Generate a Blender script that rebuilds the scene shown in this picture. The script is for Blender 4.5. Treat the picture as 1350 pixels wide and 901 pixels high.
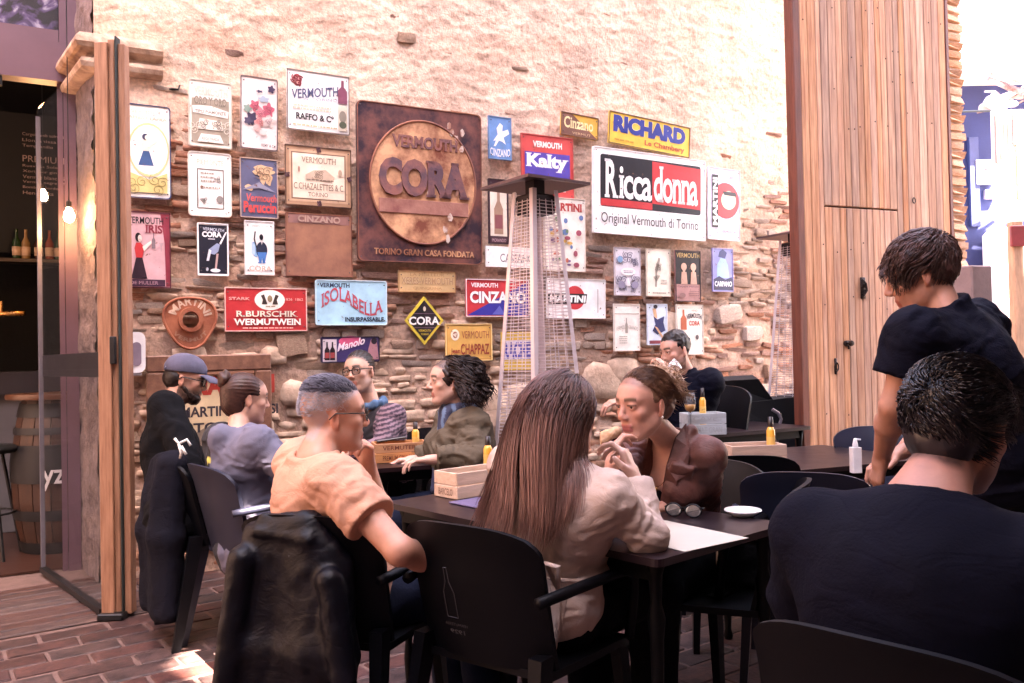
import bpy, bmesh, math, random
import numpy as np
from mathutils import Vector, Matrix, Euler
for o in list(bpy.data.objects): bpy.data.objects.remove(o)
SC = bpy.context.scene
C = SC.collection
PI = math.pi
R = math.radians
# ------------------------------------------------------------------ camera
F_PX = 1100.0
CAM_H = 1.30
cam = bpy.data.cameras.new('camera'); cam.sensor_width = 36; cam.lens = 36 * F_PX / 1350
cam.clip_start = 0.05; cam.clip_end = 500
cam_o = bpy.data.objects.new('camera', cam); C.objects.link(cam_o)
CAM_R = Matrix.Rotation(R(90 + 0.91), 3, 'X') @ Matrix.Rotation(R(-1.2), 3, 'Z')
cam_o.matrix_world = Matrix.Translation((0, 0, CAM_H)) @ CAM_R.to_4x4()
SC.camera = cam_o
cam.dof.use_dof = False

def ray(px, py):
    return CAM_R @ Vector(((px - 675) / F_PX, -(py - 450.5) / F_PX, -1))
def at(px, py, Y):
    d = ray(px, py); return Vector((0, 0, CAM_H)) + d * (Y / d.y)
def on_z(px, py, z):
    d = ray(px, py); return Vector((0, 0, CAM_H)) + d * ((z - CAM_H) / d.z)
def proj(p):
    q = CAM_R.transposed() @ (Vector(p) - Vector((0, 0, CAM_H)))
    return 675 + F_PX * q.x / -q.z, 450.5 - F_PX * q.y / -q.z, -q.z
# ------------------------------------------------------------------ world, sun, exposure
SUN_EL, SUN_AZ = R(58), R(128)       # azimuth from +Y towards +X
w = bpy.data.worlds.new('World'); SC.world = w; w.use_nodes = True
nt = w.node_tree; nt.nodes.clear()
sky = nt.nodes.new('ShaderNodeTexSky'); sky.sky_type = 'NISHITA'; sky.sun_disc = False
sky.sun_elevation = SUN_EL; sky.sun_rotation = SUN_AZ; sky.air_density = 1.0; sky.dust_density = 3.0; sky.ozone_density = 0.6
bg = nt.nodes.new('ShaderNodeBackground'); bg.inputs[1].default_value = 0.085
wo = nt.nodes.new('ShaderNodeOutputWorld')
nt.links.new(sky.outputs[0], bg.inputs[0]); nt.links.new(bg.outputs[0], wo.inputs[0])
sl = bpy.data.lights.new('sun', 'SUN'); sl.energy = 5.0; sl.angle = R(0.5); sl.color = (1, .93, .84)
so = bpy.data.objects.new('sun', sl); C.objects.link(so)
SUN_DIR = Vector((math.sin(SUN_AZ) * math.cos(SUN_EL), math.cos(SUN_AZ) * math.cos(SUN_EL), math.sin(SUN_EL)))
so.rotation_euler = SUN_DIR.to_track_quat('Z', 'Y').to_euler(); so.location = (0, 0, 12)
vs = SC.view_settings
SC.display_settings.display_device = 'sRGB'
vs.view_transform = 'Standard'; vs.look = 'None'; vs.gamma = 1; vs.exposure = 4.92; vs.use_curve_mapping = False
vs.use_white_balance = True; vs.white_balance_temperature = 7600; vs.white_balance_tint = 24
SC.cycles.max_bounces = 6; SC.cycles.diffuse_bounces = 3; SC.cycles.glossy_bounces = 3
SC.cycles.transmission_bounces = 5; SC.cycles.transparent_max_bounces = 8
SC.cycles.use_denoising = True

rng = random.Random(7)
nr = np.random.RandomState(11)
# ------------------------------------------------------------------ materials
_mc = {}
def srgb(h):
    h = h.lstrip('#'); v = [int(h[i:i + 2], 16) / 255 for i in (0, 2, 4)]
    return tuple(x / 12.92 if x < .04045 else ((x + .055) / 1.055) ** 2.4 for x in v)
def mat(name, col, rough=.6, metal=0., var=.15, vs_=6., bump=.0, bs=60., col2=None, coat=0., stretch=(1, 1, 1),
        rand=0., vcol=False, spec=.5, ramp=(.35, .65), fine=0., dist=.006, sheen=0., wrk=0., chips=False):
    if name in _mc: return _mc[name]
    m = bpy.data.materials.new(name); m.use_nodes = True; _mc[name] = m
    n = m.node_tree.nodes; L = m.node_tree.links; b = n['Principled BSDF']
    b.inputs['Roughness'].default_value = rough; b.inputs['Metallic'].default_value = metal
    b.inputs['Specular IOR Level'].default_value = spec
    if coat: b.inputs['Coat Weight'].default_value = coat; b.inputs['Coat Roughness'].default_value = .15
    if sheen: b.inputs['Sheen Weight'].default_value = sheen
    tc = n.new('ShaderNodeTexCoord'); mp = n.new('ShaderNodeMapping'); mp.inputs['Scale'].default_value = stretch
    L.new(tc.outputs['Object'], mp.inputs['Vector'])
    src = mp.outputs['Vector']
    oi = None
    if rand:
        oi = n.new('ShaderNodeObjectInfo'); ad = n.new('ShaderNodeVectorMath'); ad.operation = 'ADD'
        mu = n.new('ShaderNodeMath'); mu.operation = 'MULTIPLY'; mu.inputs[1].default_value = 37.
        L.new(oi.outputs['Random'], mu.inputs[0]); L.new(src, ad.inputs[0]); L.new(mu.outputs[0], ad.inputs[1]); src = ad.outputs[0]
    nz = n.new('ShaderNodeTexNoise'); nz.inputs['Scale'].default_value = vs_; nz.inputs['Detail'].default_value = 6; nz.inputs['Roughness'].default_value = .62
    L.new(src, nz.inputs['Vector'])
    mr = n.new('ShaderNodeMapRange'); mr.inputs[1].default_value = ramp[0]; mr.inputs[2].default_value = ramp[1]
    L.new(nz.outputs['Fac'], mr.inputs[0])
    mx = n.new('ShaderNodeMix'); mx.data_type = 'RGBA'; L.new(mr.outputs[0], mx.inputs[0])
    c = tuple(col[:3])
    if vcol:
        at_ = n.new('ShaderNodeAttribute'); at_.attribute_name = 'Col'
        hs = n.new('ShaderNodeHueSaturation'); hs.inputs['Value'].default_value = 1 - var
        hs2 = n.new('ShaderNodeHueSaturation'); hs2.inputs['Value'].default_value = 1 + var
        L.new(at_.outputs['Color'], hs.inputs['Color']); L.new(at_.outputs['Color'], hs2.inputs['Color'])
        L.new(hs.outputs[0], mx.inputs[6]); L.new(hs2.outputs[0], mx.inputs[7])
    else:
        c2 = col2 if col2 else tuple(min(1, x * (1 + var)) for x in c)
        c1 = c if col2 else tuple(x * (1 - var) for x in c)
        mx.inputs[6].default_value = (*c1, 1); mx.inputs[7].default_value = (*c2, 1)
    outc = mx.outputs[2]
    if chips:
        nc = n.new('ShaderNodeTexNoise'); nc.inputs['Scale'].default_value = 26; nc.inputs['Detail'].default_value = 7; nc.inputs['Roughness'].default_value = .7; L.new(tc.outputs['Object'], nc.inputs['Vector'])
        va = n.new('ShaderNodeVectorMath'); va.operation = 'ADD'; oo = n.new('ShaderNodeObjectInfo'); L.new(tc.outputs['Object'], va.inputs[0]); L.new(oo.outputs['Location'], va.inputs[1]); L.new(va.outputs[0], nc.inputs['Vector']); L.new(va.outputs[0], nz.inputs['Vector'])
        mc = n.new('ShaderNodeMapRange'); mc.inputs[1].default_value = .63; mc.inputs[2].default_value = .69; L.new(nc.outputs['Fac'], mc.inputs[0])
        m9 = n.new('ShaderNodeMix'); m9.data_type = 'RGBA'; L.new(mc.outputs[0], m9.inputs[0]); L.new(outc, m9.inputs[6]); m9.inputs[7].default_value = (.16, .07, .045, 1); outc = m9.outputs[2]
    if rand:
        hr = n.new('ShaderNodeHueSaturation'); m2 = n.new('ShaderNodeMapRange')
        m2.inputs[3].default_value = 1 - rand; m2.inputs[4].default_value = 1 + rand
        L.new(oi.outputs['Random'], m2.inputs[0]); L.new(m2.outputs[0], hr.inputs['Value']); L.new(outc, hr.inputs['Color'])
        m3 = n.new('ShaderNodeMath'); m3.operation = 'MULTIPLY'; m3.inputs[1].default_value = 7.31
        m4 = n.new('ShaderNodeMath'); m4.operation = 'FRACT'; m5 = n.new('ShaderNodeMapRange')
        m5.inputs[3].default_value = 1 - rand * .8; m5.inputs[4].default_value = 1 + rand * .8
        L.new(oi.outputs['Random'], m3.inputs[0]); L.new(m3.outputs[0], m4.inputs[0]); L.new(m4.outputs[0], m5.inputs[0]); L.new(m5.outputs[0], hr.inputs['Saturation'])
        outc = hr.outputs[0]
    if fine:
        n3 = n.new('ShaderNodeTexNoise'); n3.inputs['Scale'].default_value = bs * .6; n3.inputs['Detail'].default_value = 4
        L.new(mp.outputs['Vector'], n3.inputs['Vector'])
        m6 = n.new('ShaderNodeMapRange'); m6.inputs[1].default_value = .3; m6.inputs[2].default_value = .7; m6.inputs[3].default_value = 1 - fine; m6.inputs[4].default_value = 1 + fine
        L.new(n3.outputs['Fac'], m6.inputs[0]); h6 = n.new('ShaderNodeHueSaturation'); L.new(m6.outputs[0], h6.inputs['Value']); L.new(outc, h6.inputs['Color']); outc = h6.outputs[0]
    L.new(outc, b.inputs['Base Color'])
    rm = n.new('ShaderNodeMapRange'); rm.inputs[3].default_value = max(0, rough - .08); rm.inputs[4].default_value = min(1, rough + .1)
    L.new(nz.outputs['Fac'], rm.inputs[0]); L.new(rm.outputs[0], b.inputs['Roughness'])
    if bump:
        n2 = n.new('ShaderNodeTexNoise'); n2.inputs['Scale'].default_value = bs; n2.inputs['Detail'].default_value = 5; n2.inputs['Roughness'].default_value = .6
        L.new(src, n2.inputs['Vector'])
        bp = n.new('ShaderNodeBump'); bp.inputs['Strength'].default_value = bump; bp.inputs['Distance'].default_value = dist
        L.new(n2.outputs['Fac'], bp.inputs['Height']); L.new(bp.outputs['Normal'], b.inputs['Normal'])
        if wrk:
            w1 = n.new('ShaderNodeTexNoise'); w1.inputs['Scale'].default_value = 8; w1.inputs['Detail'].default_value = 3; w1.inputs['Distortion'].default_value = 1.1
            wm = n.new('ShaderNodeMapping'); wm.inputs['Scale'].default_value = (1, 1, 1.7); wm.inputs['Rotation'].default_value = (.3, .5, .2); L.new(tc.outputs['Object'], wm.inputs['Vector']); L.new(wm.outputs[0], w1.inputs['Vector'])
            s1 = n.new('ShaderNodeMath'); s1.operation = 'SUBTRACT'; s1.inputs[1].default_value = .5; L.new(w1.outputs['Fac'], s1.inputs[0])
            s2 = n.new('ShaderNodeMath'); s2.operation = 'ABSOLUTE'; L.new(s1.outputs[0], s2.inputs[0]); s3 = n.new('ShaderNodeMapRange'); s3.interpolation_type = 'SMOOTHSTEP'; s3.inputs[1].default_value = 0; s3.inputs[2].default_value = .12; L.new(s2.outputs[0], s3.inputs[0])
            b2 = n.new('ShaderNodeBump'); b2.inputs['Strength'].default_value = wrk; b2.inputs['Distance'].default_value = .006; L.new(s3.outputs[0], b2.inputs['Height']); L.new(b2.outputs['Normal'], bp.inputs['Normal'])
    return m
def emis(name, col, s):
    m = bpy.data.materials.new(name); m.use_nodes = True; b = m.node_tree.nodes['Principled BSDF']
    b.inputs['Base Color'].default_value = (*col, 1); b.inputs['Emission Color'].default_value = (*col, 1); b.inputs['Emission Strength'].default_value = s
    return m
def glass_mat(name, tint=(.9, .93, .95), a=.12, rough=.02):
    m = bpy.data.materials.new(name); m.use_nodes = True; n = m.node_tree.nodes; L = m.node_tree.links
    b = n['Principled BSDF']; b.inputs['Base Color'].default_value = (*[x * .06 for x in tint], 1); b.inputs['Roughness'].default_value = rough
    b.inputs['Alpha'].default_value = a; b.inputs['Specular IOR Level'].default_value = .8
    return m
# ------------------------------------------------------------------ mesh helpers
def mesh_np(name, V, Fq, m=None, smooth=False, cols=None):
    """V (n,3); Fq list/array of faces"""
    me = bpy.data.meshes.new(name)
    V = np.asarray(V, dtype=np.float32)
    if isinstance(Fq, np.ndarray):
        k = Fq.shape[1]; nf = Fq.shape[0]
        me.vertices.add(len(V)); me.vertices.foreach_set('co', V.ravel())
        me.loops.add(nf * k); me.loops.foreach_set('vertex_index', Fq.astype(np.int32).ravel())
        me.polygons.add(nf); me.polygons.foreach_set('loop_start', np.arange(0, nf * k, k, dtype=np.int32))
        me.update(calc_edges=True)
    else:
        me.from_pydata(V.tolist(), [], [tuple(f) for f in Fq])
    if m is not None: me.materials.append(m)
    if smooth: me.polygons.foreach_set('use_smooth', np.ones(len(me.polygons), dtype=bool))
    if cols is not None:
        a = me.color_attributes.new('Col', 'FLOAT_COLOR', 'POINT')
        cc = np.ones((len(V), 4), dtype=np.float32); cc[:, :3] = cols; a.data.foreach_set('color', cc.ravel())
    me.validate(); me.update()
    return me
class MB:
    def __init__(s): s.v = []; s.f = []
    def add(s, V, F_):
        o = len(s.v); s.v += [tuple(p) for p in V]; s.f += [tuple(i + o for i in f) for f in F_]; return s
    def box(s, c, d, rot=None, bev=0.):
        x, y, z = d[0] / 2, d[1] / 2, d[2] / 2
        if bev > 0:
            bm = bmesh.new(); bmesh.ops.create_cube(bm, size=1)
            for v in bm.verts: v.co = Vector((v.co.x * d[0], v.co.y * d[1], v.co.z * d[2]))
            bmesh.ops.bevel(bm, geom=list(bm.edges), offset=min(bev, min(d) * .45), segments=1, affect='EDGES')
            bm.verts.index_update(); V = [v.co.copy() for v in bm.verts]; F_ = [[v.index for v in f.verts] for f in bm.faces]; bm.free()
        else:
            V = [Vector(p) for p in ((-x, -y, -z), (x, -y, -z), (x, y, -z), (-x, y, -z), (-x, -y, z), (x, -y, z), (x, y, z), (-x, y, z))]
            F_ = [(0, 3, 2, 1), (4, 5, 6, 7), (0, 1, 5, 4), (1, 2, 6, 5), (2, 3, 7, 6), (3, 0, 4, 7)]
        if rot is not None: V = [rot @ p for p in V]
        return s.add([p + Vector(c) for p in V], F_)
    def tube(s, pts, r, n=8, closed=False, cap=True):
        pts = [Vector(p) for p in pts]; k = len(pts)
        rr = r if isinstance(r, (list, tuple)) else [r] * k
        prev = None; V = []; F_ = []
        for i, p in enumerate(pts):
            if closed: t = (pts[(i + 1) % k] - pts[i - 1]).normalized()
            else: t = (pts[min(i + 1, k - 1)] - pts[max(i - 1, 0)]).normalized()
            if prev is None:
                a = t.orthogonal().normalized()
            else:
                a = (prev - t * prev.dot(t)).normalized()
            prev = a; b = t.cross(a)
            for j in range(n):
                an = 2 * PI * j / n; V.append(p + (a * math.cos(an) + b * math.sin(an)) * rr[i])
        for i in range(k if closed else k - 1):
            for j in range(n):
                i2 = (i + 1) % k
                F_.append((i * n + j, i * n + (j + 1) % n, i2 * n + (j + 1) % n, i2 * n + j))
        if cap and not closed:
            F_.append(tuple(reversed(range(n)))); F_.append(tuple((k - 1) * n + j for j in range(n)))
        return s.add(V, F_)
    def lathe(s, prof, c=(0, 0, 0), n=20, axis='Z'):
        V = []; F_ = []
        for (r, z) in prof:
            for j in range(n):
                a = 2 * PI * j / n
                p = (r * math.cos(a), r * math.sin(a), z)
                if axis == 'Y': p = (p[0], p[2], p[1])
                V.append(Vector(p) + Vector(c))
        for i in range(len(prof) - 1):
            for j in range(n): F_.append((i * n + j, i * n + (j + 1) % n, (i + 1) * n + (j + 1) % n, (i + 1) * n + j))
        F_.append(tuple(reversed(range(n)))); F_.append(tuple((len(prof) - 1) * n + j for j in range(n)))
        return s.add(V, F_)
    def prism(s, poly, y0, y1):
        """poly in XZ, extruded along Y"""
        n = len(poly); V = [(x, y0, z) for x, z in poly] + [(x, y1, z) for x, z in poly]
        F_ = [tuple(range(n)), tuple(reversed(range(n, 2 * n)))] + [(i, i + n, (i + 1) % n + n, (i + 1) % n) for i in range(n)]
        return s.add(V, F_)
    def prismz(s, poly, z0, z1):
        n = len(poly); V = [(x, y, z0) for x, y in poly] + [(x, y, z1) for x, y in poly]
        F_ = [tuple(reversed(range(n))), tuple(range(n, 2 * n))] + [(i, (i + 1) % n, (i + 1) % n + n, i + n) for i in range(n)]
        return s.add(V, F_)
    def build(s, name, m, parent=None, smooth=False, loc=None, auto=None, off=None):
        V = s.v
        if off is not None: V = [(p[0] - off[0], p[1] - off[1], p[2] - off[2]) for p in V]
        me = bpy.data.meshes.new(name); me.from_pydata([tuple(p) for p in V], [], s.f); me.materials.append(m)
        if smooth:
            me.polygons.foreach_set('use_smooth', np.ones(len(me.polygons), dtype=bool))
            if auto: me.set_sharp_from_angle(angle=R(auto))
        bm = bmesh.new(); bm.from_mesh(me); bmesh.ops.recalc_face_normals(bm, faces=bm.faces); bm.to_mesh(me); bm.free()
        return link(name, me, parent, loc)
def link(name, me, parent=None, loc=None):
    o = bpy.data.objects.new(name, me); C.objects.link(o)
    if parent is not None: o.parent = parent
    if loc is not None: o.location = loc
    return o
def tag(o, label=None, cat=None, group=None, kind=None):
    if label: o['label'] = label
    if cat: o['category'] = cat
    if group: o['group'] = group
    if kind: o['kind'] = kind
    return o
def thing(name, label, cat, loc=(0, 0, 0), rz=0., group=None):
    o = bpy.data.objects.new(name, None); C.objects.link(o); o.location = loc; o.rotation_euler = (0, 0, rz)
    o.empty_display_size = .1
    return tag(o, label, cat, group)
def kids(o): return [c for c in bpy.data.objects if c.parent is o]
def dup(o, loc=None, rz=None, label=None, parent=None, _k=None):
    c = o.copy(); C.objects.link(c)
    if parent is not None: c.parent = parent
    for ch in kids(o):
        if ch is not c: dup(ch, parent=c)
    if loc is not None: c.location = loc
    if rz is not None: c.rotation_euler = (0, 0, rz)
    if label: c['label'] = label
    return c
def rrect(w, h, r, n=4, cx=0., cy=0.):
    P = []
    for (sx, sy, a0) in ((1, 1, 0), (-1, 1, 90), (-1, -1, 180), (1, -1, 270)):
        for i in range(n + 1):
            a = R(a0 + 90 * i / n); P.append((cx + sx * (w / 2 - r) + r * math.cos(a), cy + sy * (h / 2 - r) + r * math.sin(a)))
    return P
def ellp(cx, cy, rx, ry, n=24, a0=0): return [(cx + rx * math.cos(2 * PI * i / n + a0), cy + ry * math.sin(2 * PI * i / n + a0)) for i in range(n)]
# ------------------------------------------------------------------ noise
_T = nr.rand(32, 32, 32).astype(np.float32)
def vnoise(P, seed=0):
    P = P + seed * 7.77
    i = np.floor(P).astype(np.int32); f = (P - i).astype(np.float32); f = f * f * (3 - 2 * f); i &= 31; j = (i + 1) & 31
    x0, y0, z0 = i[..., 0], i[..., 1], i[..., 2]; x1, y1, z1 = j[..., 0], j[..., 1], j[..., 2]
    fx, fy, fz = f[..., 0], f[..., 1], f[..., 2]
    a = _T[x0, y0, z0] * (1 - fx) + _T[x1, y0, z0] * fx; b = _T[x0, y1, z0] * (1 - fx) + _T[x1, y1, z0] * fx
    c = _T[x0, y0, z1] * (1 - fx) + _T[x1, y0, z1] * fx; d = _T[x0, y1, z1] * (1 - fx) + _T[x1, y1, z1] * fx
    return ((a * (1 - fy) + b * fy) * (1 - fz) + (c * (1 - fy) + d * fy) * fz) * 2 - 1
def fbm(P, o=4, seed=0):
    s = 0; a = 1.; t = 0
    for k in range(o): s = s + a * vnoise(P * (2 ** k), seed + k); t += a; a *= .5
    return s / t
# ------------------------------------------------------------------ text
def text_geo(s, bold=0., serif=0., shear=0., spacing=1.):
    cu = bpy.data.curves.new('t', 'FONT'); cu.body = s; cu.size = 1; cu.resolution_u = 3; cu.offset = bold; cu.shear = shear; cu.space_character = spacing
    o = bpy.data.objects.new('t', cu); C.objects.link(o)
    dg = bpy.context.evaluated_depsgraph_get(); me = bpy.data.meshes.new_from_object(o.evaluated_get(dg))
    V = np.array([v.co[:] for v in me.vertices]) if len(me.vertices) else np.zeros((0, 3)); F_ = [tuple(p.vertices) for p in me.polygons]
    ed = {}
    if serif:
        for f in F_:
            for a, b in zip(f, f[1:] + f[:1]): ed[(min(a, b), max(a, b))] = ed.get((min(a, b), max(a, b)), 0) + 1
        VV = [tuple(v) for v in V]; VF = list(F_)
        for (a, b), c in ed.items():
            if c != 1: continue
            p, q = V[a], V[b]
            if abs(p[1] - q[1]) < 1e-4 and .05 < abs(p[0] - q[0]) < .26:
                y = p[1]; lo = y < .12
                if not (lo or y > .45): continue
                x0, x1 = min(p[0], q[0]) - serif, max(p[0], q[0]) + serif; t = .055
                yy = (y, y + t) if lo else (y - t, y)
                o_ = len(VV); VV += [(x0, yy[0], 0), (x1, yy[0], 0), (x1, yy[1], 0), (x0, yy[1], 0)]; VF.append((o_, o_ + 1, o_ + 2, o_ + 3))
        V = np.array(VV); F_ = VF
    bpy.data.objects.remove(o); bpy.data.curves.remove(cu); bpy.data.meshes.remove(me)
    return V, F_
def text_fit(s, x0, y0, x1, y1, y, bold=0., serif=0., shear=0., arc=0., wave=None, depth=0., spacing=1., warp=None):
    """mesh in XZ plane at y, fitted in a box"""
    V, F_ = text_geo(s, bold, serif, shear, spacing)
    if len(V) == 0: return [], []
    lo, hi = V.min(0), V.max(0)
    u = (V[:, 0] - lo[0]) / max(1e-6, hi[0] - lo[0]); v = (V[:, 1] - lo[1]) / max(1e-6, hi[1] - lo[1])
    X = x0 + u * (x1 - x0); Z = y0 + v * (y1 - y0)
    if arc: Z = Z + arc * (1 - (2 * u - 1) ** 2)
    if warp: X, Z = warp(u, v, X, Z)
    P = [(float(a), y, float(b)) for a, b in zip(X, Z)]
    F_ = [tuple(reversed(f)) for f in F_] 
    if depth:
        n = len(P); P2 = [(p[0], y - depth, p[2]) for p in P]
        ed = {}
        for f in F_:
            for a, b in zip(f, f[1:] + f[:1]):
                k = (min(a, b), max(a, b)); ed[k] = ed.get(k, 0) + 1
        F2 = [tuple(i + n for i in f) for f in F_] + [(a, b, b + n, a + n) for (a, b), c in ed.items() if c == 1]
        return P + P2, F2
    return P, F_
# ------------------------------------------------------------------ signed distance modelling (bodies, clothes, cloth)
def _axis(lo, hi, h, fines):
    x = lo; out = [x]
    while x < hi:
        st = h
        for (a, b, hf) in fines:
            if a - h < x < b: st = min(st, hf)
        x += st; out.append(x)
    return np.array(out, dtype=np.float32)
def npv(p): return np.array([p[0], p[1], p[2]], dtype=np.float32)
class SDF:
    def __init__(s, lo, hi, h, fine=()):
        s.ax = [_axis(lo[i], hi[i], h, [(f[0][i], f[1][i], f[2]) for f in fine]) for i in range(3)]
        s.F = np.full([len(a) for a in s.ax], .25, dtype=np.float32); s.h = h
    def _sub(s, lo, hi):
        sl = []
        for i in range(3):
            a = np.searchsorted(s.ax[i], lo[i]); b = np.searchsorted(s.ax[i], hi[i])
            if b - a < 1: return None, None
            sl.append(slice(a, b))
        X = s.ax[0][sl[0]][:, None, None]; Y = s.ax[1][sl[1]][None, :, None]; Z = s.ax[2][sl[2]][None, None, :]
        return tuple(sl), (X, Y, Z)
    def _mix(s, sl, d, k, sub):
        A = s.F[sl]
        if sub:
            B = -d; h = np.clip(.5 + .5 * (B - A) / k, 0, 1); s.F[sl] = A * (1 - h) + B * h + k * h * (1 - h)
        else:
            h = np.clip(.5 + .5 * (A - d) / k, 0, 1); s.F[sl] = A * (1 - h) + d * h - k * h * (1 - h)
    def cap(s, a, b, ra, rb, k=.02, sub=False, cut0=None, cut1=None):
        a = npv(a); b = npv(b); m = max(ra, rb) + k * 1.5 + .03
        sl, g = s._sub(np.minimum(a, b) - m, np.maximum(a, b) + m)
        if sl is None: return s
        ab = b - a; l2 = float(ab @ ab) + 1e-9
        px, py, pz = g[0] - a[0], g[1] - a[1], g[2] - a[2]
        t = np.clip((px * ab[0] + py * ab[1] + pz * ab[2]) / l2, 0, 1)
        d = np.sqrt((px - t * ab[0]) ** 2 + (py - t * ab[1]) ** 2 + (pz - t * ab[2]) ** 2) - (ra + (rb - ra) * t)
        L = math.sqrt(l2)
        if cut1 is not None: d = np.maximum(d, ((px - ab[0]) * ab[0] + (py - ab[1]) * ab[1] + (pz - ab[2]) * ab[2]) / L - cut1)
        if cut0 is not None: d = np.maximum(d, -(px * ab[0] + py * ab[1] + pz * ab[2]) / L - cut0)
        s._mix(sl, d.astype(np.float32), k, sub); return s
    def ell(s, c, r, M=None, k=.02, sub=False):
        c = npv(c); m = max(r) + k * 1.5 + .03
        sl, g = s._sub(c - m, c + m)
        if sl is None: return s
        px, py, pz = g[0] - c[0], g[1] - c[1], g[2] - c[2]
        if M is not None:
            q = [M[0][i] * px + M[1][i] * py + M[2][i] * pz for i in range(3)]  # M^T p
        else: q = [px, py, pz]
        k0 = np.sqrt(sum((q[i] / r[i]) ** 2 for i in range(3))); k1 = np.sqrt(sum((q[i] / r[i] ** 2) ** 2 for i in range(3))) + 1e-6
        d = k0 * (k0 - 1) / k1
        d = np.where(k0 < .3, -min(r) * .7, d)
        s._mix(sl, d.astype(np.float32), k, sub); return s
    def box(s, c, hd, M=None, rnd=.01, k=.01, sub=False):
        c = npv(c); m = math.sqrt(sum(x * x for x in hd)) + .03 + k
        sl, g = s._sub(c - m, c + m)
        if sl is None: return s
        px, py, pz = g[0] - c[0], g[1] - c[1], g[2] - c[2]
        q = [M[0][i] * px + M[1][i] * py + M[2][i] * pz for i in range(3)] if M is not None else [px, py, pz]
        q = [np.abs(q[i]) - (hd[i] - rnd) + 0 * (px + py + pz) for i in range(3)]
        d = np.sqrt(sum(np.maximum(x, 0) ** 2 for x in q)) + np.minimum(np.maximum(np.maximum(q[0], q[1]), q[2]), 0) - rnd
        s._mix(sl, d.astype(np.float32), k, sub); return s
    def plane_cut(s, p, n):
        p = npv(p); n = npv(n); n = n / np.linalg.norm(n)
        d = (s.ax[0][:, None, None] - p[0]) * n[0] + (s.ax[1][None, :, None] - p[1]) * n[1] + (s.ax[2][None, None, :] - p[2]) * n[2]
        s.F = np.maximum(s.F, d); return s
    def disp(s, fn, band=.03):
        I = np.nonzero(np.abs(s.F) < band)
        P = np.stack([s.ax[0][I[0]], s.ax[1][I[1]], s.ax[2][I[2]]], -1)
        s.F[I] += fn(P).astype(np.float32); return s
    def mesh(s):
        F = s.F; F[0] = F[-1] = .1; F[:, 0] = F[:, -1] = .1; F[:, :, 0] = F[:, :, -1] = .1
        I = F < 0
        nx, ny, nz = F.shape
        cnt = np.zeros((nx - 1, ny - 1, nz - 1), dtype=np.int8)
        offs = [(i, j, k) for i in (0, 1) for j in (0, 1) for k in (0, 1)]
        for (i, j, k) in offs: cnt += I[i:nx - 1 + i, j:ny - 1 + j, k:nz - 1 + k]
        act = (cnt > 0) & (cnt < 8); A = np.nonzero(act); n = len(A[0])
        idx = np.full(act.shape, -1, dtype=np.int64); idx[A] = np.arange(n)
        acc = np.zeros((n, 3), dtype=np.float32); num = np.zeros(n, dtype=np.float32)
        for a in offs:
            for ax in range(3):
                if a[ax]: continue
                b = list(a); b[ax] = 1
                f0 = F[A[0] + a[0], A[1] + a[1], A[2] + a[2]]; f1 = F[A[0] + b[0], A[1] + b[1], A[2] + b[2]]
                cr = (f0 < 0) != (f1 < 0); t = np.where(cr, f0 / np.where(cr, f0 - f1, 1), 0)
                for q in range(3):
                    c0 = s.ax[q][A[q] + a[q]]; c1 = s.ax[q][A[q] + b[q]]
                    acc[:, q] += np.where(cr, c0 + (c1 - c0) * t, 0)
                num += cr
        V = acc / np.maximum(num, 1)[:, None]
        Q = []
        for ax in range(3):
            sl0 = [slice(1, -1)] * 3; sl0[ax] = slice(0, -1); sl1 = list(sl0); sl1[ax] = slice(1, None)
            a = I[tuple(sl0)]; b = I[tuple(sl1)]
            u, v = [(1, 2), (2, 0), (0, 1)][ax]
            for flip in (False, True):
                E = np.nonzero(a & ~b) if not flip else np.nonzero(~a & b)
                e = [E[0].copy(), E[1].copy(), E[2].copy()]
                for q in range(3):
                    if q != ax: e[q] += 1
                def cell(du, dv):
                    c = [x.copy() for x in e]; c[u] -= du; c[v] -= dv
                    return idx[c[0], c[1], c[2]]
                q4 = np.stack([cell(1, 1), cell(0, 1), cell(0, 0), cell(1, 0)], -1)
                if flip: q4 = q4[:, ::-1]
                Q.append(q4)
        Q = np.concatenate(Q); Q = Q[(Q >= 0).all(1)]
        return V, Q
def rotm(right, fwd, up):
    return [[right[i], fwd[i], up[i]] for i in range(3)]      # columns are the local axes
def frame(fwd, up):
    up = Vector(up).normalized(); fwd = Vector(fwd); fwd = (fwd - up * fwd.dot(up)).normalized(); right = fwd.cross(up)
    return right, fwd, up
class Fr:
    """local frame with origin"""
    def __init__(s, o, fwd, up=(0, 0, 1)): s.o = Vector(o); s.r, s.f, s.u = frame(fwd, up); s.M = rotm(s.r, s.f, s.u)
    def p(s, x, y, z): return s.o + s.r * x + s.f * y + s.u * z
    def d(s, x, y, z): return s.r * x + s.f * y + s.u * z
    def inv(s, P):
        Q = P - npv(s.o); B = np.array([npv(s.r), npv(s.f), npv(s.u)]); return Q @ B.T
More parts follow.
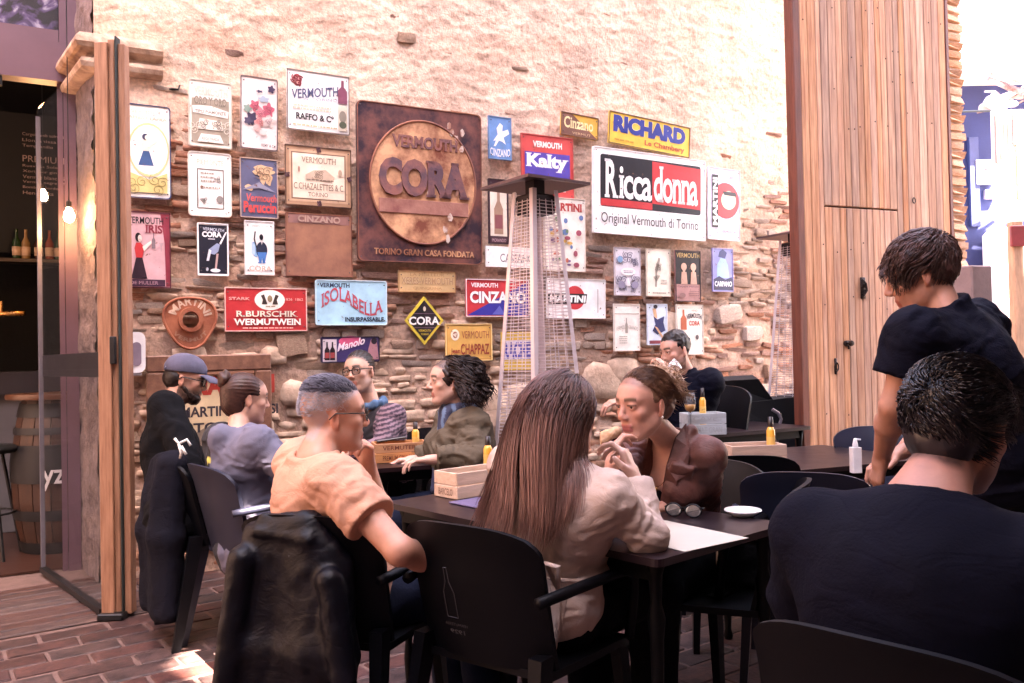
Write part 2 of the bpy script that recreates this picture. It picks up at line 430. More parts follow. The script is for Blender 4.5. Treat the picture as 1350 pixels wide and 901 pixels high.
def strands_mesh(S, r0, r1, m_side=3):
    """S (n,m,3) -> tapered tubes"""
    n, m, _ = S.shape
    T = np.gradient(S, axis=1); T /= np.linalg.norm(T, axis=2, keepdims=True) + 1e-9
    ref = np.array([.31, .53, .79]); A = np.cross(T, ref); A /= np.linalg.norm(A, axis=2, keepdims=True) + 1e-9; B = np.cross(T, A)
    t = np.linspace(0, 1, m)[None, :, None]
    if np.isscalar(r0): r0 = np.full(n, r0)
    rad = r0[:, None, None] * np.minimum(1, (1 - t) * 2.5 + .0) ** .7 * (1 - t * .35) + r1
    V = []
    for j in range(m_side):
        a = 2 * PI * j / m_side; V.append(S + (A * math.cos(a) + B * math.sin(a)) * rad)
    V = np.stack(V, 2).reshape(-1, 3)
    base = (np.arange(n) * m * m_side)[:, None, None] + (np.arange(m - 1) * m_side)[None, :, None] + np.arange(m_side)[None, None, :]
    nx = (np.arange(n) * m * m_side)[:, None, None] + (np.arange(m - 1) * m_side)[None, :, None] + ((np.arange(m_side) + 1) % m_side)[None, None, :]
    Q = np.stack([base, nx, nx + m_side, base + m_side], -1).reshape(-1, 4)
    return V, Q
def grow(roots, dirs, steps, step, grav=(0, 0, -1), gw=.3, noise=.2, nscale=8., colliders=(), curl=0., curlf=40., seed=0, keep=.8, lift=0.):
    """roots,dirs (n,3). colliders: list of (center, radii, M or None)"""
    n = len(roots); P = roots.copy(); D = dirs / (np.linalg.norm(dirs, axis=1, keepdims=True) + 1e-9)
    out = [P.copy()]; g = npv(grav); rs = np.random.RandomState(seed); lay = rs.rand(n, 1) * .012 + lift; ph = rs.rand(n) * 6.28
    st = step if np.isscalar(step) else step[:, None]
    for k in range(steps - 1):
        N = np.stack([vnoise(P * nscale, seed + 3), vnoise(P * nscale, seed + 13), vnoise(P * nscale, seed + 23)], -1)
        D = D * keep + g * gw + N * noise; D /= np.linalg.norm(D, axis=1, keepdims=True) + 1e-9
        P = P + D * st
        for (c, r, M) in colliders:
            c = npv(c); q = P - c; Mn = np.array(M) if M is not None else np.eye(3); ql = q @ Mn
            rr = np.array(r)[None] + lay; kk = np.linalg.norm(ql / rr, axis=1, keepdims=True)
            ins = kk < 1; qn = np.where(ins, ql / np.maximum(kk, .2), ql); P = np.where(ins, c + qn @ Mn.T, P)
        out.append(P.copy())
    S = np.stack(out, 1)
    if curl:
        t = np.linspace(0, 1, steps)[None, :]; a = ph[:, None] + t * curlf
        am = curl * np.minimum(1, t * 4)
        S = S + np.stack([np.cos(a) * am, np.sin(a) * am, np.sin(a * .7) * am * .5], -1)
    return S
# ------------------------------------------------------------------ the courtyard wall
WA = R(28.); WD = Vector((math.cos(WA), math.sin(WA), 0)); WN = Vector((-math.sin(WA), math.cos(WA), 0)); W0 = Vector((0, 6.2, 0))
def wall_pt(px, py, off=0.):
    d = ray(px, py); o = Vector((0, 0, CAM_H)); P0 = W0 + WN * off
    return o + d * ((P0 - o).dot(WN) / d.dot(WN))
def wall_s(px): return (wall_pt(px, 470) - W0).dot(WD)
S0 = wall_s(129); S1 = wall_s(1110)
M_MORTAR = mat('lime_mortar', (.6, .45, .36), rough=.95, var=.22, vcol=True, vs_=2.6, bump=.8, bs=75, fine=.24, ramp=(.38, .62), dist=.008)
M_STONE = mat('rubble_stone', (.50, .33, .26), rough=.92, var=.2, vs_=9, bump=1., bs=38, rand=.34, fine=.25, dist=.022, col2=(.66, .49, .38))
M_BRICK = mat('old_brick', (.36, .15, .10), rough=.92, col2=(.6, .34, .25), vs_=7, bump=1., bs=45, rand=.3, fine=.25, dist=.014)
wall = thing('stone_wall', 'tall old rubble and brick courtyard wall hung with tin signs', 'wall', W0, WA)
# rubble map : how far pieces stand out at (s, z)
def expo(s, z):
    hb = 2.05 + .55 * max(0, min(1, (-1.0 - s) / 1.0)) + .5 * max(0, min(1, (s - 1.9) / .8)) + .35 * float(vnoise(np.array([[s * 1.3, 3.3, z * .6]]), 2)[0])
    return max(0, min(1, (hb - z) / .7 + .5))
def wall_mesh():
    nx, nz_ = 450, 390; xs = np.linspace(S0, S1, nx); zs = np.linspace(0, 6.4, nz_)
    X, Z = np.meshgrid(xs, zs, indexing='ij'); P = np.stack([X, X * 0, Z], -1).reshape(-1, 3)
    up = np.clip((P[:, 2] - 1.9) / .9, 0, 1)
    y = -.010 * fbm(P * [2.2, 1, 2.6], 3, 5) - .007 * fbm(P * [10, 1, 19], 3, 8) - .007 * np.abs(fbm(P * [21, 1, 34], 3, 9)) - .003 * fbm(P * [70, 1, 90], 2, 12)
    lump = np.clip(fbm(P * [6, 1, 22], 2, 21) - .12, 0, 1); y -= lump * .010 * up; y -= .004 * fbm(P * [40, 1, 60], 2, 61)
    V = P.copy(); V[:, 1] = y
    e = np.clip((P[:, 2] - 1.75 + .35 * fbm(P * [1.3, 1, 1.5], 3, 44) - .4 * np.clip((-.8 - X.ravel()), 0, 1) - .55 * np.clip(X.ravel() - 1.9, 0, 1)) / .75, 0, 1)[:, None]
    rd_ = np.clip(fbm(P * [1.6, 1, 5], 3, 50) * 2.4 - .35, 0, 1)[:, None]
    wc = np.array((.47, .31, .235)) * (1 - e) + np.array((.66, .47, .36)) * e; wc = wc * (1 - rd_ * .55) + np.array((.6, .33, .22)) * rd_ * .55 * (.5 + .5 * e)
    i = np.arange((nx - 1) * (nz_ - 1)); a = (i // (nz_ - 1)) * nz_ + i % (nz_ - 1)
    Q = np.stack([a, a + nz_, a + nz_ + 1, a + 1], -1)
    return V, Q, wc
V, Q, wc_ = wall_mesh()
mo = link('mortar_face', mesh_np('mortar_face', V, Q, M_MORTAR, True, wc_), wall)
b = MB(); b.box(((S0 + S1) / 2, .26, 3.2), (S1 - S0, .4, 6.4)); b.build('wall_core', mat('core', (.3, .2, .15)), wall)
def piece_mesh(kind, k):
    bm = bmesh.new(); bmesh.ops.create_cube(bm, size=1.)
    rs = np.random.RandomState(100 + k + (50 if kind == 's' else 0))
    if kind == 'b':
        bmesh.ops.subdivide_edges(bm, edges=list(bm.edges), cuts=1, use_grid_fill=True)
        for v in bm.verts:
            c = v.co * 2; n_ = max(1e-6, c.length); s_ = (abs(c.x) ** 7 + abs(c.y) ** 7 + abs(c.z) ** 7) ** (1 / 7.)
            v.co = v.co / s_ * 1.0 + Vector(rs.randn(3) * (.035, .05, .06))
    else:
        bmesh.ops.subdivide_edges(bm, edges=list(bm.edges), cuts=2, use_grid_fill=True)
        off = rs.rand(3) * 20; rs0 = rs.rand()
        for v in bm.verts:
            c = v.co * 2; pw_s = 4.5 + 4 * rs0; s_ = (abs(c.x) ** pw_s + abs(c.y) ** 3.5 + abs(c.z) ** pw_s) ** (1 / pw_s)
            q = v.co / max(.2, s_); nn = fbm((npv(q)[None] * 1.8 + off), 2, k)[0]; v.co = q * (1.0 + .30 * nn)
            v.co.x += rs.randn() * .012; v.co.z += rs.randn() * .02
    me = bpy.data.meshes.new('stone' if kind == 's' else 'brick'); bm.to_mesh(me); bm.free()
    me.materials.append(M_STONE if kind == 's' else M_BRICK)
    me.polygons.foreach_set('use_smooth', np.ones(len(me.polygons), dtype=bool)); me.set_sharp_from_angle(angle=R(32 if kind == 's' else 40))
    return me
PM = {'s': [piece_mesh('s', i) for i in range(14)], 'b': [piece_mesh('b', i) for i in range(10)]}
SIGN_RECTS = [(168, 140, 225, 262), (248, 108, 305, 195), (248, 202, 305, 286), (316, 103, 365, 198), (316, 210, 366, 288), (378, 97, 460, 175), (376, 195, 463, 273),
    (472, 145, 632, 348), (168, 280, 225, 380), (260, 295, 301, 364), (322, 292, 361, 363), (377, 283, 464, 365), (297, 380, 405, 437), (416, 370, 510, 429), (423, 444, 500, 478),
    (615, 369, 690, 418), (587, 427, 648, 476), (525, 358, 600, 386), (720, 368, 797, 420), (782, 200, 928, 317), (931, 222, 973, 318), (809, 327, 843, 390), (851, 329, 882, 391),
    (889, 331, 922, 398), (938, 328, 965, 385), (808, 401, 842, 463), (852, 401, 878, 455), (891, 402, 926, 468), (215, 390, 285, 458), (193, 468, 358, 560)]
PEOPLE_RECTS = [(175, 460, 400, 700), (375, 495, 545, 700), (450, 462, 545, 600), (555, 475, 650, 620), (640, 485, 800, 700), (800, 490, 945, 660), (830, 435, 940, 545)]
big = []
for (px, py, wv, hv) in ((660, 545, .30, .30), (722, 478, .2, .1), (895, 435, .34, .3), (385, 455, .2, .15), (820, 490, .3, .2), (792, 505, .36, .28), (640, 530, .24, .26), (390, 520, .2, .16), (360, 470, .16, .12), (990, 440, .2, .12), (1000, 520, .22, .15), (960, 415, .3, .16), (680, 525, .2, .2), (1015, 490, .16, .12), (480, 530, .2, .12), (250, 470, .22, .12)):
    p = wall_pt(px, py) - W0; big.append((p.dot(WD), p.z, wv, hv))
pieces = []
for (s, z, wv, hv) in big: pieces.append(('s', s, z, wv, hv, .035, rng.uniform(-.15, .15)))
z = .02
while z < 4.6:
    hrow = rng.uniform(.032, .052) if rng.random() < .8 else rng.uniform(.06, .09)
    s = S0 + rng.uniform(0, .1)
    while s < S1 - .05:
        nzv = float(vnoise(np.array([[s * .9, 1.7, z * 1.6]]), 4)[0]) + .1 * (1 if z < 1.2 else 0) - .12
        kind = 's' if (nzv > .24 or (hrow > .06 and rng.random() < .7)) else 'b'
        wv = rng.uniform(.13, .32) if kind == 'b' else rng.uniform(.09, .27)
        h_ = hrow * rng.uniform(.8, 1.0); zz = z + hrow / 2 + .02 * math.sin(s * 1.7 + z * 3) + rng.uniform(-.006, .006)
        if hrow > .062 and kind == 'b': h_ = hrow * .55; 
        e = expo(s + wv / 2, zz); sc = s + wv / 2
        hit = any(abs(sc - B_[0]) < (B_[2] + wv) * .46 and abs(zz - B_[1]) < (B_[3] + h_) * .44 for B_ in big)
        if not hit and ((e > .02 and rng.random() < .35 + e or rng.random() < .16) and rng.random() > .1):
            pr = -.027 + .029 * min(1, e * 1.5) + rng.uniform(-.014, .015) + (rng.uniform(.01, .03) if e < .1 and rng.random() < .25 else 0)
            pieces.append((kind, sc, zz, wv - rng.uniform(.008, .03), h_, pr, rng.gauss(0, .05)))
        s += wv
    z += hrow
ones = []; rest = []
for pc in pieces:
    kind, s, zz, wv, h_, pr, rt = pc
    px, py, d = proj(W0 + WD * s + Vector((0, 0, zz)))
    vis = 130 < px < 1050 and 0 < py < 640 and not any(a - 2 < px < c + 2 and b_ - 2 < py < d_ + 2 for a, b_, c, d_ in SIGN_RECTS + PEOPLE_RECTS)
    ones.append((wv * h_ / d ** 2 if vis and pr > -.02 else 0, pc))
ones.sort(key=lambda t: -t[0])
def place(pc):
    kind, s, zz, wv, h_, pr, rt = pc
    me = rng.choice(PM[kind]); T = Matrix.Translation((s, -pr + .03, zz)) @ Matrix.Rotation(rt, 4, 'Y') @ Matrix.Diagonal((wv, .09, h_, 1))
    return me, T
nb = ns = 0
for a, pc in ones:
    me, T = place(pc); k = pc[0]
    if a > 0 and (nb < 295 if k == 'b' else ns < 295):
        o = bpy.data.objects.new('brick' if k == 'b' else 'stone', me); C.objects.link(o); o.parent = wall; o.matrix_local = T
        if k == 'b': nb += 1
        else: ns += 1
    else: rest.append((k, PM['b'][hash(me.name) % 10] if k == 's' and False else me, T))
for k, nm in (('b', 'brickwork'), ('s', 'rubble')):
    VV = []; FF = []; n0 = 0
    for kk, me, T in rest:
        if kk != k: continue
        VV += [T @ v.co for v in me.vertices]; FF += [[i + n0 for i in p.vertices] for p in me.polygons]; n0 = len(VV)
    o = link(nm, mesh_np(nm, [tuple(v) for v in VV], FF, mat('old_brick_far', (.34, .14, .085), rough=.92, col2=(.52, .29, .19), vs_=4, bump=.7, bs=60, fine=.2) if k == 'b' else mat('rubble_far', (.42, .28, .2), rough=.92, col2=(.62, .46, .35), vs_=4, bump=.8, bs=45, fine=.2), True), wall); tag(o, kind='stuff')
# left reveal of the doorway (end of the wall), roughcast
CRN = wall_pt(129, 470); CRN.z = 0
BK = at(104, 470, 5.32); BK.z = 0
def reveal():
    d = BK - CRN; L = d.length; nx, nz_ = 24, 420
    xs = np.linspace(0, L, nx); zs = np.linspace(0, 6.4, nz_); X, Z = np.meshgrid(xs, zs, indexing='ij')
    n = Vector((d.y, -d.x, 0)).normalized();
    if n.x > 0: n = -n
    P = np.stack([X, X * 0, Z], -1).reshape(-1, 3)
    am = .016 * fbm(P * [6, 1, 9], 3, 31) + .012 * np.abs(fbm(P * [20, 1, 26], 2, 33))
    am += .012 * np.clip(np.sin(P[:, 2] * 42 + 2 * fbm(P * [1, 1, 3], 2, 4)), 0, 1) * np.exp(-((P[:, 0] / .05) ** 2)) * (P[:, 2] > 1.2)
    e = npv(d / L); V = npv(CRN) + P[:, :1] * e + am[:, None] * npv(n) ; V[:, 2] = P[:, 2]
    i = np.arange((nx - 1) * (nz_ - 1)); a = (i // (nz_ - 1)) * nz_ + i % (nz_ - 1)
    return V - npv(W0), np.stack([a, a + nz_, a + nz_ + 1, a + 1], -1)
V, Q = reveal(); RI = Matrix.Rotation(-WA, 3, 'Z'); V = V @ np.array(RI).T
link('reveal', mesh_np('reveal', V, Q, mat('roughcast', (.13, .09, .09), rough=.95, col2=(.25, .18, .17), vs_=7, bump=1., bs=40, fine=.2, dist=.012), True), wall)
# stone moulding at the springing of the doorway arch
def sweep(path, prof, nrm):
    """path: list of points; prof: list (out, z); nrm: outward directions"""
    V = []; F_ = []
    for p, n_ in zip(path, nrm):
        for (o_, zz) in prof: V.append(p + n_ * o_ + Vector((0, 0, zz)))
    k = len(prof)
    for i in range(len(path) - 1):
        for j in range(k): F_.append((i * k + j, i * k + (j + 1) % k, (i + 1) * k + (j + 1) % k, (i + 1) * k + j))
    F_.append(tuple(range(k))); F_.append(tuple(reversed(range((len(path) - 1) * k, len(path) * k))))
    return V, F_
zc = wall_pt(190, 105).z
prof = [(-.02, 0), (.05, 0), (.08, .012), (.09, .04), (.08, .065), (.055, .075), (.05, .095), (.07, .11), (.105, .12), (.12, .145), (.115, .175), (.09, .205), (.05, .22), (-.02, .22)]
rd = (BK - CRN).normalized(); rn = Vector((rd.y, -rd.x, 0)); rn = rn if rn.x < 0 else -rn
pe = wall_pt(213, 80) ; path = [BK - rd * .0, CRN, Vector((pe.x, pe.y, 0))]
mit = (rn - WN).normalized(); mit = mit / mit.dot(rn)
Vs, Fs = sweep([p + Vector((0, 0, zc)) for p in path], prof, [rn, mit, -WN])
mb = MB(); mb.add(Vs, Fs)
co = thing('stone_moulding', 'curved stone moulding block where the doorway arch springs from the wall', 'moulding', CRN + Vector((0, 0, zc)))
o = mb.build('moulding_block', mat('carved_stone', (.26, .15, .10), rough=.85, var=.16, vs_=7, bump=.8, bs=30, dist=.012, col2=(.56, .40, .30), fine=.2), co, True, off=CRN + Vector((0, 0, zc)), auto=40)
# ------------------------------------------------------------------ floor
M_GROUND = mat('sand_bed', (.11, .075, .06), rough=.95, var=.3, vs_=12, bump=.5, bs=60)
fl = MB(); fl.box((0, 10, -.055), (60, 60, .1)); g = tag(fl.build('ground', M_GROUND), kind='structure')
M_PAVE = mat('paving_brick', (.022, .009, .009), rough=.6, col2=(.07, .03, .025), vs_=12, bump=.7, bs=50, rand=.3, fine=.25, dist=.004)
FA = R(36); fd = Vector((math.cos(FA), math.sin(FA), 0)); fn = Vector((-math.sin(FA), math.cos(FA), 0))
pave = bpy.data.objects.new('floor', None); C.objects.link(pave); pave.rotation_euler = (0, 0, FA); pave['kind'] = 'structure'
bl, bw = .30, .15
bmv = []
for k in range(6):
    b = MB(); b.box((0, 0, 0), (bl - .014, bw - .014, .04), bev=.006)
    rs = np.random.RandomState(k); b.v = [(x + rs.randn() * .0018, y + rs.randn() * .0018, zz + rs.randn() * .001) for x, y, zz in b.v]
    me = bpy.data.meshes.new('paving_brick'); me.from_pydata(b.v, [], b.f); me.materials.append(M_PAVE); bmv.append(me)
corn = [(CRN - Vector((0, 0, 0)))]
deck0 = (on_z(0, 850, 0) - Vector()).to_2d()
def in_deck(p):       # timber threshold in front of the door
    q = Vector((p.x, p.y, 0)); a = on_z(195, 788, 0); u = (q - a).dot(fd); v = (q - a).dot(fn)
    return u < .06 and v > -.34
cand = []; N = 26
for i in range(-20, 44):
    for j in range(0, 64):
        x = (i + .5 * (j % 2)) * bl - 1.; y = 1.4 + j * bw
        p = fd * x + fn * y; px, py, d = proj(p)
        if d < .3 or (p - W0).dot(WN) > .0 and p.x > CRN.x: continue
        if in_deck(p) or p.x < -4.5 or p.x > 4.6 or p.y > 9: continue
        vis = -20 < px < 1370 and 740 < py < 930 and (px < 350 or px > 500)
        cand.append((1 / d if vis else 0, x, y))
cand.sort(key=lambda t: -t[0]); rest_v = []; rest_f = []
for k, (a, x, y) in enumerate(cand):
    me = rng.choice(bmv); T = Matrix.Translation((x, y, -.017 + rng.uniform(-.0025, .0025))) @ Euler((rng.gauss(0, .006), rng.gauss(0, .004), rng.gauss(0, .008))).to_matrix().to_4x4()
    if k < 298 and a > 0:
        o = bpy.data.objects.new('paving_brick', me); C.objects.link(o); o.parent = pave; o.matrix_local = T
    else:
        n0 = len(rest_v); rest_v += [tuple(T @ v.co) for v in me.vertices]; rest_f += [[q + n0 for q in f.vertices] for f in me.polygons]
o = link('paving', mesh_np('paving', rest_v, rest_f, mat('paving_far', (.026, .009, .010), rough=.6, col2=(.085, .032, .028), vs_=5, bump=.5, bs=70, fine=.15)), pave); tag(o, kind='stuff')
b = MB(); b.box((1., 4.5, -.012), (14, 12, .02)); b.build('joint_sand', mat('joint_sand', (.12, .07, .06), rough=.95, var=.25, vs_=14, bump=.4, bs=90), pave)
# timber threshold boards
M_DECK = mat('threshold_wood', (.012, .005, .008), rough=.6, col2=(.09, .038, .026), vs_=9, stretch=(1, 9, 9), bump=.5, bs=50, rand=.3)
deck = bpy.data.objects.new('timber_threshold', None); C.objects.link(deck); a = on_z(195, 788, 0); deck.location = a; deck.rotation_euler = (0, 0, FA)
tag(deck, 'weathered timber boards laid in front of the bar door', 'threshold')
for k in range(9):
    y0 = -.30 + k * .105; b = MB(); b.box((0, 0, 0), (2.4 - .01 * (k % 3), .093, .03), bev=.006)
    o = b.build('board', M_DECK, deck); o.location = (-1.2 + .015 * (k % 2), y0 + .05, -.003 + .002 * (k % 3))
b = MB(); b.box((.03, .15, .004), (.05, 1.0, .03), bev=.004); b.build('edge_strip', M_DECK, deck)
# ------------------------------------------------------------------ door frame, glass, bar interior
M_FRAME = mat('mauve_steel', (.12, .062, .085), rough=.45, var=.08, metal=.0, vs_=4)
FP = BK.copy()                      # frame plane starts at the back of the reveal and runs left
def fpt(u, off=0., z=0.): return FP - WD * u + WN * off + Vector((0, 0, z))
zl0 = at(60, 103, 5.15).z; zl1 = at(60, 50, 5.15).z
dfr = thing('door_frame', 'mauve steel frame and lintel of the bar doorway', 'door frame', FP)
def fbox(mb, u0, u1, z0, z1, t0, t1):
    P = [fpt(u, o_, zz) for zz in (z0, z1) for (u, o_) in ((u0, t0), (u1, t0), (u1, t1), (u0, t1))]
    mb.add(P, [(0, 1, 2, 3), (7, 6, 5, 4), (0, 4, 5, 1), (1, 5, 6, 2), (2, 6, 7, 3), (3, 7, 4, 0)])
b = MB(); fbox(b, 0, .07, 0, zl0, -.03, .05); b.build('jamb', M_FRAME, dfr, off=FP)
b = MB(); fbox(b, .074, .105, 0, zl0, -.01, .04); b.build('inner_jamb', M_FRAME, dfr, off=FP)
b = MB(); fbox(b, -.02, 2.6, zl0 + .003, zl1, -.06, .06); b.build('lintel', M_FRAME, dfr, off=FP)
b = MB(); fbox(b, -.02, .09, zl1 + .003, 4.6, -.04, .05); fbox(b, .093, 2.6, zl1 + .003, zl1 + .08, -.04, .05); b.build('transom_frame', M_FRAME, dfr, off=FP)
M_DM = mat("dark_metal", (.02, .02, .022), rough=.4, metal=.6)
b = MB(); fbox(b, .4, .43, zl0 - .06, zl0 + .0, -.05, -.02); b.build("door_closer", M_DM, dfr, off=FP)
# transom window with a purple picture behind glass
tw = thing('transom_window', 'dark transom window with a purple and white floral picture above the lintel', 'window', fpt(.6, 0, zl1 + .08))
pm = bpy.data.materials.new('purple_print'); pm.use_nodes = True; n = pm.node_tree.nodes; L = pm.node_tree.links
tc = n.new('ShaderNodeTexCoord'); nz = n.new('ShaderNodeTexNoise'); nz.inputs['Scale'].default_value = 7; nz.inputs['Detail'].default_value = 8; nz.inputs['Distortion'].default_value = 1.5
cr = n.new('ShaderNodeValToRGB'); e = cr.color_ramp.elements; e[0].position = .42; e[0].color = (.012, .01, .018, 1); e[1].position = .66; e[1].color = (.55, .5, .65, 1); e2 = e.new(.55); e2.color = (.13, .08, .22, 1)
L.new(tc.outputs['Object'], nz.inputs[0]); L.new(nz.outputs[0], cr.inputs[0]); L.new(cr.outputs[0], n['Principled BSDF'].inputs[0])
b = MB(); fbox(b, .093, 2.6, zl1 + .083, 4.6, .03, .05); b.build('picture', pm, tw, off=fpt(.6, 0, zl1 + .08))
b = MB(); fbox(b, .093, 2.6, zl1 + .083, 4.6, .005, .012); b.build('pane', glass_mat('pane_glass', a=.15), tw, off=fpt(.6, 0, zl1 + .08))
# folded-out glazed door leaf ending in a wooden stile
LH = on_z(57, 758, 0); LE = on_z(140, 818, 0); LDv = (LE - LH).normalized(); LNv = Vector((LDv.y, -LDv.x, 0))
LNv = LNv if LNv.y < 0 else -LNv
hd = at(140, 55, LE.y).z
leaf = thing('glazed_door', 'open folding glass door with oak end stile standing out from the bar doorway', 'door', LE)
def lbox(mb, u0, u1, z0, z1, t0, t1):
    P = [LE - LDv * u + LNv * t for (u, t) in ((u0, t0), (u1, t0), (u1, t1), (u0, t1))]
    mb.add([p + Vector((0, 0, z0)) for p in P] + [p + Vector((0, 0, z1)) for p in P], [(0, 1, 2, 3), (7, 6, 5, 4), (0, 4, 5, 1), (1, 5, 6, 2), (2, 6, 7, 3), (3, 7, 4, 0)])
M_OAK = mat('oak', (.20, .085, .045), rough=.5, col2=(.40, .20, .12), vs_=5, stretch=(14, 14, 1.0), bump=.25, bs=30, ramp=(.3, .7))

# stiles seen end on: three strips
off = LE
XR = Vector((1, 0, 0))
def vbox(nm, px0, px1, Y, ztop, dpt, m, par, zb=0.02):
    p0 = at(px0, 470, Y); p1 = at(px1, 470, Y); b = MB(); cx = (p0.x + p1.x) / 2; wd = p1.x - p0.x
    b.box((cx, Y + dpt / 2, (ztop + zb) / 2), (wd, dpt, ztop - zb), bev=.004); return b.build(nm, m, par, off=off)
Yl = LE.y
vbox('stile', 129, 146.5, Yl, hd, .06, M_OAK, leaf)
vbox('rebate_strip', 146.8, 155.5, Yl + .018, hd + .02, .05, M_OAK, leaf)
vbox('seal', 155.8, 158.3, Yl + .01, hd + .035, .05, mat('rubber', (.012, .02, .02), rough=.6), leaf, .0)
vbox('folded_stile', 158.6, 169, Yl + .03, hd + .0, .06, M_OAK, leaf)
b = MB(); b.box(at(149, 462, Yl - .004), (.03, .02, .14), bev=.004); b.build('latch', M_DM, leaf, off=off)
b = MB(); b.box(LE + Vector((.03, .02, .02)), (.13, .1, .035), bev=.006); b.build('foot_bolt', M_DM, leaf, off=off)
lw = (LE - LH).length
b = MB(); lbox(b, .045, lw, .05, hd - .05, -.006, .006); b.build('glass_pane', glass_mat('door_glass', a=.13), leaf, off=off)
zr = at(95, 483, 4.6).z
b = MB(); lbox(b, .045, lw, .02, .05, -.02, .02); b.build('bottom_rail', M_DM, leaf, off=off)
b = MB(); lbox(b, lw - .012, lw + .006, .02, hd - .1, -.012, .012); b.build('hinge_edge', mat('hinge_edge', (.12, .11, .13), rough=.3), leaf, off=off)
b = MB(); lbox(b, .045, lw - .02, zr - .06, zr + .07, -.009, -.0065); b.build('sticker_band', mat('tinted_film', (.02, .016, .022), rough=.35), leaf, off=off)
# interior
IN = Vector((-4.2, 6.4, 0))
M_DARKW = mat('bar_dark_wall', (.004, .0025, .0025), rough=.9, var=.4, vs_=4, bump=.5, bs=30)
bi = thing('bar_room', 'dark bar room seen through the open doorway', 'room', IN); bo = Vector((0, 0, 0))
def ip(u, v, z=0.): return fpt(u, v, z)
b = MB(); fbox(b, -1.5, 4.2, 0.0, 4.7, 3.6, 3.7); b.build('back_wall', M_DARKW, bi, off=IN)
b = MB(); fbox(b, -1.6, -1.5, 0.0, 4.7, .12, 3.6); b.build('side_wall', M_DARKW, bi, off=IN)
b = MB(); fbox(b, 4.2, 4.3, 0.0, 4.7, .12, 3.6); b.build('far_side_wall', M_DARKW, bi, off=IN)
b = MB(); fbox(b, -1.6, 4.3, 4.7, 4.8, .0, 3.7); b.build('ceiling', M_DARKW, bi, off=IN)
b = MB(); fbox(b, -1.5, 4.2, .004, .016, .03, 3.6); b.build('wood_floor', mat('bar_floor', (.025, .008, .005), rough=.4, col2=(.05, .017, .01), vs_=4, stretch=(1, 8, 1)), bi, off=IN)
M_COUNT = mat('counter_grey', (.075, .07, .08), rough=.6, var=.1); M_TOP = mat('counter_top', (.02, .016, .02), rough=.4)
zc0 = 1.08
ctr = thing('bar_counter', 'pale grey bar counter with a dark top inside the doorway', 'counter', fpt(.5, 1.35))
b = MB(); fbox(b, -.4, 2.6, .02, zc0 - .002, 1.5, 2.0); b.build('counter_front', M_COUNT, ctr, off=fpt(.5, 1.35))
b = MB(); fbox(b, -.45, 2.6, zc0, zc0 + .17, 1.42, 2.05); b.build('counter_top', M_TOP, ctr, off=fpt(.5, 1.35))
